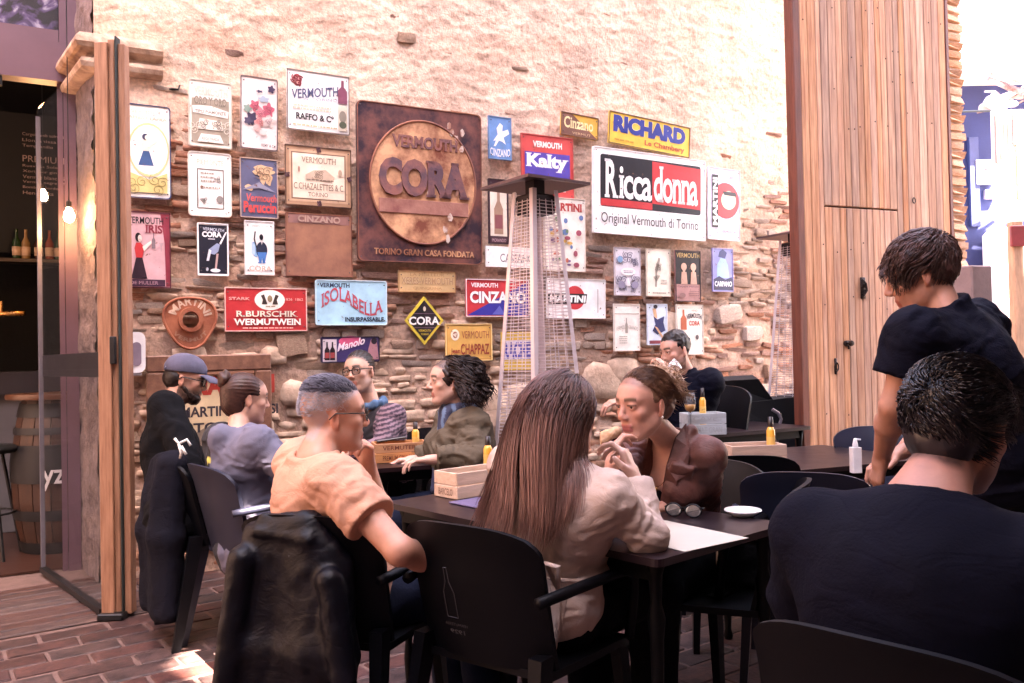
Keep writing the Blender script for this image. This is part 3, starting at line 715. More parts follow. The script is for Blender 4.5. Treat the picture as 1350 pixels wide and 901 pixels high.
# ------------------------------------------------------------------ the signs on the wall
def enam(c, rough=.45, grime=.10):
    if isinstance(c, str): c = srgb(c)
    k = 'enamel_%02x%02x%02x' % tuple(int(min(1, x) * 255) for x in c)
    g_ = sum(c) / 3; c = tuple(x * .9 + g_ * .1 for x in c)
    return mat(k, c, rough=rough, var=.18, vs_=9, bump=.15, bs=45, dist=.002, ramp=(.3, .7), chips=True)
M_RUST = mat('rusted_iron', (.13, .05, .045), rough=.7, col2=(.36, .14, .08), vs_=5, bump=.5, bs=40, metal=.25, dist=.003)
M_RUSTD = mat('dark_rust', (.035, .02, .035), rough=.5, col2=(.22, .085, .07), vs_=5.5, bump=.4, bs=40, metal=.3, dist=.003, ramp=(.4, .62))
M_NAIL = mat('nail_steel', (.12, .1, .1), rough=.4, metal=.8)
class Sign:
    def __init__(s, label, rect, col, tilt=0., t=.012, edge=None, rad=.006, lift=.048, m=None, shape=None, frame=None, nails=True, name='tin_sign', cat='sign', back=None):
        x0, y0, x1, y1 = rect; cx, cy = (x0 + x1) / 2, (y0 + y1) / 2
        off = -lift; c = wall_pt(cx, cy, off)
        s.w = (wall_pt(x1, cy, off) - wall_pt(x0, cy, off)).dot(WD); s.h = wall_pt(cx, y0, off).z - wall_pt(cx, y1, off).z
        s.root = thing(name, label, cat, c - Vector((0, 0, s.h / 2)), WA)
        s.root.rotation_euler = (R(rng.uniform(.3, 1.6)), R(tilt), WA)
        s.t = t; s.k = 1; w, h = s.w, s.h
        if shape is None: poly = [(x, z + h / 2) for x, z in rrect(w, h, rad)]
        else: poly = [(x * w / 2, h / 2 + z * h / 2) for x, z in shape]
        m = m or enam(col)
        b = MB(); b.prism(poly, -t, 0); s.plate = b.build('plate', m, s.root)
        if edge is not None:
            e = .006; ic = [(0, h / 2)]
            b = MB(); cxx, czz = 0, h / 2
            P = poly; n = len(P)
            ins = [(p[0] * (1 - 2 * e / w), czz + (p[1] - czz) * (1 - 2 * e / h)) for p in P]
            V = [(x, -t - .0006, z) for x, z in P] + [(x, -t - .005, z) for x, z in P] + [(x, -t - .005, z) for x, z in ins] + [(x, -t - .0006, z) for x, z in ins]
            F_ = []
            for i in range(n):
                j = (i + 1) % n
                for a in range(4): F_.append((a * n + i, a * n + j, ((a + 1) % 4) * n + j, ((a + 1) % 4) * n + i))
            b.add(V, F_); b.build('rim', enam(edge) if not isinstance(edge, bpy.types.Material) else edge, s.root)
        if nails and shape is None:
            b = MB()
            for a in (-1, 1):
                for c_ in (.03 / h + .0, 1 - .03 / h): b.lathe([(.0045, -t - .004), (.004, -t - .0075), (.0001, -t - .009)], c=(a * (w / 2 - .02), 0, c_ * h), n=8, axis='Y')
            tag(b.build('nails', M_NAIL, s.root), kind='stuff')
    def _y(s): s.k += 1; return -s.t - .0007 * s.k
    def X(s, x): return (x - .5) * s.w
    def poly(s, pts, col, name='panel', d=.0006, m=None):
        y = s._y(); b = MB(); b.prism([(s.X(x), z * s.h) for x, z in pts], y, y + d); return b.build(name, m or enam(col), s.root)
    def rect(s, x0, z0, x1, z1, col, name='panel', m=None, r=0.):
        if r:
            cx, cz = (x0 + x1) / 2 - .5, (z0 + z1) / 2
            P = rrect((x1 - x0) * s.w, (z1 - z0) * s.h, r, 4, cx * s.w, cz * s.h); y = s._y(); b = MB(); b.prism(P, y, y + .0006); return b.build(name, m or enam(col), s.root)
        return s.poly([(x0, z0), (x1, z0), (x1, z1), (x0, z1)], col, name, m=m)
    def ell(s, cx, cz, rx, rz, col, name='emblem', n=24, m=None): return s.poly(ellp(cx, cz, rx, rz, n), col, name, m=m)
    def border(s, x0, z0, x1, z1, wd, col, name='border'):
        wx, wz = wd / s.w, wd / s.h; y = s._y(); b = MB()
        for (a, c, d, e) in ((x0, z0, x1, z0 + wz), (x0, z1 - wz, x1, z1), (x0, z0 + wz, x0 + wx, z1 - wz), (x1 - wx, z0 + wz, x1, z1 - wz)):
            b.prism([(s.X(a), c * s.h), (s.X(d), c * s.h), (s.X(d), e * s.h), (s.X(a), e * s.h)], y, y + .0006)
        return b.build(name, enam(col), s.root)
    def text(s, t, x0, z0, x1, z1, col, bold=0., serif=0., shear=0., arc=0., depth=0., m=None, warp=None, out=None, sp=1.):
        if out:
            s.text(t, x0, z0, x1, z1, out[0], bold=bold + out[1], serif=serif, shear=shear, arc=arc, warp=warp, sp=sp)
        y = s._y(); P, F_ = text_fit(t, s.X(x0), z0 * s.h, s.X(x1), z1 * s.h, y, bold, serif, shear, arc * s.h, depth=depth, spacing=sp, warp=warp)
        if not P: return
        b = MB(); b.add(P, F_); me = bpy.data.meshes.new('lettering'); me.from_pydata(b.v, [], b.f); me.materials.append(m or enam(col)); o = link('lettering', me, s.root); return o
    def lines(s, x0, z0, x1, z1, n, col, fill=.45, seed=0):
        """rows of tiny illegible print"""
        rs = np.random.RandomState(seed); y = s._y(); b = MB()
        for i in range(n):
            zc = z1 - (i + .5) * (z1 - z0) / n; hh = (z1 - z0) / n * fill / 2; x = x0 + rs.rand() * .03
            while x < x1 - .02:
                L = min(.02 + rs.rand() * .05, x1 - x); b.prism([(s.X(x), (zc - hh) * s.h), (s.X(x + L), (zc - hh) * s.h), (s.X(x + L), (zc + hh) * s.h), (s.X(x), (zc + hh) * s.h)], y, y + .0004); x += L + .012
        return b.build('small_print', enam(col), s.root)
    def scroll(s, cx, cz, r, col, n=3, wd=.0035, seed=0, name='ornament', turns=1.4):
        rs = np.random.RandomState(seed); b = MB(); y = s._y()
        for k in range(n):
            a0 = 2 * PI * k / n + rs.rand(); pts = []
            for i in range(16):
                t = i / 15; a = a0 + turns * 2 * PI * t; rr = r * (1 - .8 * t); pts.append((s.X(cx) + (math.cos(a) * rr + math.cos(a0) * r * .9), y, cz * s.h + math.sin(a) * rr + math.sin(a0) * r * .9))
            b.tube(pts, wd / 2, 4)
        return b.build(name, enam(col), s.root)
    def bottle(s, cx, z0, z1, wd, col, lab=None, name='bottle_picture'):
        h = z1 - z0; w = wd
        P = [(cx - w / 2, z0), (cx + w / 2, z0), (cx + w / 2, z0 + h * .55), (cx + w * .16, z0 + h * .72), (cx + w * .14, z1), (cx - w * .14, z1), (cx - w * .16, z0 + h * .72), (cx - w / 2, z0 + h * .55)]
        s.poly(P, col, name)
        if lab: s.rect(cx - w * .42, z0 + h * .12, cx + w * .42, z0 + h * .42, lab, 'bottle_label')
    def figure(s, cx, z0, h, wf, skin, top, skirt, hair, flip=1, name='figure_picture'):
        H = h; s.poly([(cx - wf * .55, z0), (cx + wf * .5, z0), (cx + wf * .18, z0 + H * .48), (cx - wf * .2, z0 + H * .48)], skirt, name)
        s.poly([(cx - wf * .22, z0 + H * .46), (cx + wf * .2, z0 + H * .46), (cx + wf * .34, z0 + H * .68), (cx + wf * .1, z0 + H * .78), (cx - wf * .22, z0 + H * .78), (cx - wf * .32, z0 + H * .66)], top, name)
        s.poly([(cx + flip * wf * .2, z0 + H * .7), (cx + flip * wf * .3, z0 + H * .6), (cx + flip * wf * .8, z0 + H * .78), (cx + flip * wf * .78, z0 + H * .84)], skin, name)
        s.poly(ellp(cx - .02 * flip, z0 + H * .9, wf * .2, H * .1, 16), hair, name); s.poly(ellp(cx + wf * .04 * flip, z0 + H * .88, wf * .13, H * .075, 14), skin, name)
BK_ = '#1b1720'; WH = '#f3ece6'; RD = '#c92127'; CR = '#f1e6d2'
SR = SIGN_RECTS
# lady in blue, tall white
q = Sign('tall cream tin sign with a blue-skirted lady inside a gold ring', (160, 140, 225, 262), '#f4f0ea', edge='#2b3a66', rad=.02)
q.text('VERMOUTH', .2, .9, .9, .94, '#d8cbb5'); q.text('JAMBAT LAPRA', .12, .83, .92, .875, '#c9b894'); q.ell(.55, .52, .42, .29, '#d9c98f'); q.ell(.55, .52, .385, .265, '#fbf8f2')
q.figure(.5, .35, .34, .3, '#eadbc8', '#ece3d0', '#33588c', '#2c3350'); q.poly([(.1, .06), (.92, .06), (.92, .28), (.55, .2), (.1, .28)], '#d7c67e'); q.scroll(.3, .15, .035, '#8f7c3a', 3, seed=1); q.scroll(.72, .15, .035, '#8f7c3a', 3, seed=2)
# worn cream with ribbon
q = Sign('worn cream and grey tin sign with ribbon banners, top left of the wall', SR[1], '#efe8dc', rad=.012, edge='#cfc4b4', tilt=.6)
q.rect(.07, .05, .93, .72, '#a89c8a'); q.text('VERMOUTH', .12, .77, .9, .9, '#d9cfc0', bold=.02, serif=.03); q.text('ORO Y ORO', .13, .63, .87, .75, '#8b7f70', bold=.03, serif=.03, out=('#c9bfae', .03)); q.poly([(.1, .5), (.9, .46), (.92, .56), (.5, .62), (.08, .6)], '#f6f0e6'); q.text('TIPO PIAMONTE', .14, .5, .86, .55, '#8b7f70', bold=.02)
q.poly([(.2, .26), (.8, .26), (.75, .4), (.25, .42)], '#e9e0d1'); q.scroll(.35, .34, .018, '#6b5e52', 3, seed=3); q.scroll(.66, .34, .018, '#6b5e52', 3, seed=4); q.scroll(.15, .3, .025, '#e9e0d1', 3, seed=5); q.scroll(.85, .3, .025, '#e9e0d1', 3, seed=6)
q.poly([(.2, .07), (.8, .07), (.72, .19), (.28, .19)], '#f6f0e6'); q.text('REGISTRADA', .3, .1, .7, .14, '#8b7f70')
# piemonte
q = Sign('white tin sign with a small bordered notice, below the ribbon sign', SR[2], '#f6f1ea', rad=.02, edge='#d8cec2')
q.text('PIEMONTE', .2, .8, .82, .88, '#cbbca4', serif=.03); q.border(.2, .12, .82, .74, .006, '#6c625a'); q.lines(.27, .52, .6, .7, 3, '#9c9184', seed=1); q.lines(.27, .42, .75, .48, 1, '#9c9184', seed=7); q.scroll(.36, .25, .012, '#6c625a', 3, seed=3); q.ell(.72, .27, .08, .06, '#8d8580'); q.scroll(.68, .58, .012, '#6c625a', 3, seed=4)
# flower bouquet poster
q = Sign('faded pink and white tin sign with painted roses and dark birds', SR[3], '#e9dad6', rad=.012, edge='#6d5a5a', tilt=.8)
rs_ = np.random.RandomState(5)
for (x, z, rx, rz, c) in ((.38, .6, .13, .07, '#cf5f73'), (.55, .5, .14, .08, '#d9808c'), (.75, .56, .14, .09, '#c4586f'), (.3, .42, .14, .08, '#3f3350'), (.5, .38, .12, .07, '#d98f8c'), (.75, .4, .17, .08, '#cdbbb4'), (.62, .7, .14, .04, '#9fb0c2'), (.18, .55, .1, .05, '#7f9a8f'), (.2, .38, .1, .05, '#4c4460'), (.82, .85, .09, .05, '#3a2a4c'), (.5, .8, .08, .018, '#4a3a5c'), (.45, .3, .1, .05, '#d9a09c'), (.6, .24, .1, .04, '#e2c3bd')):
    q.poly([(x + rx * math.cos(t) * (1 + .25 * math.sin(5 * t + x * 9)), z + rz * math.sin(t) * (1 + .25 * math.sin(5 * t + x * 9))) for t in np.linspace(0, 2 * PI, 22)[:-1]], c, 'flower_picture')
for k, (x, z) in enumerate(((.38, .6), (.55, .5), (.75, .56), (.75, .4), (.5, .38))): q.scroll(x, z, .013, '#7a3348', 3, seed=k, wd=.0025)
q.text('REMY & Co', .55, .04, .92, .08, '#4a3a40', bold=.01)
# peruccin
q = Sign('blue-grey tin sign with a cream winged figure and red script lettering', SR[4], '#5c5f80', rad=.004, edge='#b79a88')
for (x, z, rx, rz, a) in ((.62, .83, .24, .06, 0), (.6, .7, .1, .13, .5), (.75, .66, .1, .1, 0), (.48, .76, .14, .05, 0), (.72, .78, .18, .06, 1), (.25, .5, .12, .05, 0)):
    q.poly([(x + rx * math.cos(t) * (1 + .2 * math.sin(3 * t + a)), z + rz * math.sin(t) * (1 + .2 * math.sin(4 * t + a))) for t in np.linspace(0, 2 * PI, 18)[:-1]], '#d9b48a', 'figure_picture')
q.scroll(.62, .75, .03, '#7d5f48', 4, seed=3); q.poly([(.05, .46), (.5, .6), (.95, .44), (.5, .5)], '#8a8aa0')
q.text('Vermouth', .16, .27, .95, .40, '#d8564f', bold=.02, shear=.15); q.text('Peruccin', .08, .08, .95, .27, '#d8443f', bold=.03, serif=.02)
# raffo
q = Sign('white vermouth tin sign with a bottle at its right edge and rising blue letters', SR[5], '#f7f5f2', edge='#7e6f68', tilt=.5)
q.scroll(.16, .83, .022, '#8c2f37', 4, seed=1, wd=.01); q.ell(.16, .83, .07, .1, '#9b3b40'); q.ell(.16, .83, .035, .06, '#d9a09a')
q.text('VERMOUTH', .07, .56, .82, .72, '#4a4f74', bold=.015, serif=.03, warp=lambda u, v, X_, Z_: (X_, Z_ + (u - .4) * .055)); q.text('di  TORINO', .26, .5, .8, .545, '#7b7f99', warp=lambda u, v, X_, Z_: (X_, Z_ + u * .02)); q.lines(.08, .34, .7, .44, 2, '#d9c9a8', seed=3)
q.text('RAFFO & C\u00ba', .14, .18, .74, .29, '#1d1a20', bold=.03); q.lines(.06, .06, .8, .12, 1, '#c9b58d', seed=4); q.bottle(.885, .52, .92, .15, '#7e3d55'); q.rect(.81, .06, .96, .49, '#d8cdb8', 'bottle_label'); q.ell(.885, .3, .06, .1, '#8f8678'); q.ell(.885, .16, .06, .06, '#57604c')
# chazalettes
q = Sign('cream tin sign with an ornate brown frame, left of the great rusty sign', SR[6], '#b98f6e', edge='#5d4233', rad=.004)
q.rect(.06, .07, .94, .93, '#cfa987'); q.border(.09, .11, .91, .89, .006, '#7a5a48'); q.rect(.11, .13, .89, .87, '#f0dcc4')
for (x, z) in ((.5, .95), (.5, .05), (.03, .5), (.97, .5)): q.scroll(x, z, .01, '#54303a', 4, seed=int(x * 9), wd=.006)
q.text('VERMOUTH', .24, .72, .76, .82, '#8d7462', serif=.03); q.poly([(.3, .52), (.42, .6), (.6, .62), (.74, .5), (.66, .42), (.45, .46), (.3, .44)], '#c5ac94', 'figure_picture'); q.scroll(.5, .53, .018, '#857060', 4, seed=3); q.lines(.3, .42, .72, .46, 1, '#857060'); q.ell(.2, .6, .015, .05, '#b1806c'); q.ell(.82, .58, .03, .06, '#b59a80')
q.text('C.CHAZALETTES & C.', .12, .27, .88, .38, '#8d7462', bold=.01, serif=.02); q.text('TORINO', .33, .16, .63, .23, '#8d7462', bold=.01, serif=.03)
# the great rusty sign
q = Sign('huge rusted iron sign with an embossed disc and big worn letters', (472, 145, 634, 347), None, m=M_RUSTD, t=.03, edge=M_RUST, rad=.035, lift=.055)
M_RO = mat('orange_rust', (.20, .055, .03), rough=.65, col2=(.74, .41, .23), vs_=5.5, bump=.5, bs=30, metal=.15, dist=.003, ramp=(.38, .62))
y = -q.t; b = MB(); P = ellp(q.X(.515), q.h * .515, q.w * .425, q.h * .395, 56); b.prism(P, y - .012, y); b.build('disc', M_RO, q.root)
b = MB(); b.tube([(x, y - .012, z) for x, z in P], .008, 6, closed=True); b.build('disc_rim', M_RUST, q.root, True)
q.t += .0125; q.k = 0
M_RL = mat('worn_letter', (.11, .06, .08), rough=.6, col2=(.30, .12, .10), vs_=7, bump=.4, bs=40, metal=.2, ramp=(.42, .66))
q.text('VERMOUTH', .26, .73, .79, .81, None, bold=.03, serif=.03, depth=.005, m=M_RL, warp=lambda u, v, X_, Z_: (X_, Z_))
q.text('CORA', .155, .42, .88, .66, None, bold=.055, serif=.05, depth=.014, m=M_RL, out=None)
b = MB(); b.box((q.X(.515), -q.t - .001, q.h * .355), (q.w * .72, .012, q.h * .09), bev=.003); b.build('bar', mat('bar_rust', (.22, .07, .06), rough=.65, col2=(.42, .2, .15), vs_=6, bump=.4, bs=40), q.root)
q.poly([(.28, .335), (.46, .335), (.48, .36), (.4, .375), (.28, .37)], '#6d6a86', 'worn_patch')
q.t -= .0125; q.text('TORINO GRAN CASA FONDATA', .12, .045, .93, .085, None, bold=.02, depth=.003, m=M_RO)
M_WEAR = mat('flaked_white', (.6, .5, .44), rough=.8, col2=(.40, .20, .14), vs_=14, ramp=(.45, .55))
rs_ = np.random.RandomState(3); q.t += .013
for (x, z) in ((.74, .86), (.78, .82), (.72, .9), (.83, .86), (.75, .62), (.77, .55), (.74, .5), (.78, .47), (.72, .3), (.68, .22), (.7, .16), (.55, .45), (.82, .75)):
    a = rs_.rand() * 3; q.poly([(x + (.012 + rs_.rand() * .014) * math.cos(t), z + (.016 + rs_.rand() * .02) * math.sin(t)) for t in np.linspace(0, 2 * PI, 9)[:-1]], None, 'flaked_patch', m=M_WEAR)
# girl with glass (us)
q = Sign('pink tin sign with a woman in a red blouse holding up glasses, beside the door', (158, 280, 225, 380), '#d7a9b0', edge='#5b1f30', rad=.003)
q.poly([(.9, .02), (.99, .02), (.99, .98), (.8, .98), (.88, .6)], '#8e2b3f'); q.text('VERMOUTH', .16, .84, .86, .93, BK_, bold=.01); q.text('IRIS', .5, .72, .84, .83, '#8e2b3f', bold=.03, serif=.05)
q.figure(.38, .12, .6, .3, '#f0dcd2', '#c4262c', '#2a1626', '#1d1018'); q.bottle(.66, .52, .72, .07, '#7c6a72'); q.poly([(.76, .6), (.86, .6), (.82, .54), (.815, .48), (.8, .48), (.8, .54)], '#b99aa2', 'glass_picture')
q.rect(.04, .02, .88, .11, '#40203a'); q.text('DE MULLER', .2, .045, .74, .09, '#b58a96')
# cora glass
q = Sign('small black tin sign with a white hand raising a glass, white border', SR[9], '#f0eef2', rad=.006, edge='#f4f2f4')
q.rect(.05, .04, .95, .96, '#15182a'); q.text('VERMOUTH', .18, .86, .86, .92, '#c9cfdf', bold=.01, warp=lambda u, v, X_, Z_: (X_, Z_ - u * .008)); q.text('CORA', .15, .73, .78, .84, '#f3f3f8', bold=.05); q.rect(.34, .69, .56, .705, '#e4e4ee')
q.poly([(.9, .84), (.95, .84), (.75, .6), (.7, .62)], '#f3f3f8', 'arm_picture'); q.poly([(.36, .5), (.62, .62), (.72, .6), (.66, .46), (.54, .4), (.4, .42)], '#8fa0c2', 'hand_picture'); q.poly([(.36, .5), (.44, .48), (.36, .28), (.28, .28)], '#dfe4ee', 'hand_picture'); q.poly([(.6, .42), (.67, .42), (.6, .12), (.54, .12)], '#c9a7a2', 'hand_picture'); q.ell(.56, .1, .16, .035, '#e4e4ee'); q.ell(.3, .12, .04, .035, '#b9bccb')
# cora man
q = Sign('small white tin sign with a stout blue figure in a suit waving', SR[10], '#f4f2ee', rad=.004, edge='#e3dedb')
q.text('VERMOUTH', .25, .88, .8, .92, '#d9c6b8'); q.poly([(.3, .35), (.42, .33), (.36, .62), (.26, .6)], '#7fb0dc', 'figure_picture'); q.poly([(.22, .4), (.34, .36), (.34, .56), (.24, .6)], '#a8cbe8', 'figure_picture')
q.poly(ellp(.57, .46, .19, .155, 22), '#1c2740', 'figure_picture'); q.poly([(.42, .42), (.74, .42), (.68, .24), (.72, .22), (.6, .22), (.58, .32), (.55, .22), (.42, .22), (.48, .25)], '#2f6fb4', 'figure_picture'); q.ell(.56, .7, .065, .055, '#15151f'); q.poly([(.42, .5), (.34, .66), (.38, .8), (.33, .8), (.3, .66), (.4, .46)], '#15151f', 'figure_picture'); q.poly([(.55, .62), (.6, .62), (.57, .55)], WH, 'figure_picture'); q.text('CORA', .14, .07, .9, .17, '#cfa99a', bold=.02)
# plain rusty cinzano
q = Sign('square rust-brown iron plate with faint raised lettering along its top', SR[11], None, m=mat('brown_rust', (.20, .085, .06), rough=.7, col2=(.42, .19, .11), vs_=3.5, bump=.4, bs=40, metal=.1, dist=.003), edge=M_RUST, rad=.004)
q.rect(.04, .84, .96, .985, None, m=mat('purple_rust', (.2, .1, .1), rough=.6, col2=(.36, .17, .14), vs_=8)); q.text('CINZANO', .18, .86, .82, .965, None, bold=.03, depth=.004, m=mat('pale_rust', (.42, .27, .22), rough=.6))
# burschik
q = Sign('red tin sign with a white oval crest and white serif letters', SR[12], '#c32026', edge='#e7b9ae', rad=.003)
q.ell(.54, .72, .185, .235, '#f3ebe0')
for a in (-1, 1):
    q.poly([(.54 + a * .03, .62), (.54 + a * .1, .62), (.54 + a * .085, .72), (.54 + a * .11, .82), (.54 + a * .07, .85), (.54 + a * .05, .74)], '#3a2f2a', 'lion_emblem')
q.ell(.54, .75, .03, .08, '#8c7a5a'); q.lines(.47, .55, .61, .6, 1, '#8c7a5a'); q.text('STARK', .05, .71, .3, .78, '#eab0a6', bold=.01, serif=.03); q.text('1826  1862', .72, .71, .95, .77, '#eab0a6', serif=.03)
q.text('R.BURSCHIK', .13, .33, .88, .47, '#e9dbc7', bold=.02, serif=.04, out=('#5a1216', .03)); q.text('WERMUTWEIN', .1, .14, .92, .29, '#f7efe2', bold=.03, serif=.04, out=('#5a1216', .02)); q.lines(.2, .05, .82, .1, 1, '#f0c4b4', seed=5)
# isolabella
q = Sign('sky-blue tin sign with wavy red serif letters', SR[13], '#9ed3ea', edge='#c6e4ee', rad=.015)
q.text('VERMOUTH', .06, .83, .47, .93, '#1d3350', bold=.03); q.text('ISOLABELLA', .08, .34, .94, .64, '#c6434f', bold=.01, serif=.06, warp=lambda u, v, X_, Z_: (X_, Z_ + .045 * math.e ** 0 * np.sin(u * PI * 2.0 - .2) * 1.0 + .02 * (1 - u)), out=('#7c9fd0', .012)); q.text('INSURPASSABLE', .4, .08, .95, .18, '#17253c', bold=.04)
# purple wide
q = Sign('purple tin sign with two small bottles and a pink sun', SR[14], '#3c2f66', edge='#241c33', rad=.012)
q.ell(.5, .82, .2, .2, '#d14a78'); q.rect(.03, .05, .26, .9, '#cbbcc2'); q.bottle(.1, .1, .8, .085, '#241820', '#a33c3c'); q.bottle(.19, .1, .8, .085, '#241820', '#a33c3c'); q.text('Manolo', .27, .42, .74, .72, '#f0dbe8', bold=.02, shear=.25, warp=lambda u, v, X_, Z_: (X_, Z_ + u * .05)); q.poly([(.78, .1), (.98, .1), (.95, .8), (.85, .9), (.8, .5)], '#a8737c', 'figure_picture'); q.ell(.9, .82, .05, .13, '#1d1324')
# cinzano red blue
q = Sign('red and blue tin sign with bold white letters, left of the heater foot', (614, 369, 697, 418), '#cf2630', edge='#e9d9dc', rad=.006)
q.poly([(.02, .04), (.98, .04), (.98, .96)], '#2a2a9c'); q.text('VERMOUTH', .08, .78, .5, .9, '#f4eef0', bold=.03); q.text('CINZANO', .06, .36, .94, .68, '#f7f5f8', bold=.04, out=('#2b2457', .02)); q.poly([(.4, .06), (.6, .06), (.52, .3)], '#5a62c4')
# chappaz
q = Sign('mustard yellow tin sign with a small coat of arms and red-brown letters', SR[16], '#dca94f', edge='#efcf8c', rad=.004)
q.border(.03, .04, .97, .96, .004, '#c48a3c'); q.ell(.2, .7, .09, .15, '#f3e4cc'); q.ell(.2, .7, .05, .09, '#a8705a'); q.scroll(.2, .7, .008, '#f3e4cc', 3, wd=.004); q.text('VERMOUTH', .34, .6, .93, .8, '#a05036', bold=0.0); q.text('Jean', .1, .17, .3, .34, '#a03c2c', bold=.02); q.text('CHAPPAZ', .31, .17, .93, .46, '#963425', bold=.02)
# xeres
q = Sign('narrow pale yellow tin sign in a wooden-coloured rim', SR[17], '#d7b27c', edge='#b48455', rad=.004)
q.text('LA MEILLEUR', .2, .76, .8, .9, '#b98a58'); q.text('XERES-VERMOUTH', .05, .38, .95, .7, '#c09468', bold=.02, out=('#f0d9b2', .02)); q.text('QUINQUINA', .25, .12, .75, .26, '#b98a58')
# martini white
q = Sign('white tin sign with a red ball crossed by a black name bar, behind the heater', SR[18], '#f5f3f0', edge='#e9e3e0', rad=.006, tilt=.5)
q.ell(.47, .52, .17, .3, '#cf2630'); q.poly([(-.0 + .02, .34), (.66, .38), (.68, .62), (.02, .62)], '#17151a'); q.text('MARTINI', .04, .4, .66, .58, '#f7f7f7', bold=.05, shear=.1); q.rect(.86, .15, .87, .75, '#8a8280')
# riccadonna
q = Sign('large white enamel sign with a red and black field and tall white letters', (782, 204, 928, 313), '#fbfaf8', t=.028, rad=.008, edge='#f4f2f0', lift=.06, tilt=1.0)
x0, x1, z0, z1 = .055, .955, .315, .92; xm = .505
q.rect(x0, z0, x1, z1, '#1a1722', r=.02); q.poly([(xm, .4), (x1, .38), (x1, .885), (xm + .0, .905)], '#d7262c'); q.rect(x0 + .004, z0 + .006, xm, z0 + .09, '#c9242b')
def ric(u, v, X_, Z_): return X_, Z_
q.text('R', .09, .42, .205, .87, '#f7f5f2', bold=.03, serif=.05); q.text('icca', .21, .42, .5, .80, '#f7f5f2', bold=.02, serif=.04, sp=.9); q.text('donna', .515, .42, .925, .86, '#f3e3e0', bold=.02, serif=.04, sp=.9)
q.text('Original Vermouth di Torino', .06, .09, .93, .245, '#17151a', bold=.0)
# richard
q = Sign('yellow enamel sign with big blue block letters above the large white sign', (802, 158, 908, 199), '#e9b92c', edge='#5a4a3a', rad=.004, tilt=3.6, t=.014, nails=False)
q.text('RICHARD', .05, .38, .94, .92, '#1c2f8e', bold=.07, out=('#f5e3a0', .02)); q.text('Le Chambery', .43, .08, .93, .3, '#b8542a', bold=.03); q.lines(.05, .1, .3, .2, 1, '#c9962a')
q = Sign('brown and yellow tin sign with a faded scrolled name, above the heater top', (738, 152, 787, 182), '#e0a92f', edge='#6b4a3c', rad=.004, tilt=3.)
q.poly([(.03, .05), (.97, .05), (.3, .95), (.03, .95)], '#7c5142'); q.text('Cinzano', .08, .34, .86, .84, '#f0d79c', bold=.02, serif=.03); q.text('VERMUT', .3, .1, .8, .2, '#d7b084')
q = Sign('small sky-blue tin sign with a white leaping horse and rider', (643, 155, 673, 211), '#5f93cf', edge='#6b90b8', rad=.003)
q.poly([(.2, .42), (.4, .58), (.35, .72), (.5, .85), (.62, .8), (.6, .66), (.85, .72), (.9, .62), (.65, .52), (.75, .36), (.6, .42), (.45, .44), (.3, .3), (.22, .3), (.32, .44)], '#f3f3f8', 'horse_picture'); q.text('CINZANO', .06, .06, .94, .24, '#eef1f8', bold=.02, warp=lambda u, v, X_, Z_: (X_, Z_ + .01 * (2 * u - 1) ** 2))
q = Sign('red and violet tin sign with white lettering, cut across by the heater top', (687, 180, 755, 262), '#d2423e', edge='#c9504a', rad=.003)
q.text('VERMOUTH', .22, .8, .78, .9, '#f3e0d8', bold=.05, out=('#3b1e28', .02)); q.rect(.06, .3, .93, .72, '#4b3aa8'); q.text('Kalty', .08, .42, .9, .7, '#f5f2f6', bold=.05, serif=.05); q.lines(.15, .1, .85, .22, 2, '#f3e0d8')
q = Sign('narrow dark tin sign with a tall bottle on cream, left of the heater', (643, 237, 669, 322), '#4a2c3a', rad=.003, edge='#38222c')
q.rect(.08, .12, .92, .9, '#e8d8c6'); q.bottle(.5, .15, .86, .45, '#a8846c', '#8c4c50'); q.text('MORANDO', .15, .03, .85, .08, '#c9a2a8')
q = Sign('small white tin sign half hidden by the left leg of the heater', (640, 326, 706, 353), '#f3eee8', rad=.002)
q.text('CASSANO', .28, .25, .95, .65, '#6d6470', bold=.0)
q = Sign('tall cream poster sign with red name and small coloured figures, right of the heater', (716, 262, 770, 358), '#f0e8dc', rad=.006, edge='#e2d2c4')
q.text('MARTINI', .08, .82, .92, .93, '#c23a38', bold=.04, serif=.03)
for k in range(26):
    a, c = rs_.rand() * .8 + .1, rs_.rand() * .7 + .06; q.poly(ellp(a, c, .03 + rs_.rand() * .05, .015 + rs_.rand() * .03, 9), ['#c46a4e', '#5c7db0', '#d9a84c', '#a04458', '#6b8f6a', '#7a5a8c'][k % 6], 'figure_picture')
q = Sign('yellow and violet tin sign seen through the grille of the heater', (660, 438, 706, 488), '#d9b13f', rad=.003)
q.rect(.04, .28, .96, .78, '#d9cfe2'); q.text('RACHEL', .05, .3, .95, .74, '#4b48a8', bold=.05)
q = Sign('pale lilac tin sign with a red disc and a vertical black name strip', (931, 223, 973, 317), '#cfc8dc', edge='#dcd0cc', rad=.004, tilt=.8)
q.ell(.55, .55, .42, .25, '#cf2630'); q.ell(.64, .56, .23, .13, '#e6d3b4', 'face_picture'); q.poly([(.45, .68), (.85, .68), (.9, .62), (.5, .63)], '#1c1620', 'hat_picture'); q.rect(.12, .17, .31, .9, '#17151a')
P, F_ = text_fit('MARTINI', 0, 0, .66, .14, 0, .04); 
P2 = [(q.X(.145 + .14 / .14 * p[2] * 0 + (0.14 - p[2]) / .14 * .0 + (.145 * 0)) , 0, 0) for p in P]
yy = q._y(); P2 = [(q.X(.29) - (p[2] / .14) * .145 * q.w, yy, (.2 + p[0]) * q.h) for p in P]; me = bpy.data.meshes.new('lettering'); me.from_pydata(P2, [], F_); me.materials.append(enam('#f3f1f4')); link('lettering', me, q.root)
q.text('VERMOUTH', .4, .1, .85, .14, '#7a4c54'); q.ell(.72, .88, .06, .02, '#c99aa0')
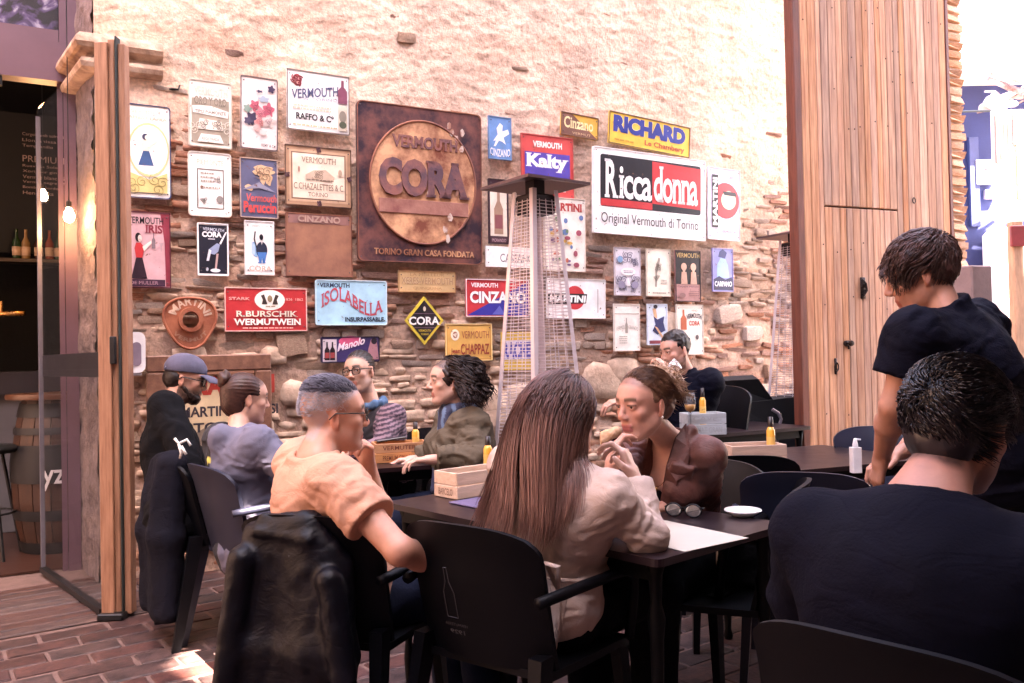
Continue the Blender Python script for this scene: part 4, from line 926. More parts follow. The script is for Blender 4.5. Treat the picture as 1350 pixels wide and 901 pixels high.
q = Sign('pale blue and grey ornate tin sign, first of the small row under the white sign', SR[21], '#d6d2da', rad=.003, edge='#b7aab0')
for k, (x, z, r) in enumerate(((.5, .8, .03), (.25, .3, .03), (.75, .3, .03), (.2, .72, .02), (.78, .7, .02), (.3, .16, .02), (.7, .16, .02))): q.scroll(x, z, r, '#5d5a78', 4, seed=k, wd=.004)
q.ell(.2, .75, .1, .07, '#6f9ac0'); q.ell(.5, .5, .28, .08, '#efeaea'); q.lines(.3, .46, .7, .53, 2, '#7d7a8c'); q.ell(.25, .22, .13, .08, '#8d86a0'); q.ell(.75, .22, .13, .08, '#8d86a0'); q.poly([(.42, .2), (.58, .2), (.52, .36), (.48, .36)], '#ece6e8')
q = Sign('cream tin sign with a thin sketched figure, second of the small row', SR[22], '#ece2d0', rad=.003, edge='#d2c4b0')
q.poly([(.35, .2), (.42, .2), (.44, .5), (.58, .8), (.5, .82), (.38, .6)], '#9c9184', 'figure_picture'); q.scroll(.48, .62, .02, '#7d7468', 4, seed=2, wd=.003); q.scroll(.42, .4, .016, '#7d7468', 3, seed=5, wd=.003); q.lines(.58, .25, .85, .36, 3, '#9c9184', seed=2); q.lines(.22, .05, .8, .09, 1, '#6c645c', seed=3)
q = Sign('black and pink tin sign with two pale busts side by side', SR[23], '#b5807c', rad=.003, edge='#2a1a1e')
q.rect(.02, .34, .98, .98, '#120d14'); q.text('VERMOUTH', .04, .86, .96, .95, '#c7a25c', bold=.01)
for x in (.33, .7): q.poly([(x - .12, .34), (x + .14, .34), (x + .1, .58), (x - .09, .58)], '#c99a84', 'bust_picture'); q.ell(x, .68, .11, .075, '#d8a88e', 'bust_picture'); q.ell(x, .62, .05, .06, '#d8a88e', 'bust_picture')
q.text('Carpene Malvolti', .06, .27, .9, .31, '#4a2c34'); q.lines(.5, .1, .92, .22, 3, '#8f6461', seed=4); q.ell(.25, .12, .12, .05, '#8f6461')
q = Sign('blue and lilac tin sign with a draped figure over white letters', SR[24], '#7f86c8', rad=.003, edge='#9a92c4')
q.poly([(.2, .32), (.8, .32), (.74, .62), (.6, .78), (.4, .78), (.22, .62)], '#86b2ea', 'figure_picture'); q.poly([(.28, .8), (.6, .76), (.7, .9), (.5, .98), (.34, .92)], '#22306a', 'figure_picture'); q.rect(.03, .04, .97, .28, '#182250'); q.poly([(.03, .28), (.3, .36), (.6, .28), (.9, .34), (.97, .28)], '#182250'); q.text('CARPANO', .08, .12, .92, .24, '#dfe6f6', bold=.03)
q = Sign('tall cream tin sign with a faint bottle drawing, below the row at left', SR[25], '#efe7dc', rad=.006, edge='#d8ccbe')
q.rect(.03, .78, .97, .8, '#b5aca0'); q.bottle(.48, .38, .7, .1, '#a59c90'); q.text('VERMOUTH BIANCO', .08, .42, .92, .5, '#a59c90', warp=lambda u, v, X_, Z_: (X_, Z_ + .02 * np.sin(u * PI))); q.lines(.18, .15, .5, .33, 4, '#b3aa9d', seed=3)
q = Sign('small pale-blue tin sign with a dancer in a navy dress', SR[26], '#cfe0f2', rad=.003, edge='#dbe4f0')
q.poly([(.25, .88), (.42, .9), (.5, .66), (.36, .64)], '#e0b083', 'dancer_picture'); q.poly([(.3, .7), (.5, .62), (.85, .7), (.8, .55), (.9, .35), (.5, .25), (.25, .35), (.4, .5)], '#1f2a66', 'dancer_picture'); q.poly([(.35, .46), (.5, .42), (.9, .12), (.82, .08)], '#dca679', 'dancer_picture'); q.ell(.4, .93, .1, .05, '#1c1a30', 'dancer_picture'); q.rect(.1, .03, .7, .11, '#8c2f40')
q = Sign('cream tin sign with an orange bottle at left, half behind the dark-haired man', SR[27], '#ece2d4', rad=.005, edge='#d0c0ae')
q.bottle(.26, .5, .9, .22, '#c0582c'); q.text('VINO', .55, .86, .78, .9, '#8c6a5a'); q.text('VERMOUTH', .36, .7, .93, .8, '#3c3440', bold=.03, warp=lambda u, v, X_, Z_: (X_, Z_ + .015 * np.sin(u * PI))); q.text('CORA', .45, .58, .86, .68, '#b2402c', bold=.04); q.ell(.75, .35, .06, .05, '#54484c'); q.rect(.1, .93, .9, .935, '#8c7a6a')
# diamond
q = Sign('black diamond-shaped sign with a yellow rim and white serif name', (533, 391, 584, 455), '#d9c02c', shape=[(0, -1), (1, 0), (0, 1), (-1, 0)])
q.poly([(.5, .08), (.92, .5), (.5, .92), (.08, .5)], '#16131a'); q.poly([(.5, .12), (.54, .12), (.92, .5), (.5, .92)], '#2c2028', 'worn_patch'); q.text('CORA', .1, .41, .9, .58, '#f3f0ea', bold=.03, serif=.05); q.text('VERMOUTH', .34, .27, .66, .32, '#c9b02c', bold=.02); q.text('TORINO', .4, .2, .6, .24, '#c9b02c', bold=.02); q.ell(.5, .74, .035, .05, '#cfc6b0'); q.rect(.22, .35, .78, .358, '#8a6a80'); q.rect(.22, .64, .78, .648, '#8a6a80')
# martini rusty disc (rounded triangle) with a hole
c = wall_pt(250, 424, -.05); rt = thing('barrel_plate', 'rust-red rounded cast plate with a raised ring around a hole, over the capped man', 'plaque', c - Vector((0, 0, .2)), WA)
wq = (wall_pt(285, 424, -.05) - wall_pt(215, 424, -.05)).dot(WD) / 2; hq = (wall_pt(250, 390, -.05).z - wall_pt(250, 460, -.05).z) / 2
OUT = []
for i in range(48):
    a = 2 * PI * i / 48; r_ = 1 + .085 * math.cos(3 * a + PI / 2 + PI) * 1.0
    OUT.append((wq * r_ * math.cos(a) * .97, .2 + hq * r_ * math.sin(a) * .95))
INN = [(wq * .31 * math.cos(2 * PI * i / 48), .2 + hq * .05 + hq * .31 * math.sin(2 * PI * i / 48)) for i in range(48)]
b = MB(); V = [(x, -.03, z) for x, z in OUT] + [(x, -.03, z) for x, z in INN] + [(x, 0, z) for x, z in OUT] + [(x, 0, z) for x, z in INN]; F_ = []
for i in range(48):
    j = (i + 1) % 48; F_ += [(i, j, 48 + j, 48 + i), (i, 96 + i, 96 + j, j), (48 + i, 48 + j, 144 + j, 144 + i)]
b.add(V, F_); M_RR = mat('red_rust', (.26, .07, .035), rough=.6, col2=(.42, .15, .08), vs_=8, bump=.4, bs=40, metal=.2); b.build('plate', M_RR, rt)
b = MB(); b.tube([(x, -.032, z) for x, z in OUT], .008, 6, closed=True); b.build('rim', M_RR, rt, True)
b = MB(); V = []; F_ = []
for (k_, yv) in ((1.5, -.03), (1.45, -.065), (1.0, -.065), (1.0, -.0)): V += [(x * k_, yv, .2 + hq * .05 + (z - .2 - hq * .05) * k_) for x, z in INN]
for r_ in range(3):
    for i in range(48): F_.append((r_ * 48 + i, r_ * 48 + (i + 1) % 48, (r_ + 1) * 48 + (i + 1) % 48, (r_ + 1) * 48 + i))
b.add(V, F_); b.build('ring', M_RR, rt, True, auto=40)
def ring_text(s_, rad, a0, a1, sz, mtl, y, low=False):
    V, F_ = text_geo(s_, .03); lo, hi = V.min(0), V.max(0); P = []
    for v in V:
        u = (v[0] - lo[0]) / (hi[0] - lo[0]); a = a0 + (a1 - a0) * u; rr = rad + (1 if not low else -1) * ((v[1]) * sz); P.append((math.cos(a) * rr * wq, y, .2 + hq * .05 + math.sin(a) * rr * hq))
    me = bpy.data.meshes.new('lettering'); me.from_pydata(P, [], F_); me.materials.append(mtl); link('lettering', me, rt)
M_PR = mat('pale_letter', (.55, .38, .28), rough=.7, var=.3, vs_=20)
ring_text('MARTINI', .56, PI * .9, PI * .08, .42, M_PR, -.034); ring_text('VERMUT', .82, PI * 1.2, PI * 1.8, .2, mat('dull_letter', (.4, .2, .13), rough=.7), -.034, True)
# wooden framed poster low on the wall behind the capped man
c0 = wall_pt(275, 560, -.05); x0 = (wall_pt(193, 560, -.05) - c0).dot(WD); x1 = (wall_pt(357, 560, -.05) - c0).dot(WD); zt = wall_pt(275, 468, -.05).z
fp = thing('framed_poster', 'old poster in a wide brown wooden frame standing low behind the capped man', 'poster', c0 - Vector((0, 0, c0.z - .35)), WA); zb = .0; zt -= .35
M_FW = mat('frame_wood', (.13, .055, .035), rough=.5, col2=(.22, .10, .06), vs_=7, stretch=(4, 4, 4), bump=.3, bs=40)
for (a, b_, c_, d_) in ((x0, zt - .1, x1, zt), (x0, zb, x1, zb + .1), (x0, zb + .102, x0 + .11, zt - .102), (x1 - .1, zb + .102, x1, zt - .102)):
    b = MB(); b.box(((a + c_) / 2, -.025, (b_ + d_) / 2), (c_ - a, .05, d_ - b_), bev=.008); b.build('frame_rail', M_FW, fp)
for (a, b_, c_, d_) in ((x0 + .112, zt - .125, x1 - .102, zt - .102), (x0 + .112, zb + .102, x0 + .135, zt - .127), (x1 - .125, zb + .102, x1 - .102, zt - .127)):
    b = MB(); b.box(((a + c_) / 2, -.03, (b_ + d_) / 2), (c_ - a, .03, d_ - b_), bev=.005); b.build('bead', mat('bead_wood', (.28, .13, .08), rough=.45), fp)
b = MB(); b.box(((x0 + x1) / 2, -.006, (zt + zb) / 2), (x1 - x0 - .2, .01, zt - zb - .2)); b.build('paper', enam('#cdb38c'), fp)
for (t_, X0, X1, Z0, Z1, c_, bo_) in (('MARTINI', -.1, .40, .75, .87, '#b0301f', .05), ('MARTINI & ROSSI', -.16, .42, .615, .68, '#2b2530', .03), ('TORINO', -.09, .3, .52, .58, '#2b2530', .03)):
    P, F_ = text_fit(t_, X0, Z0 * zt, X1, Z1 * zt, -.0125, bo_); me = bpy.data.meshes.new('lettering'); me.from_pydata(P, [], F_); me.materials.append(enam(c_)); link('lettering', me, fp)
b = MB(); b.add([(-.2, -.0118, zt * .45), (-.02, -.0118, zt * .55), (.1, -.0118, zt * .5), (.1, -.0118, zt * .2), (-.2, -.0118, zt * .2)], [(0, 1, 2, 3, 4)]); b.build('picture', enam('#7c6a5a'), fp)
# white dispenser next to the stile
c = wall_pt(178, 465, -.05); dp = thing('dispenser', 'white rounded plastic dispenser on the wall beside the oak stile', 'dispenser', c - Vector((0, 0, .11)), WA)
b = MB(); b.prism([(x, z + .11) for x, z in rrect(.105, .24, .04, 6)], -.07, .02); b.build('shell', mat('white_plastic', (.72, .7, .72), rough=.35), dp, True, auto=40)
b = MB(); b.prism([(x + .004, z + .1) for x, z in rrect(.05, .14, .024, 6)], -.074, -.069); b.build('window', mat('grey_smoke', (.22, .17, .22), rough=.2), dp)
b = MB(); b.box((.0, -.04, -.018), (.06, .05, .02), bev=.005); b.build('nozzle', mat('grey_plastic', (.35, .32, .34), rough=.4), dp)
# loose iron hook in the wall
c = wall_pt(228, 118, -.02); hk = MB(); hk.tube([c + WD * -.06 + WN * .02, c + WD * .03 - WN * .01, c + WD * .04 + Vector((0, 0, .03))], .006, 6)
tag(hk.build('iron_hook', M_DM, None, off=(0, 0, 0)), 'thin black iron hook sticking out of the wall above the ribbon sign', 'hook')
# ------------------------------------------------------------------ timber gate at right
GA = R(22.); GL = at(1065, 470, 5.6); GL.z = 0; GD = Vector((math.cos(GA), math.sin(GA), 0)); GNv = Vector((-math.sin(GA), math.cos(GA), 0))
def gate_pt(px, py):
    d = ray(px, py); o = Vector((0, 0, CAM_H)); p = o + d * ((GL - o).dot(GNv) / d.dot(GNv)); return (p - GL).dot(GD), p.z
gw = gate_pt(1258, 470)[0]; gh = 4.9
M_GW = mat('gate_wood', (.33, .135, .075), rough=.7, col2=(.70, .41, .25), vs_=5.5, stretch=(9, 9, .4), bump=.5, bs=26, rand=.22, fine=.15, ramp=(.3, .7), dist=.004)
M_GR = mat('gate_edge_wood', (.10, .025, .014), rough=.5, col2=(.2, .055, .03), vs_=5, stretch=(8, 8, .7), bump=.3, bs=30)
gate = thing('timber_gate', 'tall pale plank gate leaf with a small cut-in wicket door', 'gate', GL, GA)
n = 22; pw = gw / n
wx0, wz = gate_pt(1091, 272); wx1, _ = gate_pt(1181, 278)
wds = [rng.uniform(.7, 1.3) for _ in range(n)]; sw = sum(wds); eds = [0]
for q_ in wds: eds.append(eds[-1] + q_ * gw / sw)
for i in range(n):
    x0, x1 = eds[i], eds[i + 1]; pw = x1 - x0; cx = (x0 + x1) / 2
    segs = [(.06, gh)]
    if wx0 < cx < wx1: segs = [(.06, wz - .006), (wz + .006, gh)]
    for (a, c) in segs:
        b = MB(); wv = pw - .0032; 
        if abs(x0 - wx0) < pw / 2 or abs(x1 - wx1) < pw / 2: wv = pw - .006
        b.box((0, 0, 0), (wv, .028, c - a), bev=.0035)
        o = b.build('plank', M_GW, gate); o.location = (cx, .012 + rng.uniform(-.0025, .0025), (a + c) / 2)
b = MB(); b.box((gw / 2, .045, gh / 2 + .03), (gw - .006, .03, gh - .06)); b.build('backing', mat('gate_back', (.03, .012, .008), rough=.9), gate)
b = MB(); b.box((-.032, .035, gh / 2 + .02), (.06, .09, gh), bev=.006); b.build('end_stile', M_GR, gate)
b = MB(); b.box((gw + .018, .03, gh / 2 + .02), (.03, .07, gh), bev=.004); b.build('hinge_stile', M_GR, gate)
# wrought iron fittings
M_IR = mat('wrought_iron', (.03, .02, .018), rough=.5, metal=.7, bump=.3, bs=80)
def gat(px, py, y=-.008): x, z_ = gate_pt(px, py); return Vector((x, y, z_))
b = MB(); c = gat(1137, 380); b.tube([c + v3_ for v3_ in (Vector((-.012, 0, .06)), Vector((.014, -.01, .03)), Vector((.012, -.02, -.02)), Vector((-.012, -.01, -.06)))], .008, 6)
for k in range(8): b.tube([c + Vector((.02 * math.cos(a), -.004, .052 * math.sin(a))) for a in (k * .785, k * .785 + .6)], .007, 5)
b.box(c + Vector((0, .004, 0)), (.045, .008, .15), bev=.003); b.build('knocker_plate', M_IR, gate, True, auto=50)
b = MB(); c = gat(1115, 453); b.lathe([(.02, .01), (.02, -.004), (.009, -.008), (.009, -.03), (.02, -.04), (.018, -.052), (.001, -.056)], c=c, n=12, axis='Y'); b.box(c + Vector((.018, .0, -.01)), (.014, .012, .06), bev=.003); b.build('knob', M_IR, gate, True, auto=50)
b = MB(); c = gat(1101, 483); b.tube([c + Vector((.016 * math.cos(t), -.006, .03 * math.sin(t) - .005)) for t in np.linspace(0, 2 * PI, 13)[:-1]], .005, 6, closed=True); b.box(c + Vector((0, .003, .0)), (.02, .01, .11), bev=.003); b.build('ring_pull', M_IR, gate, True, auto=50)
b = MB(); c = gat(1203, 265); b.tube([c + Vector((.013 * math.cos(t), -.006, .02 * math.sin(t))) for t in np.linspace(0, 2 * PI, 11)[:-1]], .004, 5, closed=True); b.build('small_ring', M_IR, gate, True)
b = MB(); c = gat(1181, 455); b.box(c, (.012, .01, .05)); b.build('keyhole_plate', M_IR, gate)
nb_ = MB(); pw = gw / n
for i in range(n):
    for py_ in (22, 78, 107, 160, 330, 402, 540):
        if rng.random() < .3:
            x = (i + .5) * pw + rng.uniform(-.012, .012); z_ = gate_pt(1067 + 180 * (i + .5) / n, py_ + rng.uniform(-12, 12))[1]; nb_.lathe([(.0055, -.003), (.004, -.006), (.0003, -.007)], c=(x, 0, z_), n=6, axis='Y')
tag(nb_.build('nail_heads', M_IR, gate), kind='stuff')
# brick pier behind the gate's hinge side
pL = GL + GD * (gw + .036) + GNv * .05; pw_ = (at(1285, 470, pL.y + .05) - pL).dot(GD)
pier = thing('brick_pier', 'sunlit brick pier between the timber gate and the street', 'pier', pL, GA)
M_PB = mat('pier_brick', (.52, .28, .17), rough=.9, col2=(.68, .46, .32), vs_=8, bump=.5, bs=60, rand=.15, fine=.15)
b = MB(); b.box((pw_ / 2 - .008, .2, 2.6), (pw_ - .02, .38, 5.2)); b.build('mortar_core', mat('pale_mortar', (.62, .5, .42), rough=.95, var=.15, vs_=8, bump=.6, bs=50), pier)
brm = []
for k in range(4):
    b = MB(); b.box((0, 0, 0), (1, 1, 1), bev=.06); rs = np.random.RandomState(k + 5); b.v = [tuple(np.array(p) + rs.randn(3) * .025) for p in b.v]
    me = bpy.data.meshes.new('brick'); me.from_pydata(b.v, [], b.f); me.materials.append(M_PB); brm.append(me)
z = .04; k = 0
while z < 5.15:
    L = pw_ * (1.0 if k % 2 else .93); o = bpy.data.objects.new('brick', rng.choice(brm)); C.objects.link(o); o.parent = pier
    o.scale = (L - .02, .4, .052); o.location = (.02 + (L - .02) / 2, .19 + rng.uniform(-.006, .004), z + .03); z += .068; k += 1
# stone post at the street side
sp = at(1281, 470, 4.9); sp.z = 0; zt = at(1281, 352, 4.9).z
b = MB(); b.box((0, 0, zt / 2), (.165, .17, zt), bev=.008); o = b.build('stone_post', mat('post_stone', (.30, .2, .18), rough=.8, var=.15, vs_=7, bump=.4, bs=50), None, loc=sp); o.rotation_euler = (0, 0, GA)
tag(o, 'square mauve-grey stone post at the street edge behind the standing waiter', 'post')
# ------------------------------------------------------------------ the street outside
M_WH = mat('white_render', (.78, .76, .74), rough=.9, var=.04, bump=.3, bs=30)
M_BL = mat('blue_render', (.03, .045, .15), rough=.85, var=.12, vs_=3, bump=.3, bs=30)
YB = 9.2
def W(px, py, Y=YB): return at(px, py, Y)
bh = thing('blue_house', 'blue-painted house front across the sunlit street', 'house', (W(1275, 470).x, YB, 0))
o_ = bh.location
x0 = W(1262, 400).x; x1 = W(1450, 400).x; zt = W(1300, 113).z
b = MB(); b.box(((x0 + x1) / 2, YB + .3, zt / 2), (x1 - x0, .6, zt)); b.build('wall', M_BL, bh, off=o_)
b = MB(); b.box(((x0 + x1) / 2, YB + .1, zt + .06), (x1 - x0 + .2, 1.0, .12), bev=.02); b.build('roof_edge', M_WH, bh, off=o_)
for (a, c, d_, e) in ((1278, 182, 1287, 300), (1316, 100, 1350, 112)):
    p0, p1 = W(a, e), W(d_, c); b = MB(); b.box(((p0.x + p1.x) / 2, YB - .02, (p0.z + p1.z) / 2), (p1.x - p0.x, .05, p1.z - p0.z), bev=.005); b.build('shutter', mat('blue_shutter', (.04, .06, .18), rough=.6), bh, off=o_)
# white lit lower house front
zz = W(1320, 306).z; b = MB(); b.box(((W(1290, 400).x + x1) / 2, YB - .25, zz / 2), (x1 - W(1290, 400).x, .4, zz), bev=.06); b.build('white_porch', M_WH, bh, off=o_)
# pale hanging panel with stripes
p0, p1 = W(1311, 292, 8.0), W(1365, 145, 8.0)
pn = thing('hanging_panel', 'bright white panel with brown stripes hanging over the street', 'banner', ((p0.x + p1.x) / 2, 8.0, p0.z))
b = MB(); b.box(((p0.x + p1.x) / 2, 8.0, (p0.z + p1.z) / 2), (p1.x - p0.x, .05, p1.z - p0.z), bev=.01); b.build('board', M_WH, pn, off=pn.location)
for k, px in enumerate((1314, 1319, 1324, 1329, 1336)):
    a, c = W(px, 215 - 6 * k, 7.97), W(px + 2.2, 150, 7.97); b = MB(); b.box(((a.x + c.x) / 2, 7.97, (a.z + c.z) / 2), (c.x - a.x, .01, c.z - a.z)); b.build('stripe', mat('stripe_brown', (.3, .1, .1), rough=.7), pn, off=pn.location)
a, c = W(1342, 262, 7.97), W(1362, 160, 7.97); b = MB(); b.box(((a.x + c.x) / 2, 7.97, (a.z + c.z) / 2), (c.x - a.x, .012, c.z - a.z)); b.build('green_field', mat('leaf_green', (.25, .5, .2), rough=.7, var=.4, vs_=12), pn, off=pn.location)
b = MB(); b.tube([(p0.x - pn.location.x + .03, 0, p1.z - p0.z), (p0.x - pn.location.x + .03, .9, p1.z - p0.z + .25)], .012, 6); b.tube([(p1.x - pn.location.x - .03, 0, p1.z - p0.z), (p1.x - pn.location.x - .03, .9, p1.z - p0.z + .25)], .012, 6); b.build('brackets', M_DM, pn)
# alarm box with a red disc, number plate
p0, p1 = W(1288, 243, YB - .06), W(1311, 210, YB - .06)
ab = thing('alarm_sign', 'white and blue street sign with a red octagon on the blue house', 'sign', ((p0.x + p1.x) / 2, YB - .06, p0.z)); AO = ab.location
b = MB(); b.box(((p0.x + p1.x) / 2, YB - .03, (p0.z + p1.z) / 2), (p1.x - p0.x, .06, p1.z - p0.z), bev=.006); b.build('board', mat('sign_white', (.7, .72, .78), rough=.5), ab, off=AO)
wv, hv = p1.x - p0.x, p1.z - p0.z
b = MB(); b.prism([(x, z_) for x, z_ in ellp((p0.x + p1.x) / 2 + wv * .12, p0.z + hv * .68, wv * .2, wv * .2, 8, PI / 8)], YB - .068, YB - .061); b.build('octagon', enam('#d6202a'), ab, off=AO)
b = MB(); b.box(((p0.x + p1.x) / 2, YB - .064, p0.z + hv * .17), (wv * .86, .006, hv * .28)); b.build('blue_band', enam('#3c62a8'), ab, off=AO)
for (t_, za, zb_, c_) in (('ALARMA', .08, .26, '#f0f2f6'),):
    P, F_ = text_fit(t_, p0.x + wv * .12, p0.z + hv * za, p1.x - wv * .12, p0.z + hv * zb_, YB - .069, .03); me = bpy.data.meshes.new('lettering'); me.from_pydata([(x - AO[0], y - AO[1], z_ - AO[2]) for x, y, z_ in P], [], F_); me.materials.append(enam(c_)); link('lettering', me, ab)
p0, p1 = W(1300, 262, YB - .05), W(1313, 250, YB - .05)
nbp = thing('house_number', 'small white house number plate under the red octagon sign', 'number plate', ((p0.x + p1.x) / 2, YB - .05, p0.z)); AO = nbp.location
b = MB(); b.box(((p0.x + p1.x) / 2, YB - .025, (p0.z + p1.z) / 2), (p1.x - p0.x, .05, p1.z - p0.z), bev=.004); b.build('plate', mat('plate_white', (.75, .7, .7), rough=.5), nbp, off=AO)
P, F_ = text_fit('7', p0.x + .04, p0.z + .02, p1.x - .04, p1.z - .02, YB - .053, .02); me = bpy.data.meshes.new('numeral'); me.from_pydata([(x - AO[0], y - AO[1], z_ - AO[2]) for x, y, z_ in P], [], F_); me.materials.append(enam('#9c5a5c')); link('numeral', me, nbp)
# cables and a small floodlight along the eaves
cb = MB()
for k in range(7):
    pts = []; zo = W(1300, 100 + k * 4.5, 8.4).z; rs = np.random.RandomState(k)
    for i in range(16):
        x = x0 + (x1 - x0) * i / 15; pts.append((x, 8.4 + .05 * k, zo + .12 * math.sin(i * .7 + k) * rs.rand() + .02 * rs.randn() + (i - 4) * .006 * (k - 3)))
    cb.tube(pts, .012 + .012 * (k % 3), 5)
o = cb.build('cable_bundle', mat('cable', (.10, .04, .045), rough=.6, var=.5, vs_=8, col2=(.5, .42, .42)), None); tag(o, 'sagging bundle of street cables strung before the blue house', 'cables')
c = W(1313, 137, 8.3); b = MB(); b.box((0, 0, 0), (.2, .14, .1), rot=Matrix.Rotation(.6, 3, 'Y'), bev=.02); b.box((.16, .1, .02), (.22, .06, .05), bev=.01); b.tube([(.05, 0, .05), (.08, .2, .16)], .012, 6); o = b.build('camera_lamp', mat('pale_grey', (.6, .58, .6), rough=.4), None, loc=c); tag(o, 'small pale floodlight bracketed under the street cables', 'floodlight')
c = at(1343, 470, 6.4); zt = at(1343, 292, 6.4).z
po = thing('wooden_post', 'slim sunlit wooden post with a small red plate at the right edge', 'post', (c.x, c.y, 0))
b = MB(); b.box((0, 0, zt / 2), (.085, .085, zt), bev=.01); b.build('shaft', mat('post_wood', (.5, .33, .22), rough=.7, var=.2, stretch=(6, 6, 1)), po)
b = MB(); b.box((0, -.05, zt - .12), (.13, .03, .16), bev=.006); b.build('red_plate', enam('#8c2a34'), po)
# sunlit houses closing the street, and the block maker, used too for unseen wings added for shade
M_FAC = mat('pale_facade', (.62, .55, .5), rough=.9, var=.08, vs_=2, bump=.3, bs=20)
def block(name, label, cat, x0, y0, x1, y1, h, m=M_FAC, win=True, z0=0.):
    r = thing(name, label, cat, ((x0 + x1) / 2, (y0 + y1) / 2, z0)); b = MB(); b.box((0, 0, h / 2), (x1 - x0, y1 - y0, h)); b.build('walls', m, r)
    b = MB(); b.box((0, 0, h + .075), (x1 - x0 + .3, y1 - y0 + .3, .14)); b.build('cornice', M_FAC, r); return r
block('street_house', 'pale sunlit house closing the far end of the street', 'house', 5.5, 16, 22, 20, 7.5, M_WH)
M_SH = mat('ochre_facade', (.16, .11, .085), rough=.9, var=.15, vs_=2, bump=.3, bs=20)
# ------------------------------------------------------------------ surrounding buildings, plus unseen wings and canvas added to shade the terrace
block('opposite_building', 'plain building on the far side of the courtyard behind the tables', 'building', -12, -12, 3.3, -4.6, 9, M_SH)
PP = on_z(266, 866, 0); tS = (3.65 - PP.x) / SUN_DIR.x; SY = PP.y + SUN_DIR.y * tS; SZ = SUN_DIR.z * tS      # high opening placed and shaped to throw one sun patch on the paving
block('shade_wing', 'tall building along the right side of the courtyard', 'building', 3.35, -12, 3.95, SY - .42, 18, M_SH)  # unseen wing, added to block the sun
block('shade_wing', 'tall building wing beside the mouth of the street', 'building', 3.35, SY + .36, 7.9, 4.9, 18, M_SH)  # second added wing, made deep to keep sun off gate and wall
lk = thing('sun_slot_wall', 'wall with a high opening between the two tall building wings', 'wall', (3.65, SY - .03, 0)); zl, zh = SZ - .98, SZ + .78; b = MB(); b.box((0, 0, zl / 2), (.59, .776, zl)); b.build('lower_wall', M_SH, lk); b = MB(); b.box((0, 0, (zh + 18) / 2), (.59, .776, 18 - zh)); b.build('upper_wall', M_SH, lk)  # added out of view; the opening sets the sun patch on the floor
block('bar_building', 'upper floors of the bar building left of the courtyard', 'building', -14, -4.5, -6.2, 6, 9, M_SH)
aw = thing('awning', 'dark canvas awning stretched over the near right tables', 'awning', (1.8, -.6, 3.3))  # out-of-view canvas, added to darken the foreground
b = MB(); V = []; F_ = []
for i in range(13):
    for j in range(9): V.append((-2.2 + 3.7 * i / 12, -3.2 + 4.9 * j / 8, .25 - .03 * j + .05 * math.sin(i * PI / 3)))
for i in range(12):
    for j in range(8): a = i * 9 + j; F_.append((a, a + 9, a + 10, a + 1))
b.add(V, F_); b.add([(x, y, z_ - .02) for x, y, z_ in V], [tuple(reversed(f)) for f in F_]); b.build('canvas', mat('dark_canvas', (.02, .018, .02), rough=.9), aw, True)
b = MB(); b.box((-.35, 1.68, -.06), (3.7, .05, .05)); b.build('bar', M_DM, aw)
# ------------------------------------------------------------------ bar interior things
M_GLS = glass_mat('clear_glass', (3, 3, 3), .22, .02)
M_BULB = emis('bulb_glow', (1, .62, .28), 14)
for (px, py, Y, lab) in ((57, 258, 6.3, 'glowing filament bulb hanging in the bar, the larger and nearer one'), (91, 284, 4.98, 'glowing filament bulb hanging in the bar, the smaller one beside the door frame')):  # second bulb stands in for a reflection at the door frame
    c = at(px, py, Y); t = thing('light_bulb', lab, 'bulb', c, 0, 'filament bulbs in the bar')
    b = MB(); b.lathe([(.001, -.045), (.02, -.036), (.03, -.012), (.026, .014), (.014, .036), (.013, .045)], n=14); b.build('glass', M_BULB, t, True)
    b = MB(); b.lathe([(.015, .045), (.016, .08), (.004, .09)], n=12); b.tube([(0, 0, .085), (0, 0, 1.4)], .003, 5); b.build('cord', M_DM, t)
    li = bpy.data.lights.new('bulb_light', 'POINT'); li.energy = .42; li.color = (1, .55, .25); li.shadow_soft_size = .04; lo_ = bpy.data.objects.new('bulb_light', li); C.objects.link(lo_); lo_.location = c + Vector((0, -.06, -.06)); lo_.parent = None
cbp = at(30, 230, 7.7); cb_ = thing('chalkboard', 'blackboard with chalk writing and the word PREMIUM in the bar', 'chalkboard', cbp + Vector((0, 0, -.7)), WA)
b = MB(); b.box((-.1, .02, .62), (1.2, .03, 1.3)); b.build('board', mat('chalk_black', (.008, .008, .009), rough=.8), cb_)
M_CH = mat('chalk', (.4, .3, .28), rough=.9)
for i, (t_, zz, hh, ww) in enumerate((('Cargols amb sofregit', 1.14, .06, .62), ('Llonganissa', 1.05, .06, .5), ('Tempranillo', .97, .055, .45), ('PREMIUM', .76, .095, .62), ('Ruavieja Solera', .67, .05, .6), ('Xoriguer gin', .59, .05, .5), ('Vermut blanc 15', .51, .05, .62), ('Vermut negre 12', .43, .05, .62), ('Bombay Gordons', .35, .05, .6), ('Hendricks', .27, .05, .45))):
    P, F_ = text_fit(t_, -.0, .35 + zz * .62, -.0 + ww * .55, .35 + (zz + hh) * .62, .002, 0); me = bpy.data.meshes.new('chalk_writing'); me.from_pydata(P, [], F_); me.materials.append(M_CH); link('chalk_writing', me, cb_)
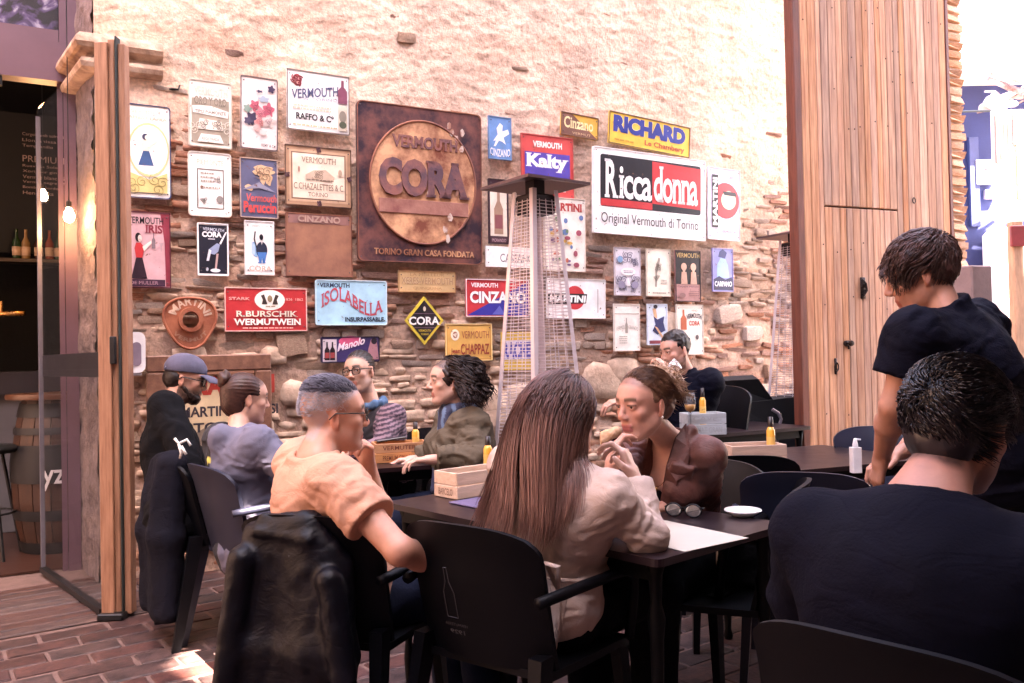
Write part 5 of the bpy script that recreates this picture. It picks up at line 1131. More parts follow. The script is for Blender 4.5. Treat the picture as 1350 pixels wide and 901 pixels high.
# shelf with bottles
sh = at(40, 330, 7.6); sf = thing('bar_shelf', 'dark shelf on the bar back wall carrying bottles', 'shelf', sh, WA)
b = MB(); b.box((-.4, .05, -.1), (2.0, .22, .03)); b.build('board', mat('dark_wood', (.04, .02, .015), rough=.5), sf)
bcol = [(.25, .05, .02), (.02, .05, .02), (.3, .18, .08), (.05, .02, .02)]
for k, px in enumerate((4, 28, 38, 52, 64, 74)):
    c = sh + WD * (at(px, 330, 7.6).x - sh.x - .02) * 1.05 + Vector((0, 0, -.084))
    b = MB(); b.lathe([(.03, 0), (.036, .01), (.036, .15), (.014, .2), (.013, .26), (.015, .27)], n=12); t = thing('bottle', '%s liquor bottle standing on the bar shelf, %s' % (('amber', 'dark green', 'tan', 'black')[k % 4], ('first from the left', 'second', 'third', 'fourth', 'fifth', 'last by the door jamb')[k]), 'bottle', c, 0, 'bottles on the bar shelf')
    b.build('glass', mat('bottle_glass%d' % (k % 4), bcol[k % 4], rough=.15), t, True); b = MB(); b.lathe([(.0367, .03), (.0367, .11)], n=12); b.build('label', enam('#c9a88c'), t, True)
# beer tap
c = fpt(.62, 1.62, zc0 + .17); tp = thing('beer_tap', 'brass swan-neck beer tap with a pale cylinder on the counter', 'tap', c)
M_BR = mat('brass', (.5, .25, .08), rough=.25, metal=.9)
b = MB(); b.tube([(-.07, 0, 0), (-.07, 0, .32), (-.055, 0, .4), (0, 0, .44), (.12, 0, .45), (.3, 0, .45)], .02, 10); b.lathe([(.03, .0), (.03, .02)], c=(-.07, 0, 0), n=12); b.build('pipe', M_BR, tp, True)
b = MB(); b.lathe([(.05, .5), (.055, .52), (.055, .72), (.05, .73)], c=(-.05, 0, 0), n=16); b.build('cylinder', mat('pale_sleeve', (.42, .3, .24), rough=.6), tp, True)
b = MB(); b.tube([(.1, 0, .44), (.1, -.06, .36)], .012, 8); b.box((.12, 0, .5), (.02, .02, .1), bev=.004); b.build('spout', M_BR, tp, True)
# barrel table
bc = at(80, 640, 5.9); bc.z = 0.014
br = thing('barrel_table', 'oak barrel with black hoops used as a table inside the doorway', 'barrel', bc, .3); br.scale = (1, 1, 1.16)
M_ST = mat('barrel_stave', (.028, .008, .004), rough=.5, col2=(.055, .018, .008), vs_=5, stretch=(6, 6, 1), bump=.3, rand=.15)
def br_r(z_): return .235 + .07 * (1 - ((z_ - .45) / .45) ** 2)
for k in range(16):
    a0, a1 = 2 * PI * k / 16 + .012, 2 * PI * (k + 1) / 16 - .012; V = []; F_ = []
    for i in range(7):
        z_ = .9 * i / 6; r_ = br_r(z_)
        for rr in (r_ - .02, r_):
            for a in (a0, a1): V.append((rr * math.cos(a), rr * math.sin(a), z_))
    for i in range(6): o4 = i * 4; F_ += [(o4 + 2, o4 + 3, o4 + 7, o4 + 6), (o4, o4 + 2, o4 + 6, o4 + 4), (o4 + 3, o4 + 1, o4 + 5, o4 + 7)]
    b = MB(); b.add(V, F_); b.build('stave', M_ST, br)
M_HP = mat('black_hoop', (.015, .014, .016), rough=.5, metal=.4)
for (a, c_) in ((.0, .07), (.2, .26), (.42, .64), (.7, .74), (.8, .88)):
    b = MB(); b.lathe([(br_r(a) + .004, a), (br_r((a + c_) / 2) + .006, (a + c_) / 2), (br_r(c_) + .004, c_)], n=40); b.f = b.f[:-2]; b.build('hoop', M_HP, br, True)
b = MB(); b.lathe([(.24, .9), (.33, .905), (.335, .92), (.33, .935), (.001, .936)], n=40); b.build('table_top', mat('barrel_top', (.07, .022, .008), rough=.35), br, True, auto=40)
V, F_ = text_geo('yz', 0.01); P = []
av = math.atan2(-bc.y, -bc.x) - .3
for v in V:
    a = av - .12 + (v[0] - .45) * .5; rr = br_r(.45) + .012; P.append((rr * math.cos(a), rr * math.sin(a), .42 + v[1] * .17))
me = bpy.data.meshes.new('lettering'); me.from_pydata(P, [], F_); me.materials.append(mat('stencil_white', (.6, .56, .56), rough=.7)); link('lettering', me, br)
# bar stool at left edge
c = at(-18, 640, 5.6); c.z = .014; stl = thing('bar_stool', 'black bar stool cut off by the left edge of the picture', 'stool', c, .2)
b = MB(); b.lathe([(.17, .70), (.19, .72), (.19, .74), (.16, .75)], n=20); b.build('seat', mat('black_seat', (.01, .01, .01), rough=.4), stl, True)
for k in range(4): a = PI / 4 + k * PI / 2; b = MB(); b.tube([(.1 * math.cos(a), .1 * math.sin(a), .7), (.22 * math.cos(a), .22 * math.sin(a), 0)], .012, 6); b.build('leg', M_DM, stl)
b = MB(); b.tube([(.17 * math.cos(2 * PI * i / 16), .17 * math.sin(2 * PI * i / 16), .3) for i in range(16)], .008, 6, closed=True); b.build('foot_ring', M_DM, stl)
# ------------------------------------------------------------------ pyramid patio heaters
M_INOX = mat('brushed_steel', (.72, .62, .64), rough=.3, metal=.35, var=.06, vs_=3)
M_INOXD = mat('dull_steel', (.28, .2, .22), rough=.4, metal=.7, var=.1)
M_REF = mat('reflector_under', (.16, .1, .1), rough=.35, metal=.6, var=.2, vs_=4)
def heater(label, loc, rz, sc=1.):
    t = thing('patio_heater', label, 'patio heater', loc, rz, 'pyramid patio heaters')
    def hw(z_): return (.078 + (2.13 - z_) * .066)       # half side at height z
    b = MB(); h0, h1 = .265, .18
    b.box((0, 0, .04), (.54, .54, .08), bev=.01)
    b.add([(sx * .25, sy * .25, .081) for sx, sy in ((-1, -1), (1, -1), (1, 1), (-1, 1))] + [(sx * hw(.8), sy * hw(.8), .8) for sx, sy in ((-1, -1), (1, -1), (1, 1), (-1, 1))], [(3, 2, 1, 0), (4, 5, 6, 7), (0, 1, 5, 4), (1, 2, 6, 5), (2, 3, 7, 6), (3, 0, 4, 7)]); b.build('base_cabinet', M_INOXD, t)
    for sx, sy in ((-1, -1), (1, -1), (1, 1), (-1, 1)):
        p0 = Vector((sx * hw(.8), sy * hw(.8), .8)); p1 = Vector((sx * hw(2.13), sy * hw(2.13), 2.13)); b = MB(); q0 = .022
        d0 = [Vector((sx * -q0, sy * q0 * .2, 0)), Vector((sx * q0 * .2, sy * q0 * .2, 0)), Vector((sx * q0 * .2, sy * -q0, 0))]
        V = [p0 + d for d in d0] + [p1 + d for d in d0]; b.add(V, [(0, 1, 4, 3), (1, 2, 5, 4), (2, 0, 3, 5), (0, 2, 1), (3, 4, 5)]); b.build('corner_post', M_INOX, t)
    for k in range(4):
        Mz = Matrix.Rotation(k * PI / 2, 3, 'Z'); b = MB(); z_ = .83
        while z_ < 2.08:
            h_ = hw(z_) - .004; b.tube([Mz @ Vector((-h_, -h_, z_)), Mz @ Vector((h_, -h_, z_))], .002, 4, cap=False); z_ += .0175
        for f in (-.5, 0, .5): b.tube([Mz @ Vector((f * hw(.82), -hw(.82) - .002, .82)), Mz @ Vector((f * hw(2.08), -hw(2.08) - .002, 2.08))], .0022, 4, cap=False)
        tag(b.build('wire_grille', M_INOX, t), kind='stuff')
    b = MB(); b.lathe([(.05, .8), (.05, 2.0)], n=20); b.f = b.f[:-2]; b.build('glass_tube', glass_mat('quartz_tube', (.85, .85, .9), .04), t, True)
    b = MB(); b.box((0, 0, 2.06), (.15, .15, .1), bev=.01); b.box((0, 0, 2.15), (.07, .07, .1)); b.build('burner_head', mat('burnt_steel', (.03, .02, .025), rough=.5, metal=.5), t)
    b = MB(); b.add([(-.2, -.2, 2.155), (.2, -.2, 2.155), (.2, .2, 2.155), (-.2, .2, 2.155), (-.05, -.05, 2.2), (.05, -.05, 2.2), (.05, .05, 2.2), (-.05, .05, 2.2)], [(0, 1, 5, 4), (1, 2, 6, 5), (2, 3, 7, 6), (3, 0, 4, 7), (4, 5, 6, 7)])
    b.add([(-.2, -.2, 2.151), (.2, -.2, 2.151), (.2, .2, 2.151), (-.2, .2, 2.151), (-.05, -.05, 2.185), (.05, -.05, 2.185), (.05, .05, 2.185), (-.05, .05, 2.185)], [(4, 5, 1, 0), (5, 6, 2, 1), (6, 7, 3, 2), (7, 4, 0, 3), (7, 6, 5, 4)])
    b.add([(-.2, -.2, 2.151), (.2, -.2, 2.151), (.2, .2, 2.151), (-.2, .2, 2.151), (-.2, -.2, 2.165), (.2, -.2, 2.165), (.2, .2, 2.165), (-.2, .2, 2.165)], [(0, 1, 5, 4), (1, 2, 6, 5), (2, 3, 7, 6), (3, 0, 4, 7)])
    b.build('reflector', M_REF, t); return t
c = at(710, 470, 4.25); c.z = 0; heater('tall steel pyramid patio heater standing before the middle of the sign wall', c, R(37))
c = at(1052, 470, 6.35); c.z = 0; heater('second pyramid patio heater half hidden behind the timber gate', c, R(30))
# ------------------------------------------------------------------ chairs
M_CHB = mat('black_resin', (.0022, .0022, .0038), rough=.5, var=.1, bump=.15, bs=300, dist=.001, spec=.16)
M_CHG = mat('slate_resin', (.016, .018, .034), rough=.42, var=.1, bump=.15, bs=300, dist=.001, spec=.35)
M_PRT = mat('printed_grey', (.03, .03, .036), rough=.6)
def facing(v): return math.atan2(-v[0], v[1])
def chair_meshes():
    D = {}
    def sheet(fn, nu, nv, th):
        V = []; F_ = []
        for i in range(nu + 1):
            for j in range(nv + 1): V.append(fn(i / nu, j / nv, 0))
        n0 = len(V)
        for i in range(nu + 1):
            for j in range(nv + 1): V.append(fn(i / nu, j / nv, th))
        g = lambda i, j: i * (nv + 1) + j
        for i in range(nu):
            for j in range(nv): F_.append((g(i, j), g(i + 1, j), g(i + 1, j + 1), g(i, j + 1))); F_.append((n0 + g(i, j + 1), n0 + g(i + 1, j + 1), n0 + g(i + 1, j), n0 + g(i, j)))
        for i in range(nu): F_.append((g(i, 0), n0 + g(i, 0), n0 + g(i + 1, 0), g(i + 1, 0))); F_.append((g(i + 1, nv), n0 + g(i + 1, nv), n0 + g(i, nv), g(i, nv)))
        for j in range(nv): F_.append((g(0, j + 1), n0 + g(0, j + 1), n0 + g(0, j), g(0, j))); F_.append((g(nu, j), n0 + g(nu, j), n0 + g(nu, j + 1), g(nu, j + 1)))
        return V, F_
    def back(u, v, t):
        x = (u * 2 - 1); z_ = v
        wv = .225 + .012 * z_; e = (max(0, z_ - .80) / .2)
        wv *= (1 - .13 * e ** 2.2); zz = .45 + .40 * z_ - .022 * abs(x) ** 4 * e - .012 * (x ** 2) * e
        y = -.20 - .095 * z_ - .012 * e + .055 * (abs(x) ** 2.2) - t
        return (x * wv, y, zz)
    D['backrest'] = sheet(back, 14, 12, .016)
    def seat(u, v, t):
        x = u * 2 - 1; y = v; wv = .225 + .02 * math.sin(y * PI * .6); e = max(0, y - .8) / .2
        return (x * wv * (1 - .06 * e * e), -.2 + .43 * y, .455 - .018 * math.sin(min(1, y * 1.15) * PI) * (1 - x * x) - .03 * max(0, y - .86) / .14 - t)
    D['seat'] = sheet(seat, 10, 10, .022)
    return D
CHD = chair_meshes(); CHM = {}
def chair(label, loc, face, m=M_CHB, arms=True, group='resin terrace chairs', prt=True, sc=1.0):
    t = thing('chair', label, 'chair', loc, facing(face), group)
    k0 = m.name
    if k0 not in CHM:
        M = {}
        for nm in ('seat', 'backrest'): me = mesh_np(nm, CHD[nm][0], CHD[nm][1], m, True); me.set_sharp_from_angle(angle=R(60)); M[nm] = me
        for i, (sx, y0, y1, z1, w_) in enumerate(((-1, .2, .235, .445, .026), (1, .2, .235, .445, .026), (-1, -.2, -.30, .5, .03), (1, -.2, -.30, .5, .03))):
            b = MB(); a0 = Vector((sx * .205, y0, z1)); a1 = Vector((sx * .235, y1, 0)); V = []
            for (p, r_) in ((a0, w_), (a1, w_ * .62)):
                for (dx, dy) in ((-1, -1), (1, -1), (1, 1), (-1, 1)): V.append(p + Vector((dx * r_ * .7, dy * r_, 0)))
            b.add(V, [(0, 1, 2, 3), (7, 6, 5, 4), (0, 4, 5, 1), (1, 5, 6, 2), (2, 6, 7, 3), (3, 7, 4, 0)]); o = b.build('leg', m, None); M['leg%d' % i] = o.data; bpy.data.objects.remove(o)
        for sx in (-1, 1):
            b = MB(); pts = [(sx * .232, -.25, .655), (sx * .262, -.14, .668), (sx * .275, 0, .67), (sx * .27, .14, .664), (sx * .262, .205, .645), (sx * .25, .232, .59), (sx * .232, .225, .44)]
            sp_ = []
            P = [Vector(p) for p in pts]
            for i in range(len(P) - 1):
                for tt in (0, .33, .66): sp_.append(P[i].lerp(P[i + 1], tt))
            sp_.append(P[-1])
            for _ in range(2): sp_ = [sp_[0]] + [(sp_[i - 1] + sp_[i] * 2 + sp_[i + 1]) / 4 for i in range(1, len(sp_) - 1)] + [sp_[-1]]
            b.tube(sp_, .0165, 8); o = b.build('armrest', m, None, True); M['arm%d' % sx] = o.data; bpy.data.objects.remove(o)
        CHM[k0] = M
    M = CHM[k0]
    link('seat', M['seat'], t); bk = link('backrest', M['backrest'], t)
    for i in range(4): link('leg', M['leg%d' % i], t)
    if arms:
        for sx in (-1, 1): link('armrest', M['arm%d' % sx], t)
    if prt:
        if 'prt' not in CHM:
            b = MB(); P = [(-.018, 0), (.018, 0), (.018, .07), (.006, .10), (.005, .14), (-.005, .14), (-.006, .10), (-.018, .07)]
            b.tube([(x, -.315 - (z_ ) * .23, .60 + z_) for x, z_ in P], .0011, 4, closed=True)
            b2 = b; o = b2.build('bottle_print', M_PRT, None); CHM['prt'] = o.data; bpy.data.objects.remove(o)
            V, F_ = text_fit('VERMUTERIA', -.04, .572, .04, .58, 0, 0); V = [(-x, -.302 - (z_ - .58) * .23, z_) for x, y, z_ in V]
            V2, F2 = text_fit('1929', -.025, .55, .025, .562, 0, .02); n0 = len(V); V += [(-x, -.298 - (z_ - .56) * .23, z_) for x, y, z_ in V2]; F_ = list(F_) + [tuple(i + n0 for i in f) for f in F2]
            me = bpy.data.meshes.new('lettering'); me.from_pydata(V, [], F_); me.materials.append(M_PRT); CHM['prt2'] = me
        link('bottle_print', CHM['prt'], bk); link('lettering', CHM['prt2'], bk)
    t.scale = (sc,) * 3
    return t
def fl_(px, py, Y): p = at(px, py, Y); return Vector((p.x, p.y, 0))
# ------------------------------------------------------------------ tables
M_TT = mat('table_top', (.014, .006, .008), rough=.34, var=.3, vs_=9, spec=.4)
M_TL = mat('table_leg', (.002, .0018, .002), rough=.5, spec=.15)
def table(label, corner, ax, ay, lx, ly, h=.74, m=M_TT, turned=True):
    """corner + ax*lx + ay*ly"""
    o = corner + ax * lx / 2 + ay * ly / 2; t = thing('table', label, 'table', (o.x, o.y, 0), math.atan2(ax.y, ax.x))
    b = MB(); b.prismz(rrect(lx, ly, .025), h - .022, h); b.build('table_top', m, t)
    sg = 1 if ax.cross(ay).z > 0 else -1
    for sx in (-1, 1):
        for sy in (-1, 1):
            b = MB(); c = (sx * (lx / 2 - .06), sy * (ly / 2 - .06), 0)
            pr = [(.016, 0), (.022, .02), (.015, .05), (.02, .14), (.014, .2), (.024, .3), (.017, .36), (.02, .5), (.026, .56), (.016, .6), (.02, .68), (.03, h - .024)] if turned else [(.02, 0), (.02, h - .024)]
            b.lathe(pr, c=c, n=10); b.build('leg', M_TL, t, True)
    b = MB(); b.box((0, ly / 2 - .05, h - .05), (lx - .12, .02, .05)); b.box((0, -ly / 2 + .05, h - .05), (lx - .12, .02, .05)); b.build('apron', M_TL, t)
    return t
TH = .74
c0 = on_z(868, 739, TH); c1 = on_z(1040, 690, TH); c2 = on_z(519, 660, TH)
ay = (c1 - c0); ay.z = 0; tw_ = ay.length; ay.normalize(); ax = (c2 - c0); ax.z = 0; tl_ = ax.length; ax = (ax - ay * ax.dot(ay)).normalized()
c0.z = 0
table('dark brown table top with the paper mat and sunglasses, in the middle foreground', c0, ax, ay, tl_ / 2 - .004, tw_)
table('dark brown table with the pale crate, between the grey-haired man and the long-haired woman', c0 + ax * (tl_ / 2 + .004), ax, ay, tl_ / 2 - .004, tw_)
T1x, T1y = ax.copy(), ay.copy(); C0 = c0.copy()
e0 = on_z(604, 611, TH); e1 = on_z(500, 618, TH); ex = e0 - e1; ex.z = 0; ex.normalize(); ey = Vector((-ex.y, ex.x, 0)); E0 = e1 - ex * .55; E0.z = 0
table('dark table with the orange-brown crate, before the man in the striped jumper', E0, ex, ey, 1.35, .7)
g0 = on_z(1035, 622, TH); g0.z = 0; gx = Vector((math.cos(R(22)), math.sin(R(22)), 0)); gy = Vector((-gx.y, gx.x, 0))
table('brown table with the pale crate and white pump bottle, before the timber gate', g0 - gx * .35, gx, gy, 1.25, .75)
h0 = at(870, 567, 4.9); h0.z = 0
table('dark table holding the beer glass, in front of the dark-haired man', h0, WD, WN, 1.25, .65, h=.79)
# ------------------------------------------------------------------ crates, bottles and small things
def crate(label, c, ax_, lx, ly, h, col, txt=None, txt2=None, tc='#6b4433', slat=2):
    t = thing('crate', label, 'crate', c, math.atan2(ax_.y, ax_.x), 'small wooden cutlery crates')
    m = mat('crate_' + '%02x%02x' % (int(col[0] * 255), int(col[2] * 255)), col, rough=.7, var=.15, vs_=5, stretch=(1, 5, 8), bump=.3, bs=60, rand=.08)
    th = .009; sh_ = h / slat
    for k in range(slat):
        z_ = (k + .5) * sh_
        for (cx, cy, dx, dy) in ((0, -ly / 2 + th / 2, lx, th), (0, ly / 2 - th / 2, lx, th), (-lx / 2 + th / 2, 0, th, ly - 2 * th - .001), (lx / 2 - th / 2, 0, th, ly - 2 * th - .001)):
            b = MB(); b.box((cx, cy, z_), (dx, dy, sh_ - .004), bev=.0015); b.build('slat', m, t)
    b = MB(); b.box((0, 0, .006), (lx - 2 * th - .002, ly - 2 * th - .002, .008)); b.build('bottom', m, t)
    short = tc == '#6b4433'
    for (s_, z0_, z1_) in ((txt, sh_ * (slat - 1) + sh_ * .3, sh_ * (slat - 1) + sh_ * .72), (txt2, sh_ * .25, sh_ * .75)):
        if s_:
            P, F_ = text_fit(s_, -lx * .36, z0_, lx * .38, z1_, -ly / 2 - .0008, .01)
            if short: P, F_ = P[:0], []
            if not short: me = bpy.data.meshes.new('stencil'); me.from_pydata(P, [], F_); me.materials.append(enam(tc)); link('stencil', me, t)
            if not short: continue
            P, F_ = text_fit(s_[:7], -ly * .3, z0_, ly * .3, z1_, 0, .01); P = [(-lx / 2 - .0008, -x, z_) for x, y, z_ in P]; me = bpy.data.meshes.new('stencil'); me.from_pydata(P, [], F_); me.materials.append(enam(tc)); link('stencil', me, t)
    return t
def sauce(label, c, h=.16, col=(.75, .35, .04)):
    t = thing('sauce_bottle', label, 'bottle', c, 0, 'slim yellow sauce bottles'); r = .02
    b = MB(); b.lathe([(r * .9, 0), (r, .006), (r, h * .72), (r * .6, h * .8)], n=14); b.build('bottle', mat('mustard', col, rough=.3, coat=.4), t, True)
    b = MB(); b.lathe([(r * .62, h * .8), (r * .66, h * .82), (r * .6, h), (.001, h)], n=14); b.build('cap', mat('cap_black', (.02, .012, .012), rough=.4), t, True)
    b = MB(); b.lathe([(r * 1.02, h * .2), (r * 1.02, h * .6)], n=14); b.f = b.f[:-2]; b.build('label', enam('#e0b050'), t, True); return t
def on_t(px, py, h=TH): return on_z(px, py, h)
a = on_z(566, 655, TH); bb = on_z(604, 662, TH); dd = on_z(650, 655, TH)
# crate on the middle table: long side runs right from its near corner
nx = on_z(603, 660, TH); vx_ = T1y; L = .31; wd_ = .15
crate('pale wooden crate on the middle table behind the long-haired woman', Vector((nx.x, nx.y, TH)) + T1y * L / 2 + T1x * wd_ / 2, T1y, L, wd_, .105, (.56, .40, .30), None, 'BARCELONA')
b1 = on_z(495, 612, TH); b2 = on_z(565, 608, TH); wv = b2 - b1; wv.z = 0; L = wv.length; wv.normalize(); wn_ = Vector((-wv.y, wv.x, 0))
crate('orange-brown printed crate on the table by the scarfed woman', Vector((b1.x, b1.y, TH)) + wv * L / 2 + wn_ * .08, wv, L, .16, .105, (.46, .21, .09), 'VERMUTERIA', 'PREMIUM GIN LONDON', '#6b2f1c')
c = at(548, 583, b1.y + .22); sauce('yellow sauce bottle behind the orange-brown crate', Vector((c.x, c.y, TH)), .2)
c = on_z(643, 640, TH); sauce('orange sauce bottle beside the pale crate, left of the long hair', Vector((c.x, c.y + .12, TH)), .2, (.65, .22, .05))
m = on_z(560, 668, TH)
b = MB(); p = Vector((m.x, m.y, TH)) + T1y * .12 + T1x * .02; b.box((0, 0, .004), (.2, .27, .006), bev=.002); o = b.build('menu', mat('menu_purple', (.10, .08, .16), rough=.5), None, loc=Vector((nx.x, nx.y, TH)) - T1x * .13 + T1y * .07); o.rotation_euler = (0, 0, math.atan2(T1y.y, T1y.x) + 1.57); tag(o, 'purple-grey menu card lying in front of the pale crate', 'menu')
def plate(label, c, r=.115):
    b = MB(); b.lathe([(r * .55, 0), (r * .6, .004), (r, .018), (r * .98, .022), (r * .6, .009), (.001, .008)], n=32); o = b.build('plate', mat('porcelain', (.8, .78, .76), rough=.2), None, True, loc=c); tag(o, label, 'plate'); return o
plate('white plate on the table at the edge of the long hair', Vector((nx.x, nx.y, TH)) - T1x * .22 + T1y * .22, .1)
plate('white plate at the far end of the middle table, by the black chair', on_z(985, 684, TH) + Vector((0, .05, 0)), .062)
c_ = on_z(880, 704, TH); b = MB(); b.box((0, 0, .0015), (.40, .27, .0012)); o = b.build('paper_mat', mat('paper', (.46, .41, .34), rough=.9, var=.04), None, loc=Vector((c_.x, c_.y, TH))); o.rotation_euler = (0, 0, math.atan2(T1x.y, T1x.x) - .12); tag(o, 'cream paper place mat under the elbow of the woman in beige', 'place mat')
# sunglasses
c_ = on_z(903, 684, TH); sg = thing('sunglasses', 'folded sunglasses with pale lenses on the dark table before the brunette', 'sunglasses', Vector((c_.x, c_.y + .02, TH + .003)), -.5)
for s_ in (-1, 1):
    b = MB(); P = [(s_ * .034 + .028 * math.cos(t), -.004 * abs(math.cos(t)), .022 + .021 * math.sin(t)) for t in np.linspace(0, 2 * PI, 17)[:-1]]; b.tube(P, .0028, 6, closed=True); b.build('rim', M_BLACKP if 'M_BLACKP' in globals() else M_DM, sg, True)
    b = MB(); b.add(P, [tuple(range(16))]); b.build('lens', mat('mirror_lens', (.7, .66, .6), rough=.12, metal=.8), sg)
    b = MB(); b.tube([(s_ * .064, 0, .03), (s_ * .066, .02, .03), (s_ * -.03, .035 + .01 * s_, .022)], .0025, 6); b.build('temple', M_DM, sg, True)
b = MB(); b.tube([(-.007, 0, .026), (0, -.004, .03), (.007, 0, .026)], .0025, 6); b.build('bridge', M_DM, sg)
# far table things
tz = .79
p1 = at(905, 569, 5.0); p2 = at(957, 568, 5.02); p1.z = p2.z = tz; c = (p1 + p2) / 2
crate('pale grey crate with worn print beside the beer glass on the far table', c + Vector((0, .09, 0)), Vector((math.cos(R(8)), math.sin(R(8)), 0)), (p2 - p1).length * 1.0, .15, .135, (.4, .43, .45), 'CAVES', 'RIMAT GRAN', '#a4a8aa')
c = at(933, 545, c.y + .02); sauce('yellow sauce bottle standing in the pale grey crate', Vector((c.x, c.y + .13, tz)), .28)
c = on_z(910, 545, tz + .12); gl = thing('beer_glass', 'stemmed glass of amber beer in front of the dark-haired man', 'glass', Vector((at(910, 545, p1.y - .06).x, p1.y - .06, tz)), 0)
zb = at(910, 547, p1.y - .06).z - tz
b = MB(); b.lathe([(.028, 0), (.028, .004), (.006, .01), (.005, zb), (.03, zb + .03), (.036, zb + .07), (.03, zb + .13), (.029, zb + .13), (.035, zb + .07), (.001, zb + .02)], n=20); b.build('glass', M_GLS, gl, True)
b = MB(); b.lathe([(.002, zb + .012), (.028, zb + .032), (.033, zb + .06), (.001, zb + .061)], n=20); b.build('beer', mat('amber', (.55, .27, .07), rough=.1), gl, True)
b = MB(); b.lathe([(.022, 0), (.07, .012), (.07, .014), (.02, .004)], n=24); o = b.build('dish', mat('dark_dish', (.06, .06, .07), rough=.3), None, True, loc=Vector((at(815, 548, 5.3).x, 5.3, tz))); tag(o, 'dark dish of food on the far table between the two women', 'dish')
o.scale = (1.6, 1.6, 1.5)
# table before the gate
q1 = on_z(961, 626, TH); q2 = Vector((at(961, 600, 3.95).x, 3.95, TH))
cc = Vector(((at(961, 600, 3.9).x + at(1035, 600, 3.9).x) / 2, 3.98, TH))
crate('pale wooden crate behind the black chair back, before the timber gate', cc, Vector((math.cos(R(8)), math.sin(R(8)), 0)), .27, .17, .115, (.52, .36, .28), None, 'VERMUT')
c = at(1016, 570, 4.02); sauce('yellow sauce bottle in the crate before the timber gate', Vector((c.x, 4.02, TH)), .235)
c = at(1128, 605, 3.75); pb = thing('pump_bottle', 'small white pump bottle on the brown table beside the waiter', 'bottle', Vector((c.x, 3.75, TH)))
hz = max(.05, at(1128, 590, 3.75).z - TH); b = MB(); b.prismz(rrect(.045, .04, .008), 0, hz); b.build('bottle', mat('white_label', (.72, .68, .68), rough=.4), pb)
b = MB(); b.lathe([(.012, hz), (.012, hz + .012), (.008, hz + .03), (.006, hz + .04), (.001, hz + .041)], n=12); b.tube([(0, 0, hz + .036), (.025, 0, hz + .034)], .004, 6); b.build('pump', mat('pump_white', (.7, .7, .72), rough=.3), pb, True)
# dark phone on striped man's table
b = MB(); b.box((0, 0, .006), (.16, .08, .012), bev=.003); c = at(515, 583, b1.y + .17); o = b.build('phone', mat('phone_black', (.01, .01, .012), rough=.15), None, loc=Vector((c.x, c.y, TH + .107))); o.rotation_euler = (0, -.1, .3); tag(o, 'black phone lying across the orange-brown crate', 'phone')
# ------------------------------------------------------------------ people
SKIN = mat('skin', (.5, .3, .22), rough=.5, var=.07, vs_=30, vcol=True, bump=.12, bs=260, dist=.002)
_b = SKIN.node_tree.nodes['Principled BSDF']; _b.inputs['Subsurface Weight'].default_value = .12; _b.inputs['Subsurface Radius'].default_value = (.02, .008, .004); _b.inputs['Subsurface Scale'].default_value = .5
def cloth(name, col, rough=.85, bump=.35, bs=180, var=.12, **k): return mat(name, col, rough=rough, bump=bump, bs=bs, var=var, vs_=9, dist=.004, spec=.12, wrk=k.pop('wrk', .16), **k)
def v3(*a): return Vector(a)
def finger(S, base, d, n, lens, r, curl, fr_k=.004):
    """d direction, n palm normal (curl towards n)"""
    ax = d.cross(n).normalized(); p = base.copy(); q = d.copy()
    for i, L in enumerate(lens):
        q = Matrix.Rotation(-curl[i], 3, ax) @ q if False else (Matrix.Rotation(curl[i], 3, ax) @ q)
        e = p + q * L; S.cap(p, e, r * (1 - .07 * i), r * (1 - .07 * (i + 1)), fr_k); p = e
    return p
def hand(S, wr, d, n, thumb, curl=(.4, .6, .4), sc=1., spread=.06, curls=None, tcurl=.3):
    """wr wrist, d direction of the palm, n palm normal, thumb = +1/-1 side (along d x n)"""
    d = Vector(d).normalized(); n = Vector(n); n = (n - d * n.dot(d)).normalized(); s = d.cross(n) * thumb
    S.cap(wr, wr + d * .03 * sc, .023 * sc, .024 * sc, .012)
    offs = [.027, .009, -.009, -.026]; lenp = [.088, .092, .088, .08]
    fl = [(.042, .026, .021), (.047, .03, .022), (.043, .028, .021), (.034, .021, .019)]
    tips = []
    for i in range(4):
        b = wr + d * lenp[i] * sc + s * offs[i] * sc
        S.cap(wr + d * .015 * sc + s * offs[i] * .5 * sc, b, .013 * sc, .0115 * sc, .012)
        dd = (d + s * (offs[i] / .027) * spread).normalized(); c = curls[i] if curls else curl
        tips.append(finger(S, b, dd, n, [x * sc for x in fl[i]], .0088 * sc if i < 3 else .0076 * sc, c))
    tb = wr + d * .028 * sc + s * .026 * sc
    td = (d * .62 + s * .72 + n * .25).normalized()
    S.cap(wr + d * .01 * sc + s * .01 * sc, tb, .016 * sc, .014 * sc, .012)
    k = tb + td * .036 * sc; S.cap(tb, k, .013 * sc, .0105 * sc, .008)
    td2 = (td * (1 - tcurl) + (d * .6 - s * .35 + n * .25) * tcurl * 1.6).normalized(); k2 = k + td2 * .03 * sc; S.cap(k, k2, .0102 * sc, .0088 * sc, .004)
    tips.append(k2); return tips
HEAD_COL = dict(skin=(.50, .27, .19), lips=(.40, .11, .10), brow=(.06, .03, .02))
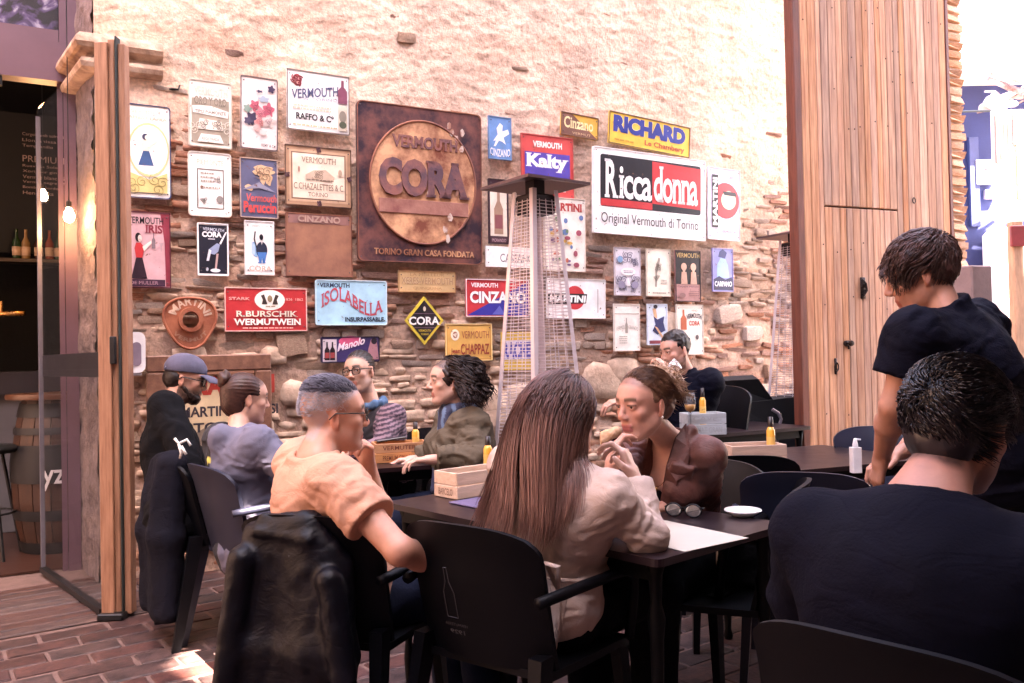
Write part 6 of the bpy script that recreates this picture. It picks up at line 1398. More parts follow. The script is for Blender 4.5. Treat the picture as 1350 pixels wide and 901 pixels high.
def head_prims(S, H, sc=1., female=False, jaw=1., nose=1., open_mouth=0.):
    p = lambda x, y, z: H.p(x * sc, y * sc, z * sc)
    M = H.M; s = sc
    S.ell(p(0, -.018, .03), (.075 * s, .094 * s, .088 * s), M, .02)
    S.ell(p(0, .035, -.028), (.058 * s * jaw, .058 * s, .078 * s), M, .03)
    S.ell(p(0, .024, -.06), (.052 * s * jaw, .052 * s, .048 * s), M, .03)
    S.ell(p(0, .078, -.098), (.019 * s * jaw, .017 * s, .016 * s), M, .025)
    for a in (-1, 1):
        S.cap(p(a * .052 * jaw, -.008, -.05), p(a * .022, .06, -.098), .017 * s, .015 * s, .025)
        S.ell(p(a * .043, .058, -.018), (.02 * s, .02 * s, .018 * s), M, .018)            # cheekbone
        S.cap(p(a * .012, .083, .031), p(a * .046, .068, .028), .008 * s, .007 * s, .014)     # brow ridge
        S.ell(p(a * .031, .1, .009), (.017 * s, .016 * s, .011 * s), M, .012, sub=True)     # eye socket
        S.ell(p(a * .0315, .0765, .008), (.0155 * s, .0148 * s, .0138 * s), M, .005)           # lids
        S.ell(p(a * .0315, .094, .0065), (.0132 * s, .016 * s, .0064 * s), M, .0015, sub=True)
    S.ell(p(0, .028, .042), (.062 * s, .06 * s, .056 * s), M, .03)
    S.cap(p(0, .087, .018), p(0, .103 + .004 * nose, -.02), .0075 * s, .0095 * s, .01)
    S.ell(p(0, .1 + .004 * nose, -.025), (.012 * s, .012 * s, .0095 * s), M, .009)
    for a in (-1, 1):
        S.ell(p(a * .0115, .1, -.03), (.0075 * s, .01 * s, .0075 * s), M, .006)
        S.ell(p(a * .0065, .108, -.0375), (.0035 * s, .005 * s, .003 * s), M, .003, sub=True)
    S.cap(p(-.019, .086, -.058), p(.019, .086, -.058), .0062 * s, .0062 * s, .006)
    S.cap(p(-.008, .09, -.0575), p(.008, .09, -.0575), .0052 * s, .0052 * s, .007)
    S.cap(p(-.014, .087, -.07 - open_mouth), p(.014, .087, -.07 - open_mouth), .0066 * s, .0066 * s, .007)
    S.cap(p(-.022, .096, -.0635 - open_mouth / 2), p(.022, .096, -.0635 - open_mouth / 2), (.0022 + open_mouth * .4) * s, (.0022 + open_mouth * .4) * s, .003, sub=True)
    for a in (-1, 1):                                                                      # ears
        e = p(a * .077, -.012, -.008); q = Fr(e, H.d(a * .95, -.45, 0), H.d(0, -.15, 1))
        S.ell(e, (.017 * s, .0075 * s, .031 * s), q.M, .006)
        S.ell(p(a * .0865, -.008, -.006), (.009 * s, .005 * s, .018 * s), q.M, .004, sub=True)
        S.ell(p(a * .074, -.005, -.033), (.008 * s, .006 * s, .01 * s), q.M, .006)
def arm_pts(j, s): return j['sh' + s], j['el' + s], j['wr' + s]
def person(name, label, j, head, face_dir, head_up=(0, 0, 1), body_dir=None, hsc=1., g=1., female=False, skin=(.50, .27, .19), lips=None,
           stubble=None, scalp=None, res=.005, hres=.0045, hands=None, group=None, top=None, trousers=None, shoes=True, jaw=1., nose=1., seed=1,
           brow=(.05, .03, .02), shave=None, open_mouth=0., eyes=True, legs=True, look=None, long_sleeves=True):
    """j: joints in world space: pelvis, neck, shL, shR, elL, elR, wrL, wrR, knL, knR, anL, anR"""
    H = Fr(head, face_dir, head_up)
    pel, nk = j['pelvis'], j['neck']; body_dir = body_dir or face_dir
    B = Fr(pel, body_dir, nk - pel); L = (nk - pel).length
    base = Vector((pel.x, pel.y, 0))
    pts = [v for v in j.values()] + [head]
    lo = np.min([npv(v) for v in pts], 0) - .24; hi = np.max([npv(v) for v in pts], 0) + .24; lo[2] = max(lo[2], -.03)
    hc = npv(head); fine = [(hc - .15, hc + .14, hres)]
    if hands:
        for h in hands: 
            wv = npv(j['wr' + h['s']]); dv = npv(Vector(h['d']).normalized()) * .1
            fine.append((np.minimum(wv, wv + dv) - .07, np.maximum(wv, wv + dv) + .07, h.get('res', hres)))
    S = SDF(lo, hi, .0145 if long_sleeves else .011, fine)
    def torso(S, e, sl=1., hem=None, k=.05, arms=True, sleeve=1., el=0.):
        S.ell(B.p(0, -.0, .03), ((.165 * g + e), (.125 * g + e), .12 + e), B.M, k)
        S.ell(B.p(0, .012 * g, L * .38), (.142 * g + e, .112 * g + e, .15 + e), B.M, k)
        S.ell(B.p(0, .0, L * .64), (.162 * g + e, .115 * g + e, .29 * L + e), B.M, k)
        if female:
            for a in (-1, 1): S.ell(B.p(a * .07, .095, L * .66), (.062 + e, .055 + e, .06 + e), B.M, .03)
        for s_ in 'LR':
            sh = j['sh' + s_]
            S.cap(nk - B.u * .07 - B.f * .01, sh - B.u * .01, .05 * g ** .5 + e, .052 * g ** .5 + e, k)
            S.cap(B.p((sh - B.o).dot(B.r) * .55, -.01, L * .66), sh - B.u * .02, .075 + e, .045 + e, k)
    torso(S, 0)
    S.cap(nk - B.u * .03, H.p(0, -.022 * hsc, -.055 * hsc), .058 * (.86 if female else 1) * g ** .5, .052 * (.86 if female else 1), .03)
    if female is False:
        S.cap(nk + B.r * .04, H.p(.0, -.03, -.05), .03, .03, .03); S.cap(nk - B.r * .04, H.p(.0, -.03, -.05), .03, .03, .03)
    ag = g ** .6 * (.86 if female else 1.)
    for s_ in 'LR':
        a, b, c = arm_pts(j, s_)
        S.cap(a, b, .049 * ag, .038 * ag, .02); m = a.lerp(b, .45); S.ell(m, (.045 * ag,) * 3, None, .03)
        S.cap(b, b.lerp(c, .35), .037 * ag, .041 * ag, .02); S.cap(b.lerp(c, .35), c, .041 * ag, .026 * ag, .02)
        if legs:
            hp = B.p(.09 if s_ == 'R' else -.09, 0, 0); S.cap(hp, j['kn' + s_], .08 * g ** .5, .055, .03); S.cap(j['kn' + s_], j['an' + s_], .052, .036, .03)
    if hands:
        for h in hands: h['tips'] = hand(S, j['wr' + h['s']], h['d'], h['n'], h['t'], h.get('curl', (.4, .6, .4)), h.get('sc', .95 if female else 1.03), h.get('spread', .06), h.get('curls'), h.get('tcurl', .3))
    head_prims(S, H, hsc, female, jaw, nose, open_mouth)
    V, Q = S.mesh()
    q = H.inv(V) / hsc
    sk = np.array(skin); col = np.tile(sk, (len(V), 1)).astype(np.float32)
    def blend(mask, c, col): m_ = np.clip(mask, 0, 1)[:, None]; return col * (1 - m_) + np.array(c) * m_
    nearh = np.linalg.norm(q, axis=1) < .2
    bl = np.exp(-((np.abs(q[:, 0]) - .042) ** 2 / .02 ** 2 + (q[:, 2] + .03) ** 2 / .025 ** 2)) * (q[:, 1] > .03) * nearh
    col = blend(bl * .22, (sk[0] * 1.05, sk[1] * .72, sk[2] * .68), col)
    no = np.exp(-(q[:, 0] ** 2 / .014 ** 2 + (q[:, 2] + .028) ** 2 / .014 ** 2)) * (q[:, 1] > .08)
    col = blend(no * .35, (sk[0] * 1.02, sk[1] * .7, sk[2] * .65), col)
    ea = (np.abs(q[:, 0]) > .072) * (np.abs(q[:, 2] + .01) < .04) * (np.abs(q[:, 1] + .01) < .03)
    col = blend(ea * .4, (sk[0], sk[1] * .68, sk[2] * .6), col)
    lp = (np.abs(q[:, 0]) < .024) * (np.abs(q[:, 2] + .0645) < .0125 + open_mouth) * (q[:, 1] > .083) * nearh
    col = blend(lp * .95, lips or (sk[0] * .75, sk[1] * .42, sk[2] * .42), col)
    nz_ = vnoise(V * 170, 3) * .5 + .5
    bw = (q[:, 1] > .05) * np.exp(-(((q[:, 2] - .033 + .18 * (np.abs(q[:, 0]) - .028) ** 2 * 30) / .0062) ** 2)) * (np.abs(q[:, 0]) > .012) * (np.abs(q[:, 0]) < .052) * nearh
    col = blend(np.clip(bw * 1.25, 0, .95), brow, col)
    lash = (q[:, 1] > .06) * np.exp(-(((q[:, 2] - .0135 + 6 * (np.abs(q[:, 0]) - .0315) ** 2) / .0028) ** 2)) * (np.abs(np.abs(q[:, 0]) - .0325) < .016) * nearh
    col = blend(np.clip(lash * 1.2, 0, .9), (.05, .025, .02), col)
    if stubble:
        jawm = np.clip((-.032 - q[:, 2] + np.clip(-q[:, 1] + .03, 0, 1) * .3) / .02, 0, 1) * (q[:, 2] > -.125) * (np.abs(q[:, 1]) < .14) * (q[:, 1] > -.02) * nearh
        jawm *= 1 - lp; mou = np.exp(-((q[:, 2] + .046) / .008) ** 2) * (np.abs(q[:, 0]) < .03) * (q[:, 1] > .08); jawm = np.maximum(jawm, mou * nearh)
        col = blend(jawm * stubble[3] * (.7 + .3 * nz_), stubble[:3], col)
    if scalp:
        hl = q[:, 2] - (.028 + np.clip(q[:, 1] - .0, -.2, 1) * .62 - np.clip(-q[:, 1] - .01, 0, 1) * 1.0)
        sm = np.clip(hl / .018, 0, 1) * nearh * (1 - ea) * np.clip((q[:, 2] + .08) / .015, 0, 1) * np.clip((.105 - np.abs(q[:, 1])) / .01, 0, 1)
        col = blend(sm * scalp[3] * (.75 + .25 * nz_), scalp[:3], col)
    kn = np.zeros(len(V))
    root = link(name, mesh_np(name, V - npv(base), Q, SKIN, True, col), None, base)
    tag(root, label, 'person', group)
    if eyes:
        for a in (-1, 1):
            e = MB(); c = H.p(a * .0315 * hsc, .0775 * hsc, .0075 * hsc); lk = Vector(look).normalized() if look else H.f
            rr_, ff_, uu_ = frame(lk, H.u)
            prof = [(0.0001, -.0118), (.006, -.0102), (.0102, -.006), (.0118, 0), (.0102, .006), (.0057, .0103), (.0055, .0105), (.0024, .0116), (.0022, .0117), (.0001, .0119)]
            MBm = MB(); MBm.lathe([(r_ * hsc, z_ * hsc) for r_, z_ in prof], n=14)
            Mx = Matrix((rr_, uu_ * 1, ff_)).transposed()
            MBm.v = [tuple(Mx @ Vector(p) + c - base) for p in MBm.v]
            o = MBm.build('eye', M_EYE, root, True); me = o.data; me.materials.append(M_IRIS); me.materials.append(M_PUPIL)
            for p in me.polygons:
                cc = (p.center + base - c).normalized().dot(ff_) 
                p.material_index = 2 if cc > .975 else (1 if cc > .86 else 0)
    # ---------------- garments
    if top:
        t = top; S2 = SDF(lo, hi, t.get('res', .007)); e = t.get('e', .018)
        torso(S2, e)
        if t.get('belly'): S2.ell(B.p(0, .06, L * .3), (.13 * g + e, .1 * g, .15), B.M, .05)
        if t.get('hem'): 
            S2.cap(B.p(0, 0, .05), B.p(0, 0, -t['hem']), .15 * g + e, .17 * g + e + t.get('flare', .0), .05)
        S2.plane_cut(B.p(0, 0, -.1 - t.get('hem', 0)), -B.u)
        for s_ in 'LR':
            a, b, c = arm_pts(j, s_); sl = t.get('sleeve', 'long')
            wd = t.get('wide', 1.)
            if sl == 'long':
                S2.cap(a, b, (.052 * ag + e) * wd, (.042 * ag + e) * wd, .02); S2.cap(b, c, (.044 * ag + e) * wd, .031 * ag + e * .8, .018, cut1=t.get('cuff', -.015))
            elif sl == 'short':
                m = a.lerp(b, t.get('slen', .55)); S2.cap(a, m, .054 * ag + e, (.05 * ag + e) * 1.02, .02, cut1=.0)
            elif sl == 'half':
                S2.cap(a, b, .052 * ag + e, .042 * ag + e, .02); m = b.lerp(c, .35); S2.cap(b, m, .043 * ag + e, .043 * ag + e, .018, cut1=0)
        if t.get('collar'):
            S2.cap(nk - B.u * .02, nk + B.u * t['collar'], .074 * g ** .5, .076, .012, cut1=0)
        if t.get('extra'): t['extra'](S2, B, H)
        amp = t.get('fold', .009); fr = t.get('freq', 9.); sd = seed * 3
        st = t.get('stretch', (1, 1, 1.6)); fa = np.array([B.r, B.f, B.u])
        def folds(P):
            Q_ = (P - npv(B.o)) @ fa.T * np.array(st)
            wv = fbm(Q_ * fr * .5, 2, sd)[:, None] * 1.3
            n1 = 1 - np.abs(fbm(Q_ * fr + wv, 3, sd + 2)) * 2.6
            n2 = fbm(Q_ * fr * .6, 2, sd + 9)
            return -amp * np.clip(n1, -1, 1) * .75 - amp * n2
        S2.disp(folds, .05)
        if t.get('neck', True):
            nd = t.get('neckdir', B.f * .02)
            S2.cap(nk - B.u * .02 + nd * .5, nk + B.u * .14 + nd, t.get('neckr', .064) * g ** .4, .075, .008, sub=True)
        if t.get('cutfn'): t['cutfn'](S2, B, H)
        V, Q = S2.mesh(); cols = t['colfn'](V, B, H) if t.get('colfn') else None
        link(t.get('name', 'shirt'), mesh_np(t.get('name', 'shirt'), V - npv(base), Q, t['mat'], True, cols), root)
    if trousers:
        S3 = SDF(lo, hi, .013)
        S3.ell(B.p(0, 0, 0), (.175 * g, .135 * g, .13), B.M, .05)
        for s_, a in (('L', -1), ('R', 1)):
            hp = B.p(a * .085, 0, -.01); S3.cap(hp, j['kn' + s_], .095 * g ** .5, .068, .03); S3.cap(j['kn' + s_], j['an' + s_], .066, .055, .03)
        S3.disp(lambda P: -.008 * (1 - np.abs(fbm(P * 12, 2, seed)) * 2.4), .04)
        V, Q = S3.mesh(); link('trousers', mesh_np('trousers', V - npv(base), Q, trousers, True), root)
        if shoes:
            for s_ in 'LR':
                an = j['an' + s_]; fd = Vector((body_dir[0], body_dir[1], 0)).normalized()
                S4 = SDF(npv(an) - .22, npv(an) + .26, .012)
                a0 = an + v3(0, 0, -.02); S4.cap(an, a0, .045, .042, .02); S4.cap(a0 - fd * .03, a0 + fd * .15, .042, .04, .02); S4.plane_cut(v3(0, 0, max(.002, an.z - .085)), v3(0, 0, -1))
                V, Q = S4.mesh(); link('shoe', mesh_np('shoe', V - npv(base), Q, M_SHOE, True), root)
    return root, H, B, base
def sit(pel, neck, bd, shw=.185, foot=.45, kneeh=.5, drop=.035, spread=.12, elL=None, elR=None, wrL=None, wrR=None, arm=.29):
    """default seated skeleton facing bd"""
    bd = Vector((bd[0], bd[1], 0)).normalized(); B = Fr(pel, bd, neck - pel); r = B.r
    j = dict(pelvis=pel, neck=neck); hu = neck - B.u * drop
    j['shL'] = hu - r * shw - B.u * .02; j['shR'] = hu + r * shw - B.u * .02
    rr = bd.cross(v3(0, 0, 1))
    for s_, a in (('L', -1), ('R', 1)):
        kn = v3(pel.x, pel.y, 0) + bd * foot + rr * a * spread; kn.z = kneeh
        j['kn' + s_] = kn; j['an' + s_] = v3(kn.x, kn.y, .09) + bd * .02
        el = {'L': elL, 'R': elR}[s_]; wr = {'L': wrL, 'R': wrR}[s_]
        j['el' + s_] = el if el is not None else j['sh' + s_] + bd * .14 - v3(0, 0, .25) + rr * a * .04
        j['wr' + s_] = wr if wr is not None else j['el' + s_] + bd * .22 + v3(0, 0, .04) - rr * a * .06
    return j
def hair_obj(root, base, S_, r0, m, name='hair', r1=.0004):
    V, Q = strands_mesh(S_, r0, r1); return link(name, mesh_np(name, V - npv(base), Q, m, True), root)
def sdf_child(root, base, name, m, lo, hi, h, fn, disp=None, band=.03, cols=None):
    S = SDF(npv(lo), npv(hi), h); fn(S)
    if disp: S.disp(disp, band)
    V, Q = S.mesh(); return link(name, mesh_np(name, V - npv(base), Q, m, True, cols(V) if cols else None), root)
def scalp_roots(H, n, sc, seed, cond, rad=(.078, .097, .092), c=(0, -.018, .03)):
    rs = np.random.RandomState(seed); D = rs.randn(n * 6, 3); D /= np.linalg.norm(D, axis=1, keepdims=True)
    q = D * np.array(rad) * sc + np.array(c) * sc; ok = cond(q / sc); q = q[ok][:n]; D = D[ok][:n]
    Bm = np.array([npv(H.r), npv(H.f), npv(H.u)]); return q @ Bm + npv(H.o), D @ Bm, q / sc
def glasses(root, base, H, sc, m, r=.024, thick=.0022, square=False, lens=None):
    b = MB()
    for a in (-1, 1):
        c = H.p(a * .033 * sc, .098 * sc, .006 * sc)
        pts = []
        for i in range(20):
            t = 2 * PI * i / 20; cx, cz = math.cos(t), math.sin(t)
            if square: cx, cz = math.copysign(abs(cx) ** .55, cx), math.copysign(abs(cz) ** .55, cz)
            pts.append(c + H.d(cx * r * sc, -abs(cx + a) * .0 - (.006 if cx * a > 0 else 0) * abs(cx), cz * r * .82 * sc))
        b.tube([p - base for p in pts], thick, 6, closed=True)
        b.tube([p - base for p in (c + H.d(a * r * sc, -.006, .006), H.p(a * .076 * sc, .06 * sc, .012 * sc), H.p(a * .081 * sc, -.01 * sc, .012 * sc), H.p(a * .08 * sc, -.03 * sc, -.008 * sc))], thick, 6)
        if lens:
            lb = MB(); lb.add([p - base for p in pts], [tuple(range(20))]); lo_ = lb.build('lens', lens, None); lo_.parent = root
    b.tube([p - base for p in (H.p(-.009 * sc, .1 * sc, .01 * sc), H.p(0, .103 * sc, .013 * sc), H.p(.009 * sc, .1 * sc, .01 * sc))], thick, 6)
    g_ = b.build('glasses', m, root, True); return g_
M_EYE = mat('eye_white', (.62, .58, .55), rough=.15, var=.03, coat=.6); M_IRIS = mat('iris', (.06, .03, .015), rough=.1, coat=.8); M_PUPIL = mat('pupil', (.004, .004, .004), rough=.1, coat=.8)
M_SHOE = mat('shoe_leather', (.004, .004, .005), rough=.5)
M_BLACKP = mat('black_frame', (.008, .008, .009), rough=.25)
M_HAIR = lambda nm, c, rough=.42: mat('hair_' + nm, c, rough=rough, var=.35, vs_=45, spec=.28)
# ------------------------------------------------------------------ the people at the tables
M_NAVY = cloth('navy_knit', (.0016, .0018, .0075)); M_BLK = cloth('black_cotton', (.0022, .0022, .0034)); M_JEAN = cloth('dark_denim', (.006, .009, .022)); M_BLKT = cloth('black_trousers', (.0022, .0022, .0034))
def dirp(a, b): return (b - a).normalized()
# ---- man in the cap
hd_ = at(245, 501, 4.35); nk = at(221, 545, 4.28); pel = at(232, 690, 4.0); pel.z = .53
j = sit(pel, nk, (.95, .3, 0), shw=.18, elR=at(258, 640, 3.9), wrR=at(330, 622, 4.1), elL=at(285, 632, 4.35), wrL=at(345, 618, 4.3))
cap_man, H, B, base = person('person', 'bearded man in a grey-blue baseball cap, dark glasses and black sweater', j, hd_, (.93, .22, -.34), (.25, .1, 1), body_dir=(.95, .3, 0), hsc=.97,
    stubble=(.03, .017, .012, .97), scalp=(.02, .014, .012, .98), top=dict(mat=M_BLK, e=.02, res=.009, name='sweater', collar=.02, neckr=.06), trousers=M_BLKT, seed=2, hres=.0045, skin=(.48, .25, .18),
    group=None)
def beard(S):
    S.ell(H.p(0, .06, -.085), (.044, .036, .036), H.M, .03)
    for a in (-1, 1): S.cap(H.p(a * .061, .012, -.045), H.p(a * .03, .06, -.085), .013, .02, .02)
sdf_child(cap_man, base, 'beard', M_HAIR('beard', (.02, .011, .009)), hd_ - v3(.2, .2, .22), hd_ + v3(.2, .2, .1), .0055, beard, lambda P: .006 * fbm(P * 90, 2, 5))
def cap(S):
    S.ell(H.p(0, -.014, .052), (.088, .108, .085), H.M, .01); S.plane_cut(H.p(0, .0, .038), H.d(0, .12, -1))
M_CAP = mat('cap_cloth', (.07, .068, .11), rough=.9, var=.2, vs_=12, bump=.3, bs=200)
sdf_child(cap_man, base, 'cap', M_CAP, hd_ - v3(.2, .2, .1), hd_ + v3(.2, .2, .2), .005, cap, lambda P: .0015 * fbm(P * 40, 2, 5))
b = MB(); V = []; F_ = []
for i in range(13):
    a = (i / 12 - .5) * 2.1
    for r_, dz in ((0, 0), (.5, .006), (1, -.004)):
        V.append(H.p(math.sin(a) * (.080 + .008 * r_), .035 + math.cos(a) * .055 + .088 * r_ * math.cos(a * .7), .050 + dz - .012 * abs(math.sin(a)) * 1 - .02 * r_) - base)
for i in range(12):
    for k in range(2): q_ = i * 3 + k; F_.append((q_, q_ + 1, q_ + 4, q_ + 3))
n0 = len(V); V += [v - H.u * .005 for v in V]; F_ += [tuple(i + n0 for i in reversed(f)) for f in F_]
for i in range(12): F_.append((i * 3 + 2, n0 + i * 3 + 2, n0 + i * 3 + 5, i * 3 + 5))
b.add(V, F_); o = b.build('cap_brim', M_CAP, cap_man, True)
glasses(cap_man, base, H, 1., M_BLACKP, .025, .0028, True, lens=mat('dark_lens', (.02, .015, .02), rough=.1, coat=.5))
b = MB(); b.tube([H.p(.06 * math.cos(t), -.105 + .0 * t, .03 + .022 * math.sin(t)) - base for t in np.linspace(0, PI, 9)], .004, 5); b.build('cap_strap', M_CAP, cap_man, True)
# hair under the cap
def hairband(S): S.ell(H.p(0, -.034, -.0), (.0765, .082, .07), H.M, .02); S.plane_cut(H.p(0, -.02, 0), H.d(0, 1, .35)); S.plane_cut(H.p(0, 0, .05), H.u)
sdf_child(cap_man, base, 'hair', M_HAIR('dark', (.014, .009, .008)), hd_ - v3(.2, .2, .2), hd_ + v3(.2, .2, .2), .006, hairband, lambda P: .004 * fbm(P * 120, 2, 5))
# ---- woman with the bun
hd_ = at(325, 526, 3.85); nk = at(312, 565, 3.76); pel = at(332, 690, 3.8); pel.z = .53
j = sit(pel, nk, (.7, .72, 0), shw=.165, elR=at(402, 640, 3.62), wrR=at(445, 612, 4.0), elL=at(300, 640, 4.1), wrL=at(392, 606, 4.3))
bun, H, B, base = person('person', 'woman with a brown bun, seen from behind in a grey and black hooded sweatshirt', j, hd_, (.8, .55, -.12), (.1, .1, 1), body_dir=(.7, .72, 0), female=True, g=.92, hsc=.95, scalp=(.03, .015, .012, .95), seed=3,
    top=None, trousers=M_JEAN, skin=(.55, .31, .23))
def hoodie_col(V, B_, H_):
    q = B_.inv(V); nn = fbm(V * 14, 2, 5); c = np.tile(np.array((.115, .112, .16)), (len(V), 1))
    left = q[:, 0] < .0 + .01 * nn; c[left] = (.012, .012, .016)
    yl = (q[:, 0] > -.16) & (q[:, 0] < .0 + .01 * nn) & (q[:, 1] < .02) & (q[:, 2] < .37) & (q[:, 2] > .24); c[yl & (nn > -.18)] = (.62, .55, .12); c[yl & (nn > .18)] = (.62, .6, .5)
    return c
M_HOOD = mat('hoodie_cloth', (.2, .2, .28), rough=.9, var=.1, vs_=9, vcol=True, bump=.3, bs=180, dist=.003)
bpy.data.objects.remove  # keep reference
def garment(root, base, j, H, B, name, m, e=.018, g=1., female=False, hem=0., flare=0., res=.007, fold=.009, freq=9., stretch=(1, 1, 1.6), seed=1, sleeve='long', extra=None, cutfn=None, colfn=None, neckr=.064, neckcut=True, cuff=-.015, wide=1., collar=0., ag=None):
    pts = [v for v in j.values()]; lo = np.min([npv(v) for v in pts], 0) - .22; hi = np.max([npv(v) for v in pts], 0) + .2
    lo[2] = max(-.02, min(j['pelvis'].z - .18 - hem, j['elR'].z - .1)); S = SDF(lo, hi, res); nk = j['neck']; L = (nk - j['pelvis']).length; k = .05
    S.ell(B.p(0, 0, .03), (.165 * g + e, .125 * g + e, .12 + e), B.M, k); S.ell(B.p(0, .012 * g, L * .38), (.145 * g + e, .115 * g + e, .15 + e), B.M, k); S.ell(B.p(0, 0, L * .64), (.162 * g + e, .115 * g + e, .29 * L + e), B.M, k)
    if female:
        for a in (-1, 1): S.ell(B.p(a * .07, .095, L * .66), (.062 + e, .055 + e, .06 + e), B.M, .03)
    for s_ in 'LR':
        sh = j['sh' + s_]; S.cap(nk - B.u * .07 - B.f * .01, sh - B.u * .01, .05 * g ** .5 + e, .052 * g ** .5 + e, k); S.cap(B.p((sh - B.o).dot(B.r) * .55, -.01, L * .66), sh - B.u * .02, .075 * (.78 if female else 1) + e, .045 * (.85 if female else 1) + e, k)
    if hem: S.cap(B.p(0, 0, .02), B.p(0, 0, -hem), .13 * g + e, .16 * g + e + flare, .05)
    S.plane_cut(B.p(0, 0, -.1 - hem), -B.u)
    ag = ag or g ** .6 * (.86 if female else 1.)
    for s_ in 'LR':
        a, b_, c = arm_pts(j, s_)
        if sleeve == 'short': m_ = a.lerp(b_, .58); S.cap(a, m_, .054 * ag + e, .052 * ag + e, .02, cut1=.0)
        else: S.cap(a, b_, (.052 * ag + e) * wide, (.042 * ag + e) * wide, .02); S.cap(b_, c, (.044 * ag + e) * wide, .031 * ag + e * .8, .018, cut1=cuff)
    if collar: S.cap(nk - B.u * .02, nk + B.u * collar, .074 * g ** .5, .076, .012, cut1=0)
    if extra: extra(S)
    fa = np.array([B.r, B.f, B.u])
    sg = [(npv(a), npv(b_)) for s_ in 'LR' for a, b_ in ((j['sh' + s_], j['el' + s_]), (j['el' + s_], j['wr' + s_]))]
    def folds(P):
        Q_ = (P - npv(B.o)) @ fa.T * np.array(stretch); wv = fbm(Q_ * freq * .5, 2, seed * 3)[:, None] * 1.4
        n1 = 1 - np.abs(fbm(Q_ * freq + wv, 3, seed * 3 + 2)) * 2.8; n2 = fbm(Q_ * freq * .6, 2, seed * 3 + 9)
        d_ = -fold * np.clip(n1, -1, 1) * .75 - fold * n2
        # rings of creases around the bent elbows
        for (a, b_) in sg:
            ab = b_ - a; Ls = np.linalg.norm(ab) + 1e-6; t = ((P - a) @ ab) / Ls; rd = np.linalg.norm(P - a - (t / Ls)[:, None] * ab, axis=1); w_ = np.exp(-(rd / .085) ** 4) * (t > 0) * (t < Ls)
            d_ += -fold * .55 * w_ * np.sin(t * 190 + 3 * fbm(P * 16, 2, seed + 7) * 2.2) * np.clip(fbm(P * 9, 1, seed + 1) + .55, 0, 1)
        return d_
    S.disp(folds, .045)
    if neckcut: S.cap(nk - B.u * .02 + B.f * .01, nk + B.u * .14 + B.f * .02, neckr * g ** .4, .075, .008, sub=True)
    if cutfn: cutfn(S)
    V, Q = S.mesh(); return link(name, mesh_np(name, V - npv(base), Q, m, True, colfn(V, B, H) if colfn else None), root)
def hood(S):
    nk_ = j['neck']
    for a in (-1, 1): S.cap(nk_ - B.f * .07 - B.u * .03, nk_ + B.r * a * .075 + B.f * .03 - B.u * .02, .045, .03, .03)
    S.cap(nk_ - B.f * .095 - B.u * .02, nk_ - B.f * .115 - B.u * .15, .045, .03, .04)
garment(bun, base, j, H, B, 'hooded_sweatshirt', M_HOOD, e=.026, g=.92, female=True, hem=.05, fold=.011, extra=hood, colfn=hoodie_col, seed=4, res=.0085)
M_HB = M_HAIR('brown', (.045, .018, .013))
def bh_(S):
    S.ell(H.p(0, -.022, .03), (.082, .1, .09), H.M, .02); S.ell(H.p(0, -.05, -.03), (.066, .06, .06), H.M, .03); S.plane_cut(H.p(0, .055, .04), H.d(0, 1, -.75))
    for a in (-1, 1): S.ell(H.p(a * .08, .01, -.03), (.03, .045, .05), H.M, .01, sub=True)
def strokes(amp, fr, dx=(0, 1, 0), seed=1):
    d_ = None
    def fn(P):
        q = H.inv(P) ; r_ = np.sqrt(q[:, 0] ** 2 + (q[:, 2] - .02) ** 2); a = np.arctan2(q[:, 2] - .02, q[:, 0]); return -amp * np.sin(a * fr + 2.5 * fbm(P * 18, 2, seed)) - amp * .6 * fbm(P * [60, 60, 60], 2, seed)
    return fn
sdf_child(bun, base, 'hair', M_HB, hd_ - v3(.2, .2, .22), hd_ + v3(.2, .2, .2), .005, bh_, strokes(.0014, 30))
bc_ = H.p(-.01, -.108, .078)
def kn_(S):
    for t in range(5): a = t * 1.256; S.ell(bc_ + H.d(.02 * math.cos(a), 0, .02 * math.sin(a)), (.026, .024, .026), H.M, .008)
    S.ell(bc_, (.036, .03, .036), H.M, .01)
sdf_child(bun, base, 'hair_bun', M_HB, bc_ - v3(.1, .1, .1), bc_ + v3(.1, .1, .1), .004, kn_, lambda P: .003 * np.sin((P - npv(bc_)) @ np.array([120, 60, 90]) + 3 * fbm(P * 30, 2, 3)))
# ---- man in the striped jumper
hd_ = at(474, 491, 4.95); nk = at(490, 538, 5.0); pel = at(515, 640, 5.05); pel.z = .55
j = sit(pel, nk, (-.75, -.66, 0), shw=.19, elL=at(505, 590, 4.72), wrL=at(455, 600, 4.6), elR=at(440, 595, 5.15), wrR=at(420, 600, 4.85))
def stripe_col(V, B_, H_):
    q = B_.inv(V); c = np.tile(np.array((.012, .01, .014)), (len(V), 1)); d_ = np.array(j['elL'] - j['shL']); a = npv(j['shL']); t = (V - a) @ (d_ / np.linalg.norm(d_)); lat = np.linalg.norm((V - a) - t[:, None] * (d_ / np.linalg.norm(d_)), axis=1)
    arm = ((np.abs(q[:, 0]) > .125) | (q[:, 1] > .13)) | ((lat < .085) & (t > -.03))
    st = np.sin(q[:, 2] * 270 + .5 * fbm(V * 20, 1, 2)) > .1
    c[arm] = (.035, .02, .035); c[arm & st] = (.20, .125, .15); return c
M_STR = mat('striped_knit', (.2, .2, .28), rough=.95, var=.1, vs_=9, vcol=True, bump=.5, bs=220, dist=.003)
st_, H, B, base = person('person', 'dark-haired man with black round glasses in a purple striped jumper, looking at the camera', j, hd_, (-.32, -.95, -.1), (-.12, .05, 1), body_dir=(-.75, -.66, 0), hsc=1.02, stubble=(.1, .07, .06, .45), scalp=(.02, .014, .014, .97), trousers=M_BLKT, seed=5, hres=.0045, look=(.3, -.95, 0), skin=(.52, .29, .21), jaw=.96)
